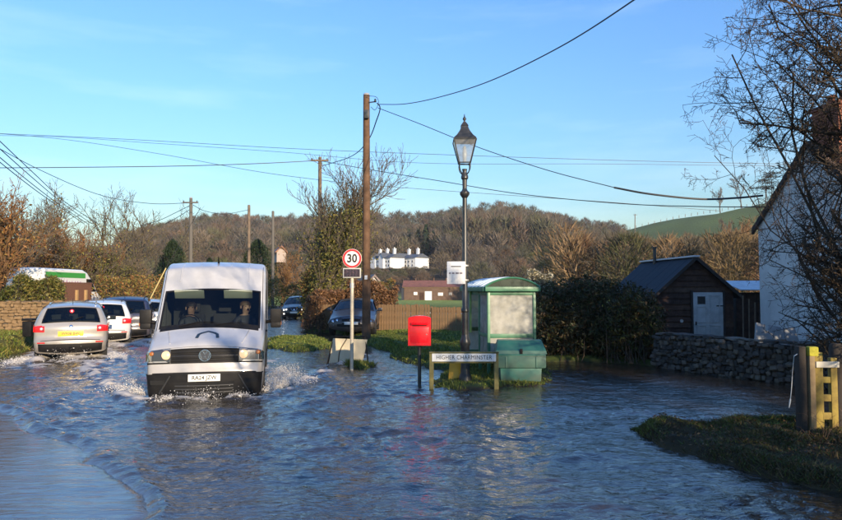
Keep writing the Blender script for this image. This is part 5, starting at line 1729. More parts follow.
# ================================================================== STREET FURNITURE
m_lampblk = mat('lamp_black', (0.020, 0.022, 0.022), 0.38, var=((0.05, 0.05, 0.048), 9, 5, .4, .7))
m_frost = glass_mat('frosted_pane', (0.80, 0.84, 0.86), .25, haze=(.75, .78, .80), hz=.35)
m_pole = mat('pole_wood', (0.155, 0.088, 0.050), 0.85, var=((0.075, 0.045, 0.028), 3.0, 8, .35, .65), bump=(22, .4, .02), spec=.2)
m_pole_g = mat('pole_wood_grey', (0.20, 0.15, 0.105), 0.85, var=((0.12, 0.09, 0.065), 3.0, 8, .35, .65), spec=.2)
m_galv = mat('galvanised', (0.50, 0.49, 0.46), 0.5, 0.3, var=((0.36, 0.35, 0.33), 6, 5, .4, .7))
m_postpale = mat('post_cream', (0.55, 0.49, 0.37), 0.5, var=((0.42, 0.37, 0.27), 6, 5, .4, .7))
m_white = mat('sign_white', (0.74, 0.74, 0.72), 0.45, var=((0.66, 0.65, 0.61), 7, 6, .4, .75))
m_signred = mat('sign_red', (0.52, 0.018, 0.020), 0.4)
m_postred = mat('postbox_red', (0.78, 0.004, 0.010), 0.28, var=((0.66, 0.004, 0.009), 5, 5, .35, .7), coat=.4)
m_green = mat('shelter_green', (0.06, 0.20, 0.11), 0.42, var=((0.045, 0.155, 0.085), 6, 5, .35, .7))
m_green_l = mat('shelter_pale_green', (0.20, 0.36, 0.13), 0.5, var=((0.15, 0.29, 0.10), 6, 5, .35, .7))
m_bin = mat('bin_green', (0.020, 0.105, 0.082), 0.5, var=((0.04, 0.12, 0.095), 5, 7, .4, .7), dirt=((0.12, .11, .08), 0.0, .6))
m_bin_lo = mat('bin_teal', (0.012, 0.16, 0.135), 0.5, var=((0.025, 0.13, 0.11), 6, 6, .4, .7), dirt=((0.12, .11, .08), 0.0, .4))
m_timber = mat('timber_mossy', (0.19, 0.165, 0.055), 0.85, var=((0.11, 0.10, 0.04), 8, 7, .35, .65), bump=(30, .4, .01))

# ---- Victorian-style street lamp
lp = A(465, 290, 13.0)
LX, LY = lp.x, lp.y
lamp = thing('street_lamp', 'black Victorian-style lamp post with four-sided lantern beside the bus shelter', 'street lamp', (LX, LY, 0.03))
MB().lathe([(.13, -.1), (.13, .10), (.115, .14), (.095, .18), (.09, .72), (.11, .76), (.11, .82), (.085, .88), (.068, .95)], 12).build('base', m_lampblk, lamp, 35)
MB().lathe([(.068, .95), (.062, 1.4), (.080, 1.42), (.080, 1.46), (.058, 1.5), (.048, 3.55), (.046, 3.80)], 12).build('column', m_lampblk, lamp, 35)
MB().lathe([(.046, 3.72), (.075, 3.76), (.10, 3.80), (.10, 3.84), (.06, 3.88), (.045, 3.92)], 12).build('collar', m_lampblk, lamp, 35)
MB().tube([(-.26, 0, 3.92), (.26, 0, 3.92)], .016, 6).build('ladder_bar', m_lampblk, lamp, 60) if False else None
MB().lathe([(.045, 3.92), (.05, 4.10), (.075, 4.13), (.075, 4.18), (.05, 4.22), (.045, 4.28), (.055, 4.32)], 12).build('spigot', m_lampblk, lamp, 35)
for k in range(4):
    a = PI / 4 + k * PI / 2
    c, s_ = math.cos(a), math.sin(a)
    MB().tube(smooth_pts([(.05 * c, .05 * s_, 4.20), (.13 * c, .13 * s_, 4.28), (.155 * c, .155 * s_, 4.38), (.135 * c, .135 * s_, 4.46)], 4), .011, 6).build('cradle_arm', m_lampblk, lamp, 60)
zb0, zb1, hb0, hb1 = 4.44, 4.90, .115, .225
fr = MB()
for k in range(4):
    a = PI / 4 + k * PI / 2
    q = math.sqrt(2)
    fr.tube([(hb0 * q * math.cos(a), hb0 * q * math.sin(a), zb0), (hb1 * q * math.cos(a), hb1 * q * math.sin(a), zb1)], .013, 6)
frame = fr
for z_, h_ in ((zb0, hb0), (zb1, hb1)):
    pts = [(sx * h_, sy * h_, z_) for sx, sy in ((-1, -1), (1, -1), (1, 1), (-1, 1), (-1, -1))]
    for i in range(4): frame.tube([pts[i], pts[i + 1]], .014, 6)
lan = frame.build('lantern_frame', m_lampblk, lamp, 60)
for k in range(4):
    M = Matrix.Rotation(k * PI / 2, 4, 'Z')
    MB().add([(-hb0 + .008, -hb0 + .002, zb0 + .01), (hb0 - .008, -hb0 + .002, zb0 + .01), (hb1 - .010, -hb1 + .002, zb1 - .01), (-hb1 + .010, -hb1 + .002, zb1 - .01)], [(0, 1, 2, 3)], M).build('pane', m_frost, lan)
MB().lathe([(hb1 * 1.36, zb1 + .005), (hb1 * 1.42, zb1 + .03), (.23, zb1 + .10), (.145, zb1 + .20), (.105, zb1 + .27), (.10, zb1 + .30), (.11, zb1 + .31), (.05, zb1 + .38), (.03, zb1 + .40)], 4).build('lantern_roof', m_lampblk, lamp, 25)
MB().lathe([(.028, zb1 + .38), (.018, zb1 + .42), (.038, zb1 + .45), (.038, zb1 + .47), (.015, zb1 + .50), (.006, zb1 + .56)], 8).build('finial', m_lampblk, lamp, 60)
MB().lathe([(.035, zb0 + .02), (.05, zb0 + .2), (.03, zb0 + .34), (.01, zb0 + .36)], 10).build('bulb', mat('bulb', (.75, .78, .8), .2), lan, 60)
# the bus stop flag clamped to the lamp
fl = thing('bus_stop_flag', 'white rectangular bus stop flag clamped to the left of the lamp post', 'sign', (LX, LY - .09, 0))
z0, z1 = A(456, 284, 12.9).z, A(456, 261.5, 12.9).z
x0, x1 = A(447, 270, 12.9).x - LX, A(465.2, 270, 12.9).x - LX
MB().box(((x0 + x1) / 2, 0, (z0 + z1) / 2), (x1 - x0, .02, z1 - z0), bev=.008).build('panel', m_white, fl, 40)
for zz in (z0 + .08, z1 - .08):
    MB().lathe([(.075, -.015), (.075, .015)], 14, Matrix.Translation((0, .09, zz))).build('clamp', m_galv, fl, 40)
m_smudge = mat('faded_print', (0.22, 0.19, 0.20), .6)
MB().box((x0 * .5 + x1 * .5, -.0112, z1 - .10), ((x1 - x0) * .55, .002, .022)).build('heading_line', mat('faded_print_dark', (0.07, 0.07, 0.08), .6), fl)
for xx, ww in ((.10, .12), (.26, .16), (.46, .2), (.68, .18)):
    MB().box((x0 + (x1 - x0) * (xx + ww / 2), -.0112, z1 - .235), ((x1 - x0) * (ww - .02), .002, .032)).build('faded_word', m_smudge, fl)

# ---- speed limit sign with its display
sp = G(351.5, 369, 0.03)
sg = thing('speed_sign', 'round 30 speed limit sign over a dark display panel on a pale post', 'road sign', (sp.x, sp.y, 0.0))
D_ = sp.y
zt = A(352, 249, D_).z
MB().tube([(0, .04, -.2), (0, .04, zt - .02)], .042, 12).build('post', m_postpale, sg, 60)
zc = A(352, 258.5, D_).z
M = Matrix.Translation((0, 0, zc)) @ Euler((PI / 2, 0, 0)).to_matrix().to_4x4()
rr = A(361.6, 258, D_).x - A(352, 258, D_).x
MB().lathe([(rr, -.012), (rr, .004), (rr - .004, .006), (.001, .006)], 36, M).build('roundel', m_white, sg, 40)
MB().lathe([(rr - .006, .0085), (rr * .76, .0085), (rr * .76, .0062), (rr - .006, .0062), (rr - .006, .0085)], 36, M, False).build('red_ring', m_signred, sg, 40)
text_obj('numerals', '30', rr * 1.22, m_ink, sg, (0, -.010, zc - .005), (PI / 2, 0, 0), .0015, .88, .008)
zd0, zd1 = A(352, 278, D_).z, A(352, 268, D_).z
hw_ = (A(361, 270, D_).x - A(343, 270, D_).x) / 2
dp = MB().box((0, .01, (zd0 + zd1) / 2), (hw_ * 2, .06, zd1 - zd0), bev=.008).build('display_case', mat('case_grey', (.42, .42, .38), .5), sg, 40)
MB().box((0, -.022, (zd0 + zd1) / 2), (hw_ * 1.78, .006, (zd1 - zd0) * .78)).build('display_screen', mat('display', (0.035, 0.03, 0.045), .25, var=((0.09, .05, .06), 60, 2, .5, .6)), dp)
for q in range(5):
    MB().box((-hw_ * .7 + q * hw_ * .35, -.0265, (zd0 + zd1) / 2), (.012, .004, (zd1 - zd0) * .7)).build('screen_bar', m_under, dp)
for zz in (zc - .1, zc + .1, zd1 - .1):
    MB().box((0, .045, zz), (.13, .10, .03)).build('bracket', m_galv, sg)
MB().lathe([(.052, A(352, 288, D_).z), (.052, A(352, 283, D_).z)], 12, Matrix.Translation((0, .04, 0))).build('band', m_galv, sg, 40)

# ---- back of a roadworks board leaning by the post
bp_ = G(346, 366, 0.02)
ab = thing('roadworks_board', 'cream temporary road sign board seen from behind, propped on a dark frame', 'sign', (bp_.x, bp_.y + .22, 0.02), rad(4))
s_ = D_ / F
pl = [(-.45, .05), (.39, .08), (.50, .62), (-.36, .66)]
Mx = Matrix.Translation((0, .06, 0)) @ Matrix.Rotation(-.16, 4, 'X')
MB().prism(pl, -.006, .006, 'y', Mx).build('panel', mat('board_cream', (.52, .45, .30), .55, var=((.42, .36, .24), 4, 6, .35, .7)), ab)
for xa, xb in ((-.50, -.34), (.52, .44)):
    MB().tube([Mx @ Vector((xa, -.05, 0.0)), Mx @ Vector((xb, .02, .70))], .014, 6).build('frame_leg', m_black, ab, 60)
    MB().tube([Mx @ Vector((xa, .40, .06)), Mx @ Vector((xb, .02, .70))], .014, 6).build('back_leg', m_black, ab, 60)
MB().tube([Mx @ Vector((-.34, .02, .70)), Mx @ Vector((.44, .02, .70))], .016, 6).build('top_bar', m_black, ab, 60)
MB().tube(smooth_pts([Mx @ Vector((-.22, -.014, .06)), Mx @ Vector((-.18, -.016, .35)), Mx @ Vector((-.02, -.016, .64))], 5), .013, 6).build('curved_strut', mat('strut_brown', (.09, .07, .045), .7), ab, 60)

# ---- post box on its pole
bx = G(419.5, 386)
D2 = bx.y
pb = thing('post_box', 'bright red post box on a thin dark pole standing in the water', 'post box', (bx.x, bx.y, 0))
zlo, zhi = A(419, 345, D2).z, A(419, 315.5, D2).z
MB().tube([(0, 0, -.25), (0, 0, zlo + .02)], .034, 10).build('pole', m_lampblk, pb, 60)
w2 = (A(431, 330, D2).x - A(408.5, 330, D2).x) / 2
outl = [(-w2, zlo), (w2, zlo), (w2, zhi - .05)] + [(w2 * math.cos(a), zhi - .05 + .05 * math.sin(a)) for a in np.linspace(.15, PI - .15, 9)] + [(-w2, zhi - .05)]
MB().prism(outl, -.16, .16, 'y').build('case', m_postred, pb, 30)
MB().box((0, -.175, zhi - .155), (w2 * 1.5, .05, .035), rot=(.35, 0, 0), bev=.01).build('slot_hood', m_postred, pb, 40)
MB().box((0, -.162, zhi - .185), (w2 * 1.25, .008, .028)).build('slot', m_under, pb)
MB().box((0, -.163, zlo + .21), (w2 * 1.62, .010, .30), bev=.004).build('door', m_postred, pb, 40)
MB().lathe([(.012, 0), (.012, .012)], 10, Matrix.Translation((w2 * .62, -.168, zlo + .22)) @ Euler((PI / 2, 0, 0)).to_matrix().to_4x4()).build('lock', m_chrome, pb, 40)

# ---- HIGHER CHARMINSTER name plate
a_, b_ = G(431.5, 389), G(496.5, 389)
nm = thing('name_sign', 'white village name sign reading HIGHER CHARMINSTER on two low wooden posts', 'sign', (a_.x, a_.y, 0), math.atan2(b_.y - a_.y, b_.x - a_.x))
ln = (b_ - a_).length
Dn = a_.y
zp0, zp1 = A(460, 361.5, Dn).z, A(460, 353, Dn).z
for xx in (0, ln):
    MB().box((xx, .02, zp1 / 2 - .1), (.085, .08, zp1 + .2), bev=.01).build('post', m_timber, nm, 40)
MB().box((ln / 2, .0, zp1 + .012), (ln + .09, .10, .028), bev=.006).build('top_rail', m_timber, nm, 40)
MB().box((ln / 2, .02, zp0 - .016), (ln - .09, .045, .03), bev=.006).build('bottom_rail', m_timber, nm, 40)
pp = MB().box((ln / 2, -.028, (zp0 + zp1) / 2), (ln - .02, .014, zp1 - zp0 - .01), bev=.004).build('plate', m_white, nm, 40)
text_obj('lettering', 'HIGHER CHARMINSTER', .112, m_ink, pp, (ln / 2, -.037, (zp0 + zp1) / 2), (PI / 2, 0, 0), .0012, .86, 0.0, 1.06)

# ---- yellow folding caution stand
yp = A(455.5, 371, 13.3)
yw = thing('yellow_stand', 'small yellow plastic caution stand behind the village name sign', 'stand', (yp.x, 13.3, 0.0))
m_yel = mat('yellow_plastic', (0.82, 0.42, 0.012), .4, var=((.70, .34, .012), 6, 5, .35, .7))
for sgn in (-1, 1):
    MB().prism([(-.15, .0), (.15, .0), (.11, .50), (.07, .56), (-.07, .56), (-.11, .50)], -.008, .008, 'y', Matrix.Translation((0, sgn * .10, 0)) @ Matrix.Rotation(sgn * .17, 4, 'X')).build('leaf', m_yel, yw, 40)
MB().tube([(-.06, 0, .55), (.06, 0, .55)], .014, 8).build('hinge', m_yel, yw, 60)

# ---- grit bin
gb0, gb1 = A(496, 370, 13.0).x, A(546, 370, 13.0).x
gw = gb1 - gb0
gb = thing('grit_bin', 'green roadside grit bin with a hipped lid in front of the bus shelter', 'grit bin', ((gb0 + gb1) / 2, 13.0, 0.05), rad(-3))
MB().box((0, .28, .13), (gw * .80, .52, .30), taper=1.05, bev=.03).build('base', m_bin_lo, gb, 40)
bodyz = .26
MB().box((0, .28, .40), (gw * .99, .66, .28), taper=1.0, bev=.025).build('body', m_bin, gb, 40)
lid = MB()
lw, ld = gw * 1.02 / 2, .35
lid.add([(-lw, -ld + .28, .545), (lw, -ld + .28, .545), (lw, ld + .28, .545), (-lw, ld + .28, .545), (-lw * .97, -ld * .96 + .28, .61), (lw * .97, -ld * .96 + .28, .61), (lw * .97, ld * .96 + .28, .61), (-lw * .97, ld * .96 + .28, .61), (-lw * .86, .20, .80), (lw * .86, .20, .80), (lw * .86, .50, .80), (-lw * .86, .50, .80)],
        [(3, 2, 1, 0), (0, 1, 5, 4), (1, 2, 6, 5), (2, 3, 7, 6), (3, 0, 4, 7), (4, 5, 9, 8), (5, 6, 10, 9), (6, 7, 11, 10), (7, 4, 8, 11), (8, 9, 10, 11)])
ld_ = lid.build('lid', m_bin, gb)
MB().box((0, -.075, .60), (.055, .03, .10), bev=.008).build('hasp', m_black, ld_, 40)
MB().box((0, -.068, .53), (gw * .96, .012, .02), bev=.004).build('rim', m_bin_lo, gb, 40)
for sgn in (-1, 1):
    MB().box((sgn * gw * .3, -.052, .38), (.03, .02, .22), bev=.006).build('rib', m_bin, gb, 40)

# ---- bus shelter
ang = rad(7.5)
c1 = A(488.5, 300, 13.9)
sl = thing('bus_shelter', 'green framed bus shelter with scratched clear panels and ribbed curved roof', 'bus shelter', (c1.x, c1.y, 0.06), ang)
SWd, SLn, SEv = 1.02, 2.55, 1.80
m_poly = glass_mat('scratched_panel', (0.80, 0.80, 0.74), .18, haze=(.76, .76, .70), hz=.72)
m_poly_r = mat('roof_panel', (0.10, 0.17, 0.24), .18, spec=.6)
m_rib = mat('roof_rib', (0.45, 0.56, 0.64), .25)
pw = .065
for (x, y) in ((0, 0), (SWd, 0), (0, SLn), (SWd, SLn), (0, .85), (SWd, 1.27)):
    MB().box((x, y, SEv / 2 - .1), (pw, pw, SEv + .2), bev=.008).build('post', m_green, sl, 40)
for (xa, ya, xb, yb) in ((0, 0, SWd, 0), (0, SLn, SWd, SLn), (SWd, 0, SWd, SLn)):
    for zz, hh in ((.28, .05), (.83, .09), (SEv - .05, .08)):
        dx, dy = abs(xb - xa), abs(yb - ya)
        MB().box(((xa + xb) / 2, (ya + yb) / 2, zz), (dx - pw if dx else pw * .8, dy - pw if dy else pw * .8, hh), bev=.006).build('rail', m_green, sl, 40)
for zz, hh in ((.83, .07), (SEv - .05, .08), (.28, .05)):
    MB().box((0, .425, zz), (pw * .8, .85 - pw, hh), bev=.006).build('rail', m_green, sl, 40)
MB().box((0, (SLn + .85) / 2, SEv - .05), (pw * .8, SLn - .85 - pw, .08), bev=.006).build('rail', m_green, sl, 40)
def pane(x, y, w, dvec, z0, z1, m=m_poly):
    if dvec == 'x': return MB().box((x + w / 2, y, (z0 + z1) / 2), (w, .006, z1 - z0)).build('pane', m, sl)
    return MB().box((x, y + w / 2, (z0 + z1) / 2), (.006, w, z1 - z0)).build('pane', m, sl)
for z0_, z1_ in ((.31, .785), (.875, SEv - .09)):
    pane(pw / 2, 0, SWd - pw, 'x', z0_, z1_)
    pane(pw / 2, SLn, SWd - pw, 'x', z0_, z1_)
    pane(SWd, pw / 2, 1.27 - pw, 'y', z0_, z1_)
    pane(SWd, 1.27 + pw / 2, SLn - 1.27 - pw, 'y', z0_, z1_)
    pane(0, pw / 2, .85 - pw, 'y', z0_, z1_)
# roof: eaves frame, end arches, curved ribbed panels
ov = .10
for (cx, cy, sx, sy) in ((SWd / 2, -ov, SWd + 2 * ov, .07), (SWd / 2, SLn + ov, SWd + 2 * ov, .07), (-ov, SLn / 2, .07, SLn + 2 * ov - .07), (SWd + ov, SLn / 2, .07, SLn + 2 * ov - .07)):
    MB().box((cx, cy, SEv + .04), (sx, sy, .10), bev=.012).build('eaves_beam', m_green, sl, 40)
def arch(t):
    x = -ov + (SWd + 2 * ov) * t
    return x, SEv + .085 + .20 * math.sin(PI * t) ** .8
for yy in (-ov, SLn + ov):
    MB().tube([(arch(t)[0], yy, arch(t)[1]) for t in np.linspace(0, 1, 15)], .024, 6).build('arch_rib', m_green, sl, 60)
    gp = MB()
    poly = [(arch(t)[0], arch(t)[1] - .01) for t in np.linspace(0, 1, 15)]
    gp.prism(poly[::-1], yy - .004, yy + .004, 'y')
    gp.build('gable_pane', glass_mat('gable_tint', (.35, .42, .36), .2, haze=(.10, .14, .11), hz=.6), sl)
nR = 7
for k in range(nR):
    ya, yb = -ov + (SLn + 2 * ov) * k / nR, -ov + (SLn + 2 * ov) * (k + 1) / nR
    mbp = MB()
    ts = np.linspace(0, 1, 15)
    vs_, fs_ = [], []
    for t in ts:
        x, z = arch(t)
        vs_ += [(x, ya + .012, z), (x, yb - .012, z)]
    for i in range(14): fs_.append((2 * i, 2 * i + 1, 2 * i + 3, 2 * i + 2))
    mbp.add(vs_, fs_).build('roof_panel', m_poly_r, sl, 60)
    if k:
        MB().tube([(arch(t)[0], ya, arch(t)[1] + .006) for t in ts], .026, 5).build('roof_rib', m_rib, sl, 60)
MB().box((SWd - .22, SLn / 2, .47), (.30, SLn - .5, .04), bev=.01).build('bench', mat('bench_grey', (.12, .13, .12), .6), sl, 40)
for yy in (.5, SLn - .5):
    MB().box((SWd - .15, yy, .23), (.05, .05, .44)).build('bench_leg', m_green, sl)
# timetable case on the open side: pale green uprights
tt = MB().box((-.06, 1.62, 1.30), (.05, .06, 1.0), bev=.008).build('case_upright', m_green_l, sl, 40)
MB().box((-.06, 2.35, 1.30), (.05, .06, 1.0), bev=.008).build('case_upright', m_green_l, sl, 40)
MB().box((-.05, 1.98, 1.30), (.02, .66, .92)).build('timetable', mat('timetable', (.10, .10, .11), .5), sl)

# ---- timber poles with wires
def pole(name, label, px, ytop, Y, r, m, zbase=None, group='utility poles', fittings=()):
    p = A(px, 290, Y)
    top = A(px, ytop, Y)
    zb = zat(p.x, p.y) if zbase is None else zbase
    t = thing(name, label, 'pole', (p.x, p.y, zb), 0, group)
    h = top.z - zb
    dx = top.x - p.x
    MB().tube([(0, 0, -.3), (dx * .5, 0, h * .5), (dx, 0, h - .05), (dx, 0, h)], [r, r * .86, r * .74, r * .55], 12).build('shaft', m, t, 40)
    for (dz, kind) in fittings:
        if kind == 'cap':
            MB().lathe([(r * .80, h - .02), (r * .6, h + .05), (.01, h + .07)], 10, Matrix.Translation((dx, 0, 0))).build('cap', m_galv, t, 60)
        if kind == 'arm':
            MB().tube([(dx, -.05, h - dz), (dx + .32, -.12, h - dz + .02)], .022, 6).build('bracket', m_lampblk, t, 60)
            MB().lathe([(.03, 0), (.05, .03), (.03, .06), (.045, .09), (.02, .12)], 8, Matrix.Translation((dx + .32, -.12, h - dz))).build('insulator', m_lampblk, t, 60)
        if kind == 'cross':
            MB().box((dx, -.13, h - dz), (1.1, .09, .10)).build('cross_arm', m, t)
            for xx in (-.48, 0, .48):
                MB().lathe([(.03, 0), (.05, .04), (.025, .10)], 8, Matrix.Translation((dx + xx, -.13, h - dz + .05))).build('insulator', m_lampblk, t, 60)
        if kind == 'box':
            MB().box((dx + .02, -r * .86 - .06, h - dz), (.16, .10, .30), bev=.01).build('junction_box', m_lampblk, t, 40)
        if kind == 'tag':
            MB().box((dx * .2, -r - .004, h - dz), (.10, .012, .14), bev=.003).build('number_tag', m_white, t, 40)
        if kind == 'steps':
            for q in range(6):
                sg_ = -1 if q % 2 else 1
                MB().tube([(0, 0, 3 + q * .35), (sg_ * (r + .12), 0, 3 + q * .35)], .010, 5).build('step_bolt', m_galv, t, 60)
    return t
pole('wooden_pole', 'tall brown wooden pole carrying wires, right beside the 30 sign', 366.5, 95, 22.5, .155, m_pole, .12, fittings=((.30, 'arm'), (0, 'cap'), (6.5, 'tag'), (.75, 'box')))
pole('wooden_pole', 'dark pole rising out of the ivy-clad tree', 320, 157, 40.5, .15, m_pole_g, fittings=((.25, 'cross'),))
pole('wooden_pole', 'grey pole behind the left of the white van roof, with several wires', 191, 198, 46, .15, mat('pole_dark', (.11, .10, .085), .85), fittings=((.35, 'cross'), (0, 'cap')))
pole('wooden_pole', 'thin sunlit pole above the right of the white van roof', 249, 205, 56, .16, m_pole_g)
pole('wooden_pole', 'thin grey pole just right of the white van, nearest the ivy tree', 273, 211, 56, .15, mat('pole_dark', (.11, .10, .085), .85))
# yellow stay guard leaning behind the van
ya_, yb_ = A(147, 305, 33), A(166, 268, 33)
sg2 = thing('stay_wire_guard', 'thin yellow guard on a slanting stay wire left of the van roof', 'stay', (ya_.x, ya_.y, 0))
MB().tube([(-.35, 0, .2), (0, 0, ya_.z), (yb_.x - ya_.x, 0, yb_.z)], .032, 8).build('guard', mat('guard_yellow', (.50, .40, .17), .5), sg2, 60)
MB().tube([(yb_.x - ya_.x, 0, yb_.z), (yb_.x - ya_.x + 1.6, .4, yb_.z + 3.2)], .012, 5).build('wire', m_lampblk, sg2, 60)

m_wire = mat('wire_black', (0.012, 0.012, 0.013), .5)
def wire(label, pts, r, thick=None):
    P = smooth_pts([A(*p) for p in pts], 10)
    o = MB().tube(P, r, 5)
    o = o.build('overhead_wire', m_wire, None, 60)
    tag(o, label, 'wire', 'overhead wires')
    return o
wire('black cable climbing from the tall pole to the top edge right of centre', [(378, 104.5, 22.4), (405, 104, 20.5), (440, 97, 18), (490, 81, 15), (560, 47, 12), (634, 0, 9.5), (700, -50, 8)], .013)
wire('cable sagging from the tall pole down to the white cottage eaves, upper thin part', [(378, 108, 22.4), (420, 124, 21.5), (480, 148, 20.5), (550, 171, 19.5), (614, 187.5, 18.8)], .012)
wire('thick black sheathed cable arriving at the white cottage', [(614, 187.5, 18.8), (650, 194, 18.5), (700, 199, 18.3), (735, 198, 18.2), (763, 195.5, 18.1)], .030)
wire('wire running level from the left edge to the pole in the ivy tree', [(-40, 168, 36), (60, 167.5, 37), (180, 166, 38.5), (260, 163.5, 39.5), (319, 160.5, 40.4)], .024)
wire('wire running right from the pole in the ivy tree past the lamp lantern', [(321, 161, 40.4), (375, 170.5, 38), (440, 181, 35), (520, 194, 32), (620, 203.5, 28), (700, 206.5, 25), (770, 207, 22)], .019)
wire('long faint wire crossing the whole sky, the topmost on the left', [(-40, 132, 60), (120, 139, 60), (300, 149, 60), (480, 156, 60), (640, 161, 60), (780, 164, 60), (900, 166, 60)], .022)
wire('long faint wire just below the topmost one', [(-40, 135, 60), (60, 137, 60), (150, 143, 60), (280, 152, 60), (420, 163, 60), (600, 164, 60), (780, 166, 60)], .018)
wire('faint wire slanting down to the ivy tree from the far left', [(-40, 131, 58), (60, 139, 56), (160, 154, 54), (260, 172, 52), (345, 183, 50)], .018)
wire('faint low wire crossing behind the lamp lantern', [(345, 183, 50), (420, 189, 50), (520, 196, 50), (620, 203, 50), (720, 211, 50)], .016)
for i, (dy, px1, lab) in enumerate(((0, 92, 'outermost of the dark wires fanning down at the left edge'), (9, 88, 'second of the dark wires fanning down at the left edge'), (-8, 98, 'third of the dark wires fanning down at the left edge'), (14, 84, 'innermost of the dark wires fanning down at the left edge'))):
    wire(lab, [(-60, 95 + dy, 22), (-10, 140 + dy, 26), (35, 180 + dy * .7, 32), (65, 205 + dy * .4, 40), (px1, 224, 48)], .020)
wire('wire dipping from the left edge to the grey pole behind the van', [(-20, 138, 34), (40, 170, 38), (100, 195, 42), (150, 203.5, 44.5), (189, 203, 45.9)], .020)
wire('short wire drooping left from the grey pole behind the van', [(189, 206, 45.9), (175, 213, 47), (160, 220, 48.5), (140, 226, 50)], .022)
wire('second short wire drooping left from the grey pole behind the van', [(189, 210, 45.9), (178, 217, 47), (165, 224, 48.5)], .022)
wire('short wire drooping right from the grey pole behind the van', [(193, 205, 45.9), (205, 211, 48), (225, 214, 52), (248, 210, 55.8)], .020)
wire('cable looping down the tall pole towards the pole in the tree', [(377, 103, 22.3), (380, 108, 22.3), (377, 119, 22.4), (367, 142, 26), (350, 157, 32), (322, 166, 40.3)], .020)
wire('slack loop of cable on the bracket of the tall pole', [(367, 96, 22.3), (376, 97, 22.25), (378.5, 103, 22.25), (375, 110, 22.25), (371, 107, 22.3)], .010)
# ================================================================== BUILDINGS, WALLS, FENCES
m_mortar = mat('wall_core', (0.085, 0.078, 0.066), .95, var=((0.05, 0.046, 0.04), 6, 6, .35, .65), bump=(20, .6, .02))
STONE_MATS = [mat('stone_%d' % i, c, .9, var=(tuple(x * .6 for x in c), 9, 7, .35, .65), bump=(25, .5, .01), spec=.25) for i, c in enumerate([(0.115, 0.10, 0.085), (0.08, 0.075, 0.066), (0.16, 0.14, 0.11), (0.06, 0.056, 0.05)])]
STONE_MATS_W = [mat('warm_stone_%d' % i, c, .9, var=(tuple(x * .65 for x in c), 9, 7, .35, .65), bump=(25, .5, .01), spec=.25) for i, c in enumerate([(0.25, 0.165, 0.085), (0.19, 0.13, 0.075), (0.29, 0.20, 0.10), (0.15, 0.11, 0.07)])]
def stone_mesh(seed, m):
    r = np.random.default_rng(seed)
    bm = bmesh.new()
    bmesh.ops.create_cube(bm, size=1)
    bmesh.ops.bevel(bm, geom=bm.edges[:], offset=.16, segments=1, affect='EDGES')
    for v_ in bm.verts:
        v_.co += Vector(r.normal(0, .055, 3))
    me = bpy.data.meshes.new('stone')
    bm.to_mesh(me); bm.free()
    me.materials.append(m)
    return me
STONES = [stone_mesh(i, STONE_MATS[i % 4]) for i in range(12)]
STONES_W = [stone_mesh(50 + i, STONE_MATS_W[i % 4]) for i in range(12)]
def stone_wall(name, label, a, b, h, thick, meshes, z0, seed, course=(.08, .14), width=(.10, .28), joined=False, cap=True, rough=1.5, split=1e9):
    r = random.Random(seed)
    a, b = Vector((*a, 0)), Vector((*b, 0))
    d = b - a; ln = d.length
    t = thing(name, label, 'wall', (a.x, a.y, z0), math.atan2(d.y, d.x))
    MB().box((ln / 2, thick / 2, h / 2 - .1), (ln, thick - .07, h + .1)).build('core', m_mortar, t)
    z = -.05
    bmj = bmesh.new()
    def put(x, y, z_, sx, sy, sz, rot, nm='stone'):
        me = r.choice(meshes)
        if joined or x > split:
            n0 = len(bmj.verts)
            tmp = bmesh.new(); tmp.from_mesh(me)
            M = Matrix.Translation((x, y, z_)) @ Euler(rot).to_matrix().to_4x4() @ Matrix.Diagonal((sx, sy, sz, 1))
            tmp.transform(M)
            mm = bpy.data.meshes.new('tmp'); tmp.to_mesh(mm); tmp.free()
            bmj.from_mesh(mm); bpy.data.meshes.remove(mm)
        else:
            link(nm, me, t, (x, y, z_), rot, (sx, sy, sz))
    while z < h - .03:
        ch = min(r.uniform(*course), h - z + .02)
        x = -r.uniform(0, .1)
        while x < ln:
            w = r.uniform(*width)
            put(x + w / 2, r.uniform(-.015 * rough, .015 * rough), z + ch / 2 + r.uniform(-.01, .01) * rough, w * r.uniform(.88, 1.04), .12, ch * r.uniform(.82, 1.12), (r.gauss(0, .05 * rough), r.gauss(0, .06 * rough), r.gauss(0, .04 * rough)))
            x += w
        z += ch
    if cap:
        x = 0
        while x < ln:
            w = r.uniform(.14, .34)
            put(x + w / 2, thick / 2 - .01, h + .02, w * .97, thick + .02, r.uniform(.04, .085), (r.gauss(0, .05), r.gauss(0, .06), r.gauss(0, .05)), 'coping_stone')
            x += w
    if joined or split < ln:
        me = bpy.data.meshes.new('stones'); bmj.to_mesh(me); bmj.free()
        for m in {m.name: m for ms in meshes for m in ms.materials}.values(): me.materials.append(m)
        o = link('stones', me, t)
        o['kind'] = 'stuff'
    return t
stone_wall('stone_wall', 'low grey rubble wall standing in the shaded water before the shed', (5.72, 15.75), (8.4, 10.95), .80, .36, STONES, 0.0, 4, (.06, .12), (.07, .17), rough=3.0, split=3.9)
stone_wall('stone_wall', 'sunlit golden stone wall along the left edge of the road', (-18.6, 19.6), (-13.0, 23.2), 1.02, .4, STONES_W, .42, 5, joined=True)
stone_wall('stone_wall', 'sunlit golden stone wall piece behind the silver car', (-13.0, 23.25), (-14.6, 30.5), 1.0, .4, STONES_W, .40, 6, joined=True)

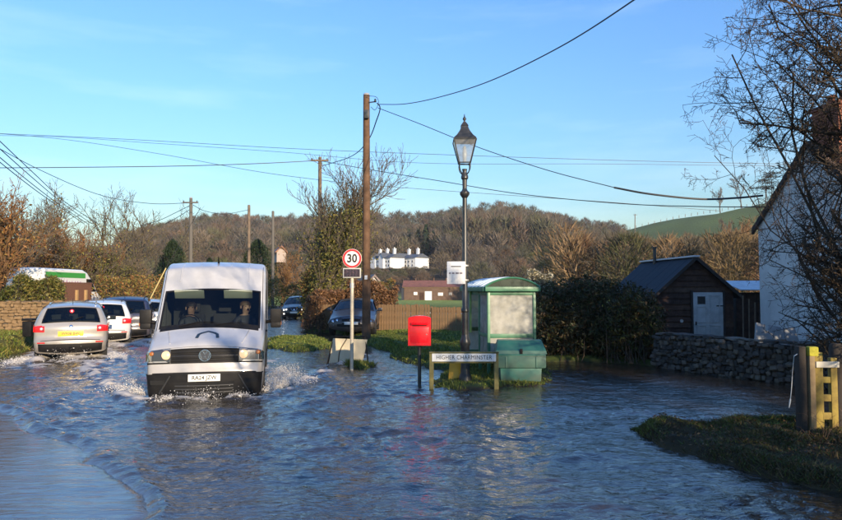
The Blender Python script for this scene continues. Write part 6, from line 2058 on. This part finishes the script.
# ---- timber fence behind the saloon and the post box
m_pale = mat('fence_wood', (0.20, 0.125, 0.065), .85, var=((0.13, 0.085, 0.046), 4, 7, .35, .65), bump=(30, .3, .01), spec=.2)
pale_me = MB().prism([(-.052, 0), (.052, 0), (.052, 1.12), (0.0, 1.15), (-.052, 1.12)], -.011, .011, 'y').build('pale', m_pale)
pale_mesh = pale_me.data
bpy.data.objects.remove(pale_me)
def pale_fence(label, a, b, z0, h, seed, m_rail=m_pale):
    r = random.Random(seed)
    a, b = Vector((*a, 0)), Vector((*b, 0))
    d = b - a; ln = d.length
    t = thing('pale_fence', label, 'fence', (a.x, a.y, z0), math.atan2(d.y, d.x), 'brown slat fences')
    n = int(ln / .118)
    for k in range(n):
        link('pale', pale_mesh, t, ((k + .5) * ln / n, r.gauss(0, .004), r.gauss(0, .012)), (0, r.gauss(0, .008), 0), (1, 1, h / 1.15))
    for zz in (.3, h - .2):
        MB().box((ln / 2, .035, zz), (ln, .045, .09)).build('rail', m_rail, t)
    for k in range(int(ln / 2.2) + 1):
        MB().box((min(k * 2.2, ln), .085, h / 2 - .05), (.10, .10, h + .12), bev=.01).build('post', m_rail, t, 40)
    return t
fa, fb, fc = A(318, 290, 28.4), A(430, 290, 27.6), A(470, 290, 27.2)
pale_fence('brown slat fence behind the saloon car and the tall pole', (fa.x, fa.y), (fb.x, fb.y), .12, 1.14, 1)
pale_fence('shaded lower slat fence between the post box and the bus shelter', (fb.x + .06, fb.y - .05), (fc.x, fc.y), .12, 1.04, 2)

# ---- shed
m_board = mat('shed_board', (0.075, 0.042, 0.030), .8, var=((0.045, 0.027, 0.021), 5, 7, .35, .65), bump=(30, .4, .01), spec=.2)
BOARDS = [mat('shed_board_%d' % i, c, .8, var=(tuple(x * .6 for x in c), 5, 7, .35, .65), bump=(30, .4, .01), spec=.2) for i, c in enumerate([(0.075, 0.042, 0.030), (0.10, 0.060, 0.042), (0.06, 0.036, 0.028), (0.088, 0.048, 0.032)])]
m_board_d = mat('shed_trim', (0.03, 0.022, 0.018), .8)
m_felt = mat('shed_roof', (0.020, 0.028, 0.040), .85, var=((0.035, 0.045, 0.058), 4, 6, .35, .7), spec=.2)
m_door = mat('door_paint', (0.42, 0.43, 0.43), .6, var=((0.30, 0.31, 0.31), 5, 7, .4, .7), dirt=((.2, .18, .15), .0, .7))
SY = 18.8
def sx_(px): return A(px, 300, SY).x
def sz_(py): return A(690, py, SY).z
sh0 = Vector((sx_(657), SY, 0))
shed = thing('garden_shed', 'dark brown weatherboarded shed with pale door and blue grey roof', 'shed', (sh0.x, SY, 0.10), rad(5))
shw = sx_(737) - sx_(657)
ev, ap = sz_(291) - .10, sz_(257.5) - .10
apx = shw * .49
dep = 3.4
MB().prism([(0.02, -.1), (shw - .02, -.1), (shw - .02, ev), (apx, ap - .05), (.02, ev)], .03, dep, 'y').build('wall', m_board_d, shed)
nb = 16
for k in range(nb):
    z0_, z1_ = ap * k / nb, ap * (k + 1) / nb
    def lim(z):
        if z <= ev: return 0.0, shw
        f = (z - ev) / (ap - ev)
        return apx * f, shw - (shw - apx) * f
    la, ra = lim(z0_); lb_, rb_ = lim(min(z1_, ap - .01))
    MB().add([(la, -.014, z0_), (ra, -.014, z0_), (rb_, .022, z1_), (lb_, .022, z1_), (la, .03, z0_), (ra, .03, z0_), (rb_, .03, z1_), (lb_, .03, z1_)],
             [(0, 1, 2, 3), (5, 4, 7, 6), (0, 4, 5, 1), (3, 2, 6, 7), (0, 3, 7, 4), (1, 5, 6, 2)]).build('weatherboard', BOARDS[(k * 7 + k // 3) % 4], shed)
nb2 = 13
for k in range(nb2):
    z0_, z1_ = ev * k / nb2, ev * (k + 1) / nb2
    MB().add([(-.012, .05, z0_), (-.012, dep, z0_), (.012, dep, z1_), (.012, .05, z1_)], [(0, 1, 2, 3)]).build('weatherboard', m_board, shed)
# roof slopes made of long strips
for sgn in (-1, 1):
    ex = -.22 if sgn < 0 else shw + .22
    ez = ev - .22 * (ap - ev) / (apx if sgn < 0 else shw - apx)
    for k in range(9):
        ya2, yb2 = -.16 + (dep + .3) * k / 9, -.16 + (dep + .3) * (k + 1) / 9
        e = .002 * (k % 2)
        vs_ = [(ex, ya2, ez + e), (ex, yb2 - .012, ez + e), (apx, yb2 - .012, ap + .02 + e), (apx, ya2, ap + .02 + e)]
        vs_ += [(x, y, z - .035) for x, y, z in vs_]
        MB().add(vs_, [(0, 1, 2, 3), (7, 6, 5, 4), (0, 4, 5, 1), (1, 5, 6, 2), (2, 6, 7, 3), (3, 7, 4, 0)]).build('roof_sheet', m_felt, shed)
    # bargeboards
    MB().add([(ex, -.175, ez + .03), (ex, -.175, ez - .09), (apx, -.175, ap - .07), (apx, -.175, ap + .05), (ex, -.15, ez + .03), (ex, -.15, ez - .09), (apx, -.15, ap - .07), (apx, -.15, ap + .05)],
             [(0, 1, 2, 3), (7, 6, 5, 4), (0, 3, 7, 4), (1, 5, 6, 2), (0, 4, 5, 1), (3, 2, 6, 7)]).build('bargeboard', m_board_d, shed)
MB().box((apx, dep / 2 - .02, ap + .035), (.20, dep + .34, .05), bev=.012).build('ridge_cap', mat('ridge_lit', (.50, .52, .54), .4), shed, 40)  # pale colour stands for the light along the roof's top edge
pp_ = A(645.5, 262, SY + 2.9)
MB().tube([(apx - .12, 2.3, ap - .1), (apx - .12, 2.3, ap + .42)], .055, 10).tube([(apx - .12, 2.3, ap + .42), (apx - .12, 2.3, ap + .47)], .075, 10).build('flue', m_lampblk, shed, 40)
d0, d1, dt = sx_(694) - sh0.x, sx_(725) - sh0.x, sz_(291) - .10
dr = MB().box(((d0 + d1) / 2, -.022, dt / 2 - .02), (d1 - d0, .05, dt - .04), bev=.004).build('door', m_door, shed, 40)
dw = d1 - d0
for (fx, fw, za, zb_) in ((.12, .30, .08, .42), (.56, .32, .08, .42), (.12, .30, .48, .74), (.56, .32, .48, .92)):
    x_a = d0 + dw * fx
    q = MB()
    for (cx, cz, wx_, wz_) in ((x_a + dw * fw / 2, dt * za, dw * fw, .025), (x_a + dw * fw / 2, dt * zb_, dw * fw, .025), (x_a, dt * (za + zb_) / 2, .025, dt * (zb_ - za) - .03), (x_a + dw * fw, dt * (za + zb_) / 2, .025, dt * (zb_ - za) - .03)):
        q.box((cx, -.053, cz), (wx_, .016, wz_))
    o = q.build('door_panel', m_door, dr)
MB().box((d0 + dw * .27, -.050, dt * .845), (dw * .26, .010, dt * .13)).build('door_window', m_glass_dark, dr)
MB().box((d0 + dw * .07, -.065, dt * .46), (.03, .04, .10), bev=.008).build('handle', m_black, dr, 40)
for zz in (.2, .75):
    MB().box((d1 - .1, -.052, dt * zz), (.2, .008, .03)).build('hinge', m_black, dr)
MB().box((d0 - .035, -.022, dt / 2), (.06, .06, dt + .02)).build('door_frame', m_board_d, shed)
MB().box((d1 + .035, -.022, dt / 2), (.06, .06, dt + .02)).build('door_frame', m_board_d, shed)
MB().lathe([(.05, -.008), (.05, .008)], 12, Matrix.Translation((d0 - .36, -.030, sz_(321) - .1)) @ Euler((PI / 2, 0, 0)).to_matrix().to_4x4()).build('hook_plate', m_galv, shed, 40)
# ---- lean-to with a pale roof right of the shed
l0, l1 = A(737, 285, 20.2), A(764, 285, 20.2)
lt = thing('lean_to', 'small dark lean-to with a pale sheet roof between shed and cottage', 'lean-to', (l0.x, 20.2, .1))
lw = l1.x - l0.x + .8
MB().box((lw / 2, .6, .85), (lw, 1.0, 1.7)).build('wall', m_board_d, lt)
for k in range(4):
    MB().box((lw * (k + .5) / 4, .5, 1.93), (lw / 4 - .01, 1.5, .03), rot=(.20, 0, 0)).build('roof_sheet', mat('sheet_pale', (.42, .46, .50), .4, var=((.33, .37, .42), 4, 5, .4, .7)), lt)
for k in range(5):
    MB().box((lw * (k + .5) / 5, .08, .85), (lw / 5 - .012, .03, 1.7)).build('board', m_board, lt)
# trellis gate in front of the lean-to
for k in range(3):
    q = A(744 + k * 6, 300, 18.6)
    MB().tube([(q.x - l0.x, -1.5, 0), (q.x - l0.x + .02, -1.5, 1.62 - .1 * k)], .022, 6).build('stake', m_pole_g, lt, 60)

# ---- white cottage
m_render = mat('white_render', (0.66, 0.66, 0.64), .9, var=((0.50, 0.50, 0.48), 1.6, 9, .38, .68), bump=(7, .5, .03), spec=.2)
m_thatch = mat('roof_tile', (0.13, 0.085, 0.06), .9, var=((0.085, 0.06, 0.045), 5, 7, .35, .65))
m_brick = mat('brick_red', (0.30, 0.105, 0.052), .85, var=((0.19, 0.07, 0.045), 6, 5, .35, .65), bump=(30, .4, .01))
pl_ = A(760, 300, 18.0)
pr_ = A(813, 300, 16.0)
gdir = Vector((pr_.x - pl_.x, pr_.y - pl_.y, 0))
half = gdir.length
gdir.normalize()
cot = thing('white_cottage', 'white rendered cottage gable at the right edge, half hidden by the hawthorn', 'cottage', (pl_.x, pl_.y, 0.1), math.atan2(gdir.y, gdir.x))
evz, apz = A(760, 224, 18.0).z - .1, A(813, 142, 16.0).z - .1
GW = half * 2
dpt = 9.0       # local +y runs away to the right of the picture
MB().prism([(0, -.2), (GW, -.2), (GW, evz), (half, apz), (0, evz)], 0, dpt, 'y').build('wall', m_render, cot)
for sgn in (-1, 1):
    ex = -.16 if sgn < 0 else GW + .16
    ez = evz - .16 * (apz - evz) / half
    for k in range(10):
        fa_, fb_ = k / 10, (k + 1) / 10
        xa, xb = ex + (half - ex) * fa_, ex + (half - ex) * fb_
        za, zb_ = ez + (apz - ez) * fa_, ez + (apz - ez) * fb_
        vs_ = [(xa, -.09, za + .06), (xa, dpt + .1, za + .06), (xb, dpt + .1, zb_ + .03), (xb, -.09, zb_ + .03)]
        vs_ += [(x, y, z - (.055 if i in (0, 1) else .026)) for i, (x, y, z) in enumerate(vs_)]
        MB().add(vs_, [(0, 1, 2, 3), (7, 6, 5, 4), (0, 4, 5, 1), (1, 5, 6, 2), (2, 6, 7, 3), (3, 7, 4, 0)]).build('tile_course', m_thatch, cot)
    MB().add([(ex, -.10, ez + .0), (ex, -.10, ez - .14), (half, -.10, apz - .12), (half, -.10, apz + .02), (ex, -.03, ez), (ex, -.03, ez - .14), (half, -.03, apz - .12), (half, -.03, apz + .02)],
             [(0, 1, 2, 3), (7, 6, 5, 4), (0, 3, 7, 4), (1, 5, 6, 2), (0, 4, 5, 1), (3, 2, 6, 7)]).build('bargeboard', m_board_d, cot)
MB().tube([(-.08, .12, -.1), (-.08, .12, evz - .1)], .04, 8).build('downpipe', m_lampblk, cot, 60)
ch = MB()
chz = A(822, 111, 15.8).z - .1
cx0 = half + .42
chim = MB().box((cx0, .48, (apz + chz) / 2 - .4), (.86, .72, chz - apz + .8)).build('chimney', m_brick, cot)
brick_me = MB().box((0, 0, 0), (.21, .022, .062), bev=.006).build('brick', m_brick)
bme = brick_me.data; bpy.data.objects.remove(brick_me)
nz = int((chz - apz + .5) / .075)
for k in range(nz):
    z_ = apz - .45 + k * .075
    off_ = (k % 2) * .11
    for j in range(4):
        xx = cx0 - .43 + .11 + j * .215 + off_ - .05
        if xx + .105 > cx0 + .44: continue
        link('brick', bme, chim, (xx, .48 - .36 - .004, z_ + .03))
    for j in range(3):
        yy = .48 - .36 + .13 + j * .215 + off_ * .6 - .03
        if yy + .105 > .84: continue
        link('brick', bme, chim, (cx0 - .43 - .004, yy, z_ + .03), (0, 0, PI / 2))
MB().box((cx0, .48, chz + .04), (.98, .84, .10), bev=.01).build('chimney_cap', m_brick, chim, 40)
for sgn in (-.2, .2):
    MB().lathe([(.11, 0), (.09, .26), (.11, .30)], 12, Matrix.Translation((cx0 + sgn, .48, chz + .09))).build('chimney_pot', mat('terracotta', (.32, .13, .07), .8), chim, 40)
# pale slabs leaning along the cottage foot
m_slab = mat('pale_slab', (.28, .29, .29), .7, var=((.19, .20, .20), 5, 6, .35, .7))
for i, (px, w_, h_, tl, lab) in enumerate(((766, .20, .62, .25, 'tall pale slab leaning on the cottage wall, leftmost'), (773, .30, .42, -.3, 'second pale slab from the left at the cottage foot, tilted left'), (781, .28, .55, .2, 'pale slab in the middle of the row at the cottage foot'), (789, .22, .40, .35, 'low tilted pale slab at the cottage foot'), (797, .34, .48, -.15, 'rightmost broad pale slab at the cottage foot'))):
    q = A(px, 300, 13.6 + .1 * i)
    zg = .55
    o = MB().box((0, 0, h_ / 2), (w_, .05, h_), rot=(-.28, tl, 0), bev=.008).build('leaning_slab', m_slab, None, 40, (q.x, q.y + .3, zg))
    tag(o, lab, 'slab', 'pale slabs by the cottage')
# ground behind the garden wall is higher
X_, Y_ = np.meshgrid(np.linspace(0, 1, 20), np.linspace(0, 1, 20))
MBg = MB().add([(6.15, 15.85, .50), (8.95, 10.75, .50), (12.5, 11.5, .55), (9.6, 18.0, .42), (6.4, 18.5, .3)], [(0, 1, 2, 3, 4)])
gt = MBg.build('garden_terrace', mat('garden_soil', (.045, .05, .022), .95, var=((.06, .045, .03), 3, 7, .35, .65), bump=(12, .6, .04)))
tag(gt, 'raised garden ground behind the rubble wall', None, None, 'structure')

# ---- gate and posts on the right bank
m_gate = mat('gate_wood', (0.30, 0.22, 0.035), .8, var=((0.16, 0.11, 0.03), 7, 7, .35, .65), bump=(30, .4, .01))
m_gate_d = mat('gatepost_wood', (0.022, 0.017, 0.013), .9, var=((0.04, 0.03, 0.022), 7, 7, .35, .65), bump=(26, .5, .015))
GY = 8.15
def gx_(px): return A(px, 390, GY).x
def gz_(py): return A(815, py, GY).z
zg = zat(gx_(812), GY)
gate = thing('wooden_gate', 'narrow yellowed wooden gate with four rails, between two posts on the bank', 'gate', (gx_(818), GY, zg))
gt0 = gz_(352) - zg
wst = gx_(822.5) - gx_(814.5)
MB().box((0, 0, gt0 / 2 - .02), (wst, .07, gt0 + .04), bev=.008).build('stile', m_gate, gate, 40)
x2 = gx_(833) - gx_(818)
MB().box((x2, 0, gt0 / 2 - .05), (wst * .8, .07, gt0 - .04), bev=.008).build('stile', m_gate, gate, 40)
for py_c, hh in ((364, .075), (379.5, .075), (397.5, .085), (415.5, .085)):
    zz = gz_(py_c) - zg
    MB().box((x2 / 2, -.012 if py_c > 370 else -.05, zz), (x2 + (wst if py_c < 370 else -wst * .9), .03 if py_c < 370 else .045, hh), bev=.006).build('rail', m_gate if py_c > 370 else mat('gate_rail_lit', (.50, .46, .38), .7), gate, 40)  # top rail coloured paler than the others, for the light on it
gp1 = thing('gate_post', 'dark square gatepost with mossy yellow top, left of the small gate', 'post', (gx_(800), GY - .02, zg), rad(5), 'gateposts')
hp = gz_(346) - zg
MB().box((0, 0, hp / 2 - .1), (.095, .10, hp + .2), bev=.012).build('shaft', m_gate_d, gp1, 40)
gp3 = thing('gate_post', 'thin yellow topped clapping post between the dark post and the gate', 'post', (gx_(808.5), GY - .06, zg), 0, 'gateposts')
MB().box((0, 0, hp / 2 - .1), (.07, .08, hp + .18), bev=.01).build('shaft', mat('clap_post', (.24, .17, .08), .8, var=((.16, .11, .06), 8, 6, .35, .65)), gp3, 40)
MB().box((.02, 0, hp - .06), (.12, .10, .12), bev=.02).build('mossy_cap', mat('moss_yellow', (.42, .38, .03), .9, var=((.28, .26, .03), 14, 6, .35, .65), bump=(30, .6, .02)), gp3, 40)
gp2 = thing('gate_post', 'dark round hanging post at the right of the small gate', 'post', (gx_(840), GY + .05, zg), 0, 'gateposts')
MB().lathe([(.09, -.2), (.085, hp - .02), (.06, hp + .03)], 12).build('shaft', m_gate_d, gp2, 40)
# frayed white rope hanging from the post
rp = MB()
q0 = A(793.5, 352, GY - .05); q1 = A(789.5, 408, GY - .05)
ptsr = smooth_pts([A(794, 356, GY - .06), A(792.5, 372, GY - .08), A(791.5, 388, GY - .08), A(790.5, 398, GY - .08), A(789, 408, GY - .08)], 6)
rp.tube(ptsr, [.003] * 8 + [.005] * (len(ptsr) - 14) + [.011] * 3 + [.008] * 2 + [.003], 6)
ro = rp.build('hanging_rope', mat('rope_white', (.55, .54, .50), .9), None, 60)
tag(ro, 'frayed whitish rope hanging left of the dark gatepost', 'rope')
MB().tube([A(794, 356, GY - .06), A(799, 353, GY - .03)], .006, 6).build('tie', mat('rope_white', (.55, .54, .50), .9), ro)

# ---- left: striped delivery van, brick wall and gateposts
dv = thing('striped_van', 'white delivery van with a green band parked behind the left bushes', 'van', (-20.0, 38.6, .42), PI)
DP = [(.15, .30, .15), (.02, .40, .18), (0, .8, .18), (.1, 1.05, .16), (.75, 1.30, .10), (1.55, 2.15, .10), (2.0, 2.50, .08), (2.5, 2.62, .04), (6.1, 2.62, .04), (6.3, 2.55, .03), (6.32, .5, .03), (6.28, .34, .03)]
ds = Shell(DP, 1.0, .10, lambda y, z: 1 - .05 * np.clip((z - 1.2) / 1.4, 0, 1), 2.4)
m_dvw = mat('striped_van_white', (.74, .73, .68), .35, coat=.5, dirt=((.2, .16, .1), .3, 1.0))
ds.body(dv, m_dvw, [], [(.95, .40), (4.7, .40)], .32)
ds.patch('windscreen', m_glass_dark, dv, -.88, .88, 4.08, 4.95, .004, 10, 6)
for sgn in (-1, 1):
    ds.side_panel('side_window', m_glass_dark, dv, sgn, [(1.15, 1.36), (1.68, 2.08), (2.2, 2.08), (2.2, 1.36)])
    ds.side_panel('green_band', mat('band_green', (.05, .30, .045), .4), dv, sgn, [(2.3, 2.12), (2.3, 2.40), (6.15, 2.40), (6.15, 2.12)], .008)
    # blurred purple script
    mm_ = mat('script_purple', (.38, .16, .34), .5)
    rq = random.Random(3)
    for k in range(9):
        yy = 2.75 + k * .28
        ds.side_panel('script_stroke', mm_, dv, sgn, [(yy, 1.70), (yy + .05, 1.70 + rq.uniform(.18, .34)), (yy + .12, 1.70 + rq.uniform(.18, .30)), (yy + .14, 1.72)], .009)
    for yw in (.95, 4.7): wheel(dv, sgn * .88, yw, .34, .22, sgn)
    mirror(dv, sgn, .98, 1.2, 1.55, m_black, .2, .12, .3)
    MB().box((sgn * .78, .02, .9), (.3, .05, .18), bev=.02).build('headlight', m_refl, dv, 40)
MB().box((0, 3.1, .5), (1.5, 5.2, .3)).build('underbody', m_under, dv)
# brick wall with pier
b0, b1 = A(61, 290, 31.5), A(92, 290, 34.5)
bw = thing('brick_wall', 'reddish brown brick garden wall behind the white car', 'wall', (b0.x, b0.y, .40), math.atan2(b1.y - b0.y, b1.x - b0.x))
bl = math.hypot(b1.x - b0.x, b1.y - b0.y)
m_brick2 = mat('brick_brown', (.22, .10, .055), .85, var=((.15, .07, .045), 5, 5, .35, .65))
MB().box((bl / 2, .12, .85), (bl, .2, 1.9)).build('core', m_brick2, bw)
b2_ = MB().box((0, 0, 0), (.21, .02, .062), bev=.006).build('brick', m_brick2); bme2 = b2_.data; bpy.data.objects.remove(b2_)
for k in range(12):
    for j in range(int(bl / .222)):
        link('brick', bme2, bw, (j * .222 + .11 + (k % 2) * .1, .012, .95 + k * .074))
MB().box((bl / 2, .12, 1.84), (bl + .04, .28, .07), bev=.012).build('coping', m_brick2, bw, 40)
for px, Y_, ht, lab in ((59.5, 30.2, 285, 'sunlit orange gatepost left of the brick wall'), (77, 30.4, 290, 'short pale gatepost before the brick wall'), (86, 30.6, 290, 'pale gatepost at the right of the brick wall')):
    q = A(px, 290, Y_)
    zt_ = A(px, ht, Y_).z
    o = MB().box((0, 0, (zt_ - .4) / 2), (.17 if px < 70 else .10, .15, zt_ - .4), bev=.012).build('gate_post', mat('post_orange', (.40, .24, .09), .8, var=((.3, .18, .08), 5, 6, .35, .65)), None, 40, (q.x, q.y, .4))
    tag(o, lab, 'post', 'posts by the brick wall')

# ---- white cottages on the hillside
m_cw = mat('cottage_white', (.78, .78, .76), .8, var=((.68, .68, .66), 1.2, 6, .4, .7))
m_slate = mat('slate', (.085, .095, .115), .6, var=((.06, .07, .085), 2, 6, .35, .7))
def far_cottage(label, px0, px1, pyb, pyt, Y, roty, chim, gables, wins):
    p0, p1 = A(px0, pyb, Y), A(px1, pyb, Y)
    zt_ = A(px0, pyt, Y).z
    t = thing('white_cottage', label, 'cottage', (p0.x, p0.y, p0.z - 1.0), roty, 'white cottages on the hillside')
    w = p1.x - p0.x
    h = zt_ - p0.z + 1.0
    eh = h * .62 + .4
    d = 6.0
    MB().box((w / 2, d / 2, eh / 2), (w, d, eh)).build('wall', m_cw, t)
    MB().prism([(-.4 + d / 2 - d / 2, eh), (d + .4, eh), (d / 2, h)], -.3, w + .3, 'x').build('roof', m_slate, t)
    for g in gables:
        gx0 = w * g
        MB().prism([(gx0 - 1.2, 0), (gx0 + 1.2, 0), (gx0 + 1.2, eh), (gx0, eh + 1.5), (gx0 - 1.2, eh)], -.7, d / 2, 'y').build('gable', m_cw, t)
        for s in (-1, 1):
            MB().add([(gx0 + s * 1.4, -.9, eh - .2), (gx0 + s * 1.4, d / 2, eh - .2), (gx0, d / 2, eh + 1.62), (gx0, -.9, eh + 1.62), (gx0 + s * 1.4, -.9, eh - .08), (gx0 + s * 1.4, d / 2, eh - .08), (gx0, d / 2, eh + 1.74), (gx0, -.9, eh + 1.74)], [(0, 1, 2, 3), (7, 6, 5, 4), (0, 3, 7, 4), (1, 5, 6, 2), (0, 4, 5, 1), (3, 2, 6, 7)]).build('gable_roof', m_slate, t)
    for c in chim:
        ck = MB().box((w * c, d / 2, h + .55), (.8, .8, 2.0)).build('chimney', m_cw, t)
        MB().box((w * c, d / 2, h + 1.6), (.95, .95, .18)).build('chimney_cap', m_cw, ck)
        MB().lathe([(.16, h + 1.6), (.13, h + 2.1)], 8, Matrix.Translation((w * c, d / 2, 0))).build('chimney_pot', m_cw, ck)
    for wx_ in wins:
        for zz in ((.28, .66) if eh > 3 else (.5,)):
            f_ = MB().box((w * wx_, -.03, eh * zz), (.8, .08, .9)).build('window', m_cw, t)
            MB().box((w * wx_, -.08, eh * zz), (.5, .03, .62)).build('pane', m_glass_dark, f_)
    return t
CY = 214
far_cottage('left pair of white gabled cottages with three chimneys on the wooded hillside', 370, 402, 266, 254.5, CY, rad(-48), (.16, .52, .86), (.22, .62), (.06, .42, .82, .94))
far_cottage('right white gabled cottage with two chimneys on the wooded hillside', 394.5, 426, 266, 254.5, CY + 2, rad(-48), (.38, .80), (.30,), (.08, .55, .70, .88))
# glimpsed roofs left of the ivy tree
def small_house(label, px, Y, pyb, pyt, w, wall, roof, rz=20):
    p = A(px, pyb, Y); zt_ = A(px, pyt, Y).z
    t = thing('far_house', label, 'house', (p.x, p.y, p.z - 2), rad(rz), 'houses glimpsed through trees')
    h = zt_ - p.z + 2
    MB().prism([(-w / 2, 0), (w / 2, 0), (w / 2, h * .68), (0, h), (-w / 2, h * .68)], 0, 7, 'y').build('wall', wall, t)
    for s in (-1, 1):
        MB().add([(s * (w / 2 + .3), -.3, h * .68 - .25), (s * (w / 2 + .3), 7.3, h * .68 - .25), (0, 7.3, h + .05), (0, -.3, h + .05), (s * (w / 2 + .3), -.3, h * .68), (s * (w / 2 + .3), 7.3, h * .68), (0, 7.3, h + .3), (0, -.3, h + .3)], [(0, 1, 2, 3), (7, 6, 5, 4), (0, 3, 7, 4), (1, 5, 6, 2), (0, 4, 5, 1), (3, 2, 6, 7)]).build('roof', roof, t)
    return t
small_house('pale gabled house glimpsed between the two thin poles', 281.5, 125, 252, 247, 1.8, mat('house_pink', (.36, .29, .25), .8), mat('tile_red', (.26, .13, .09), .8))
small_house('cream gable low behind the beech hedge right of the tall pole', 374, 70, 290, 277, 2.0, mat('house_cream', (.66, .62, .55), .8), mat('tile_grey', (.22, .17, .15), .8))

# ---- long barn beyond the meadow
bY = 98
p0, p1 = A(404, 299, bY), A(462, 299, bY)
barn = thing('long_barn', 'long low red roofed stable block beyond the bright meadow', 'barn', (p0.x, p0.y, .2), rad(-4))
bwid = p1.x - p0.x
bh = A(430, 287, bY).z - .2
ah = A(430, 281.5, bY).z - .2
m_bw = mat('barn_brick', (.13, .08, .055), .85, var=((.09, .058, .042), 2, 6, .35, .7))
MB().box((bwid / 2, 2.5, bh / 2), (bwid, 5, bh)).build('wall', m_bw, barn)
MB().prism([(-.3, bh), (5.3, bh), (2.5, ah + .2)], -.3, bwid + .3, 'x').build('roof', mat('barn_roof', (.24, .095, .060), .8, var=((.16, .07, .05), 1.5, 6, .35, .7)), barn)
MB().box((bwid / 2, -.06, bh - .03), (bwid + .5, .10, .10)).build('gutter', mat('gutter_pale', (.45, .32, .22), .6), barn)
for fx, ww, hh, zz, mm_ in ((.42, 1.05, 1.45, .75, m_cw), (.20, .55, .45, 1.15, m_cw), (.63, .75, .45, 1.05, m_cw), (.80, .5, .4, 1.1, mat('window_grey', (.3, .28, .26), .6)), (.31, .6, 1.3, .65, m_board)):
    MB().box((bwid * fx, -.05, zz), (ww, .08, hh)).build('door' if hh > 1 else 'window', mm_, barn)
MB().box((-.15, 2.5, bh * .5), (.5, 4.8, bh), bev=.02).build('end_lean_to', mat('barn_dark', (.03, .035, .05), .8), barn)
for fx in (.18, .5, .72):
    MB().lathe([(.12, ah - .3), (.12, ah + .55), (.16, ah + .6)], 8, Matrix.Translation((bwid * fx, 2.5, 0))).build('vent', m_bw, barn, 40)

# triangular warning sign seen over the hedge
q = A(374, 285, 33)
ws_ = thing('warning_sign', 'small pale triangular sign over the hedge right of the tall pole', 'road sign', (q.x, q.y, .1))
zA, zB = A(374, 288, 33).z - .1, A(374, 277.5, 33).z - .1
MB().tube([(0, .04, -.1), (0, .04, zB - .1)], .035, 8).build('post', m_galv, ws_, 60)
MB().prism([(-.28, zA), (.28, zA), (0, zB)], -.01, .01, 'y').build('panel', m_white, ws_)
MB().prism([(-.09, zA + .12), (.09, zA + .12), (0.0, zB - .16)], -.014, -.0105, 'y').build('faded_symbol', m_smudge, ws_)

# far timber poles in the valley
for px, yt, Y_, lab in ((635, 214, 190, 'thin far pole standing on the slope below the green hill'), (605, 262, 110, 'low crossarm pole beyond the dark hedge')):
    pole('far_pole', lab, px, yt, Y_, .16, m_pole_g, fittings=((.3, 'cross'),))
# fence along the crest of the green hill
cf = thing('hill_fence', 'thin line of fence posts along the skyline of the green hill', 'fence')
pm_ = MB().box((0, 0, .7), (.22, .22, 1.7)).build('post', m_pole_g); pmm = pm_.data; bpy.data.objects.remove(pm_)
for k in range(24):
    az = math.atan((612 + k * 6.2 - 421) / F)
    x_, y_ = 417 * math.sin(az), 417 * math.cos(az)
    link('post', pmm, cf, (x_, y_, zat(x_, y_)))

# black litter bin on the verge, left of the silver car
q = G(29.5, 331, .42)
lbn = thing('litter_bin', 'small black litter bin on the verge, left of the silver car', 'bin', (A(29.5, 320, 19.6).x, 19.6, .36))
MB().box((0, 0, .34), (.26, .26, .46), taper=1.12, bev=.03).build('body', m_black, lbn, 40)
MB().box((0, 0, .62), (.31, .31, .07), bev=.03).build('lid', m_black, lbn, 40)
# ================================================================== thin winter haze
hz_ = MB().box((0, 1150, 44.0), (5600, 3200, 92.0)).build('haze', None)
hm = bpy.data.materials.new('haze_air'); hm.use_nodes = True
ht = hm.node_tree; ht.nodes.clear()
ho = ht.nodes.new('ShaderNodeOutputMaterial'); hv = ht.nodes.new('ShaderNodeVolumePrincipled')
hv.inputs['Color'].default_value = (.86, .91, 1.0, 1); hv.inputs['Density'].default_value = 0.00018; hv.inputs['Anisotropy'].default_value = 0.1
ht.links.new(hv.outputs[0], ho.inputs['Volume'])
hz_.data.materials.append(hm)
tag(hz_, 'thin pale winter haze filling the valley air', 'haze', None, 'stuff')
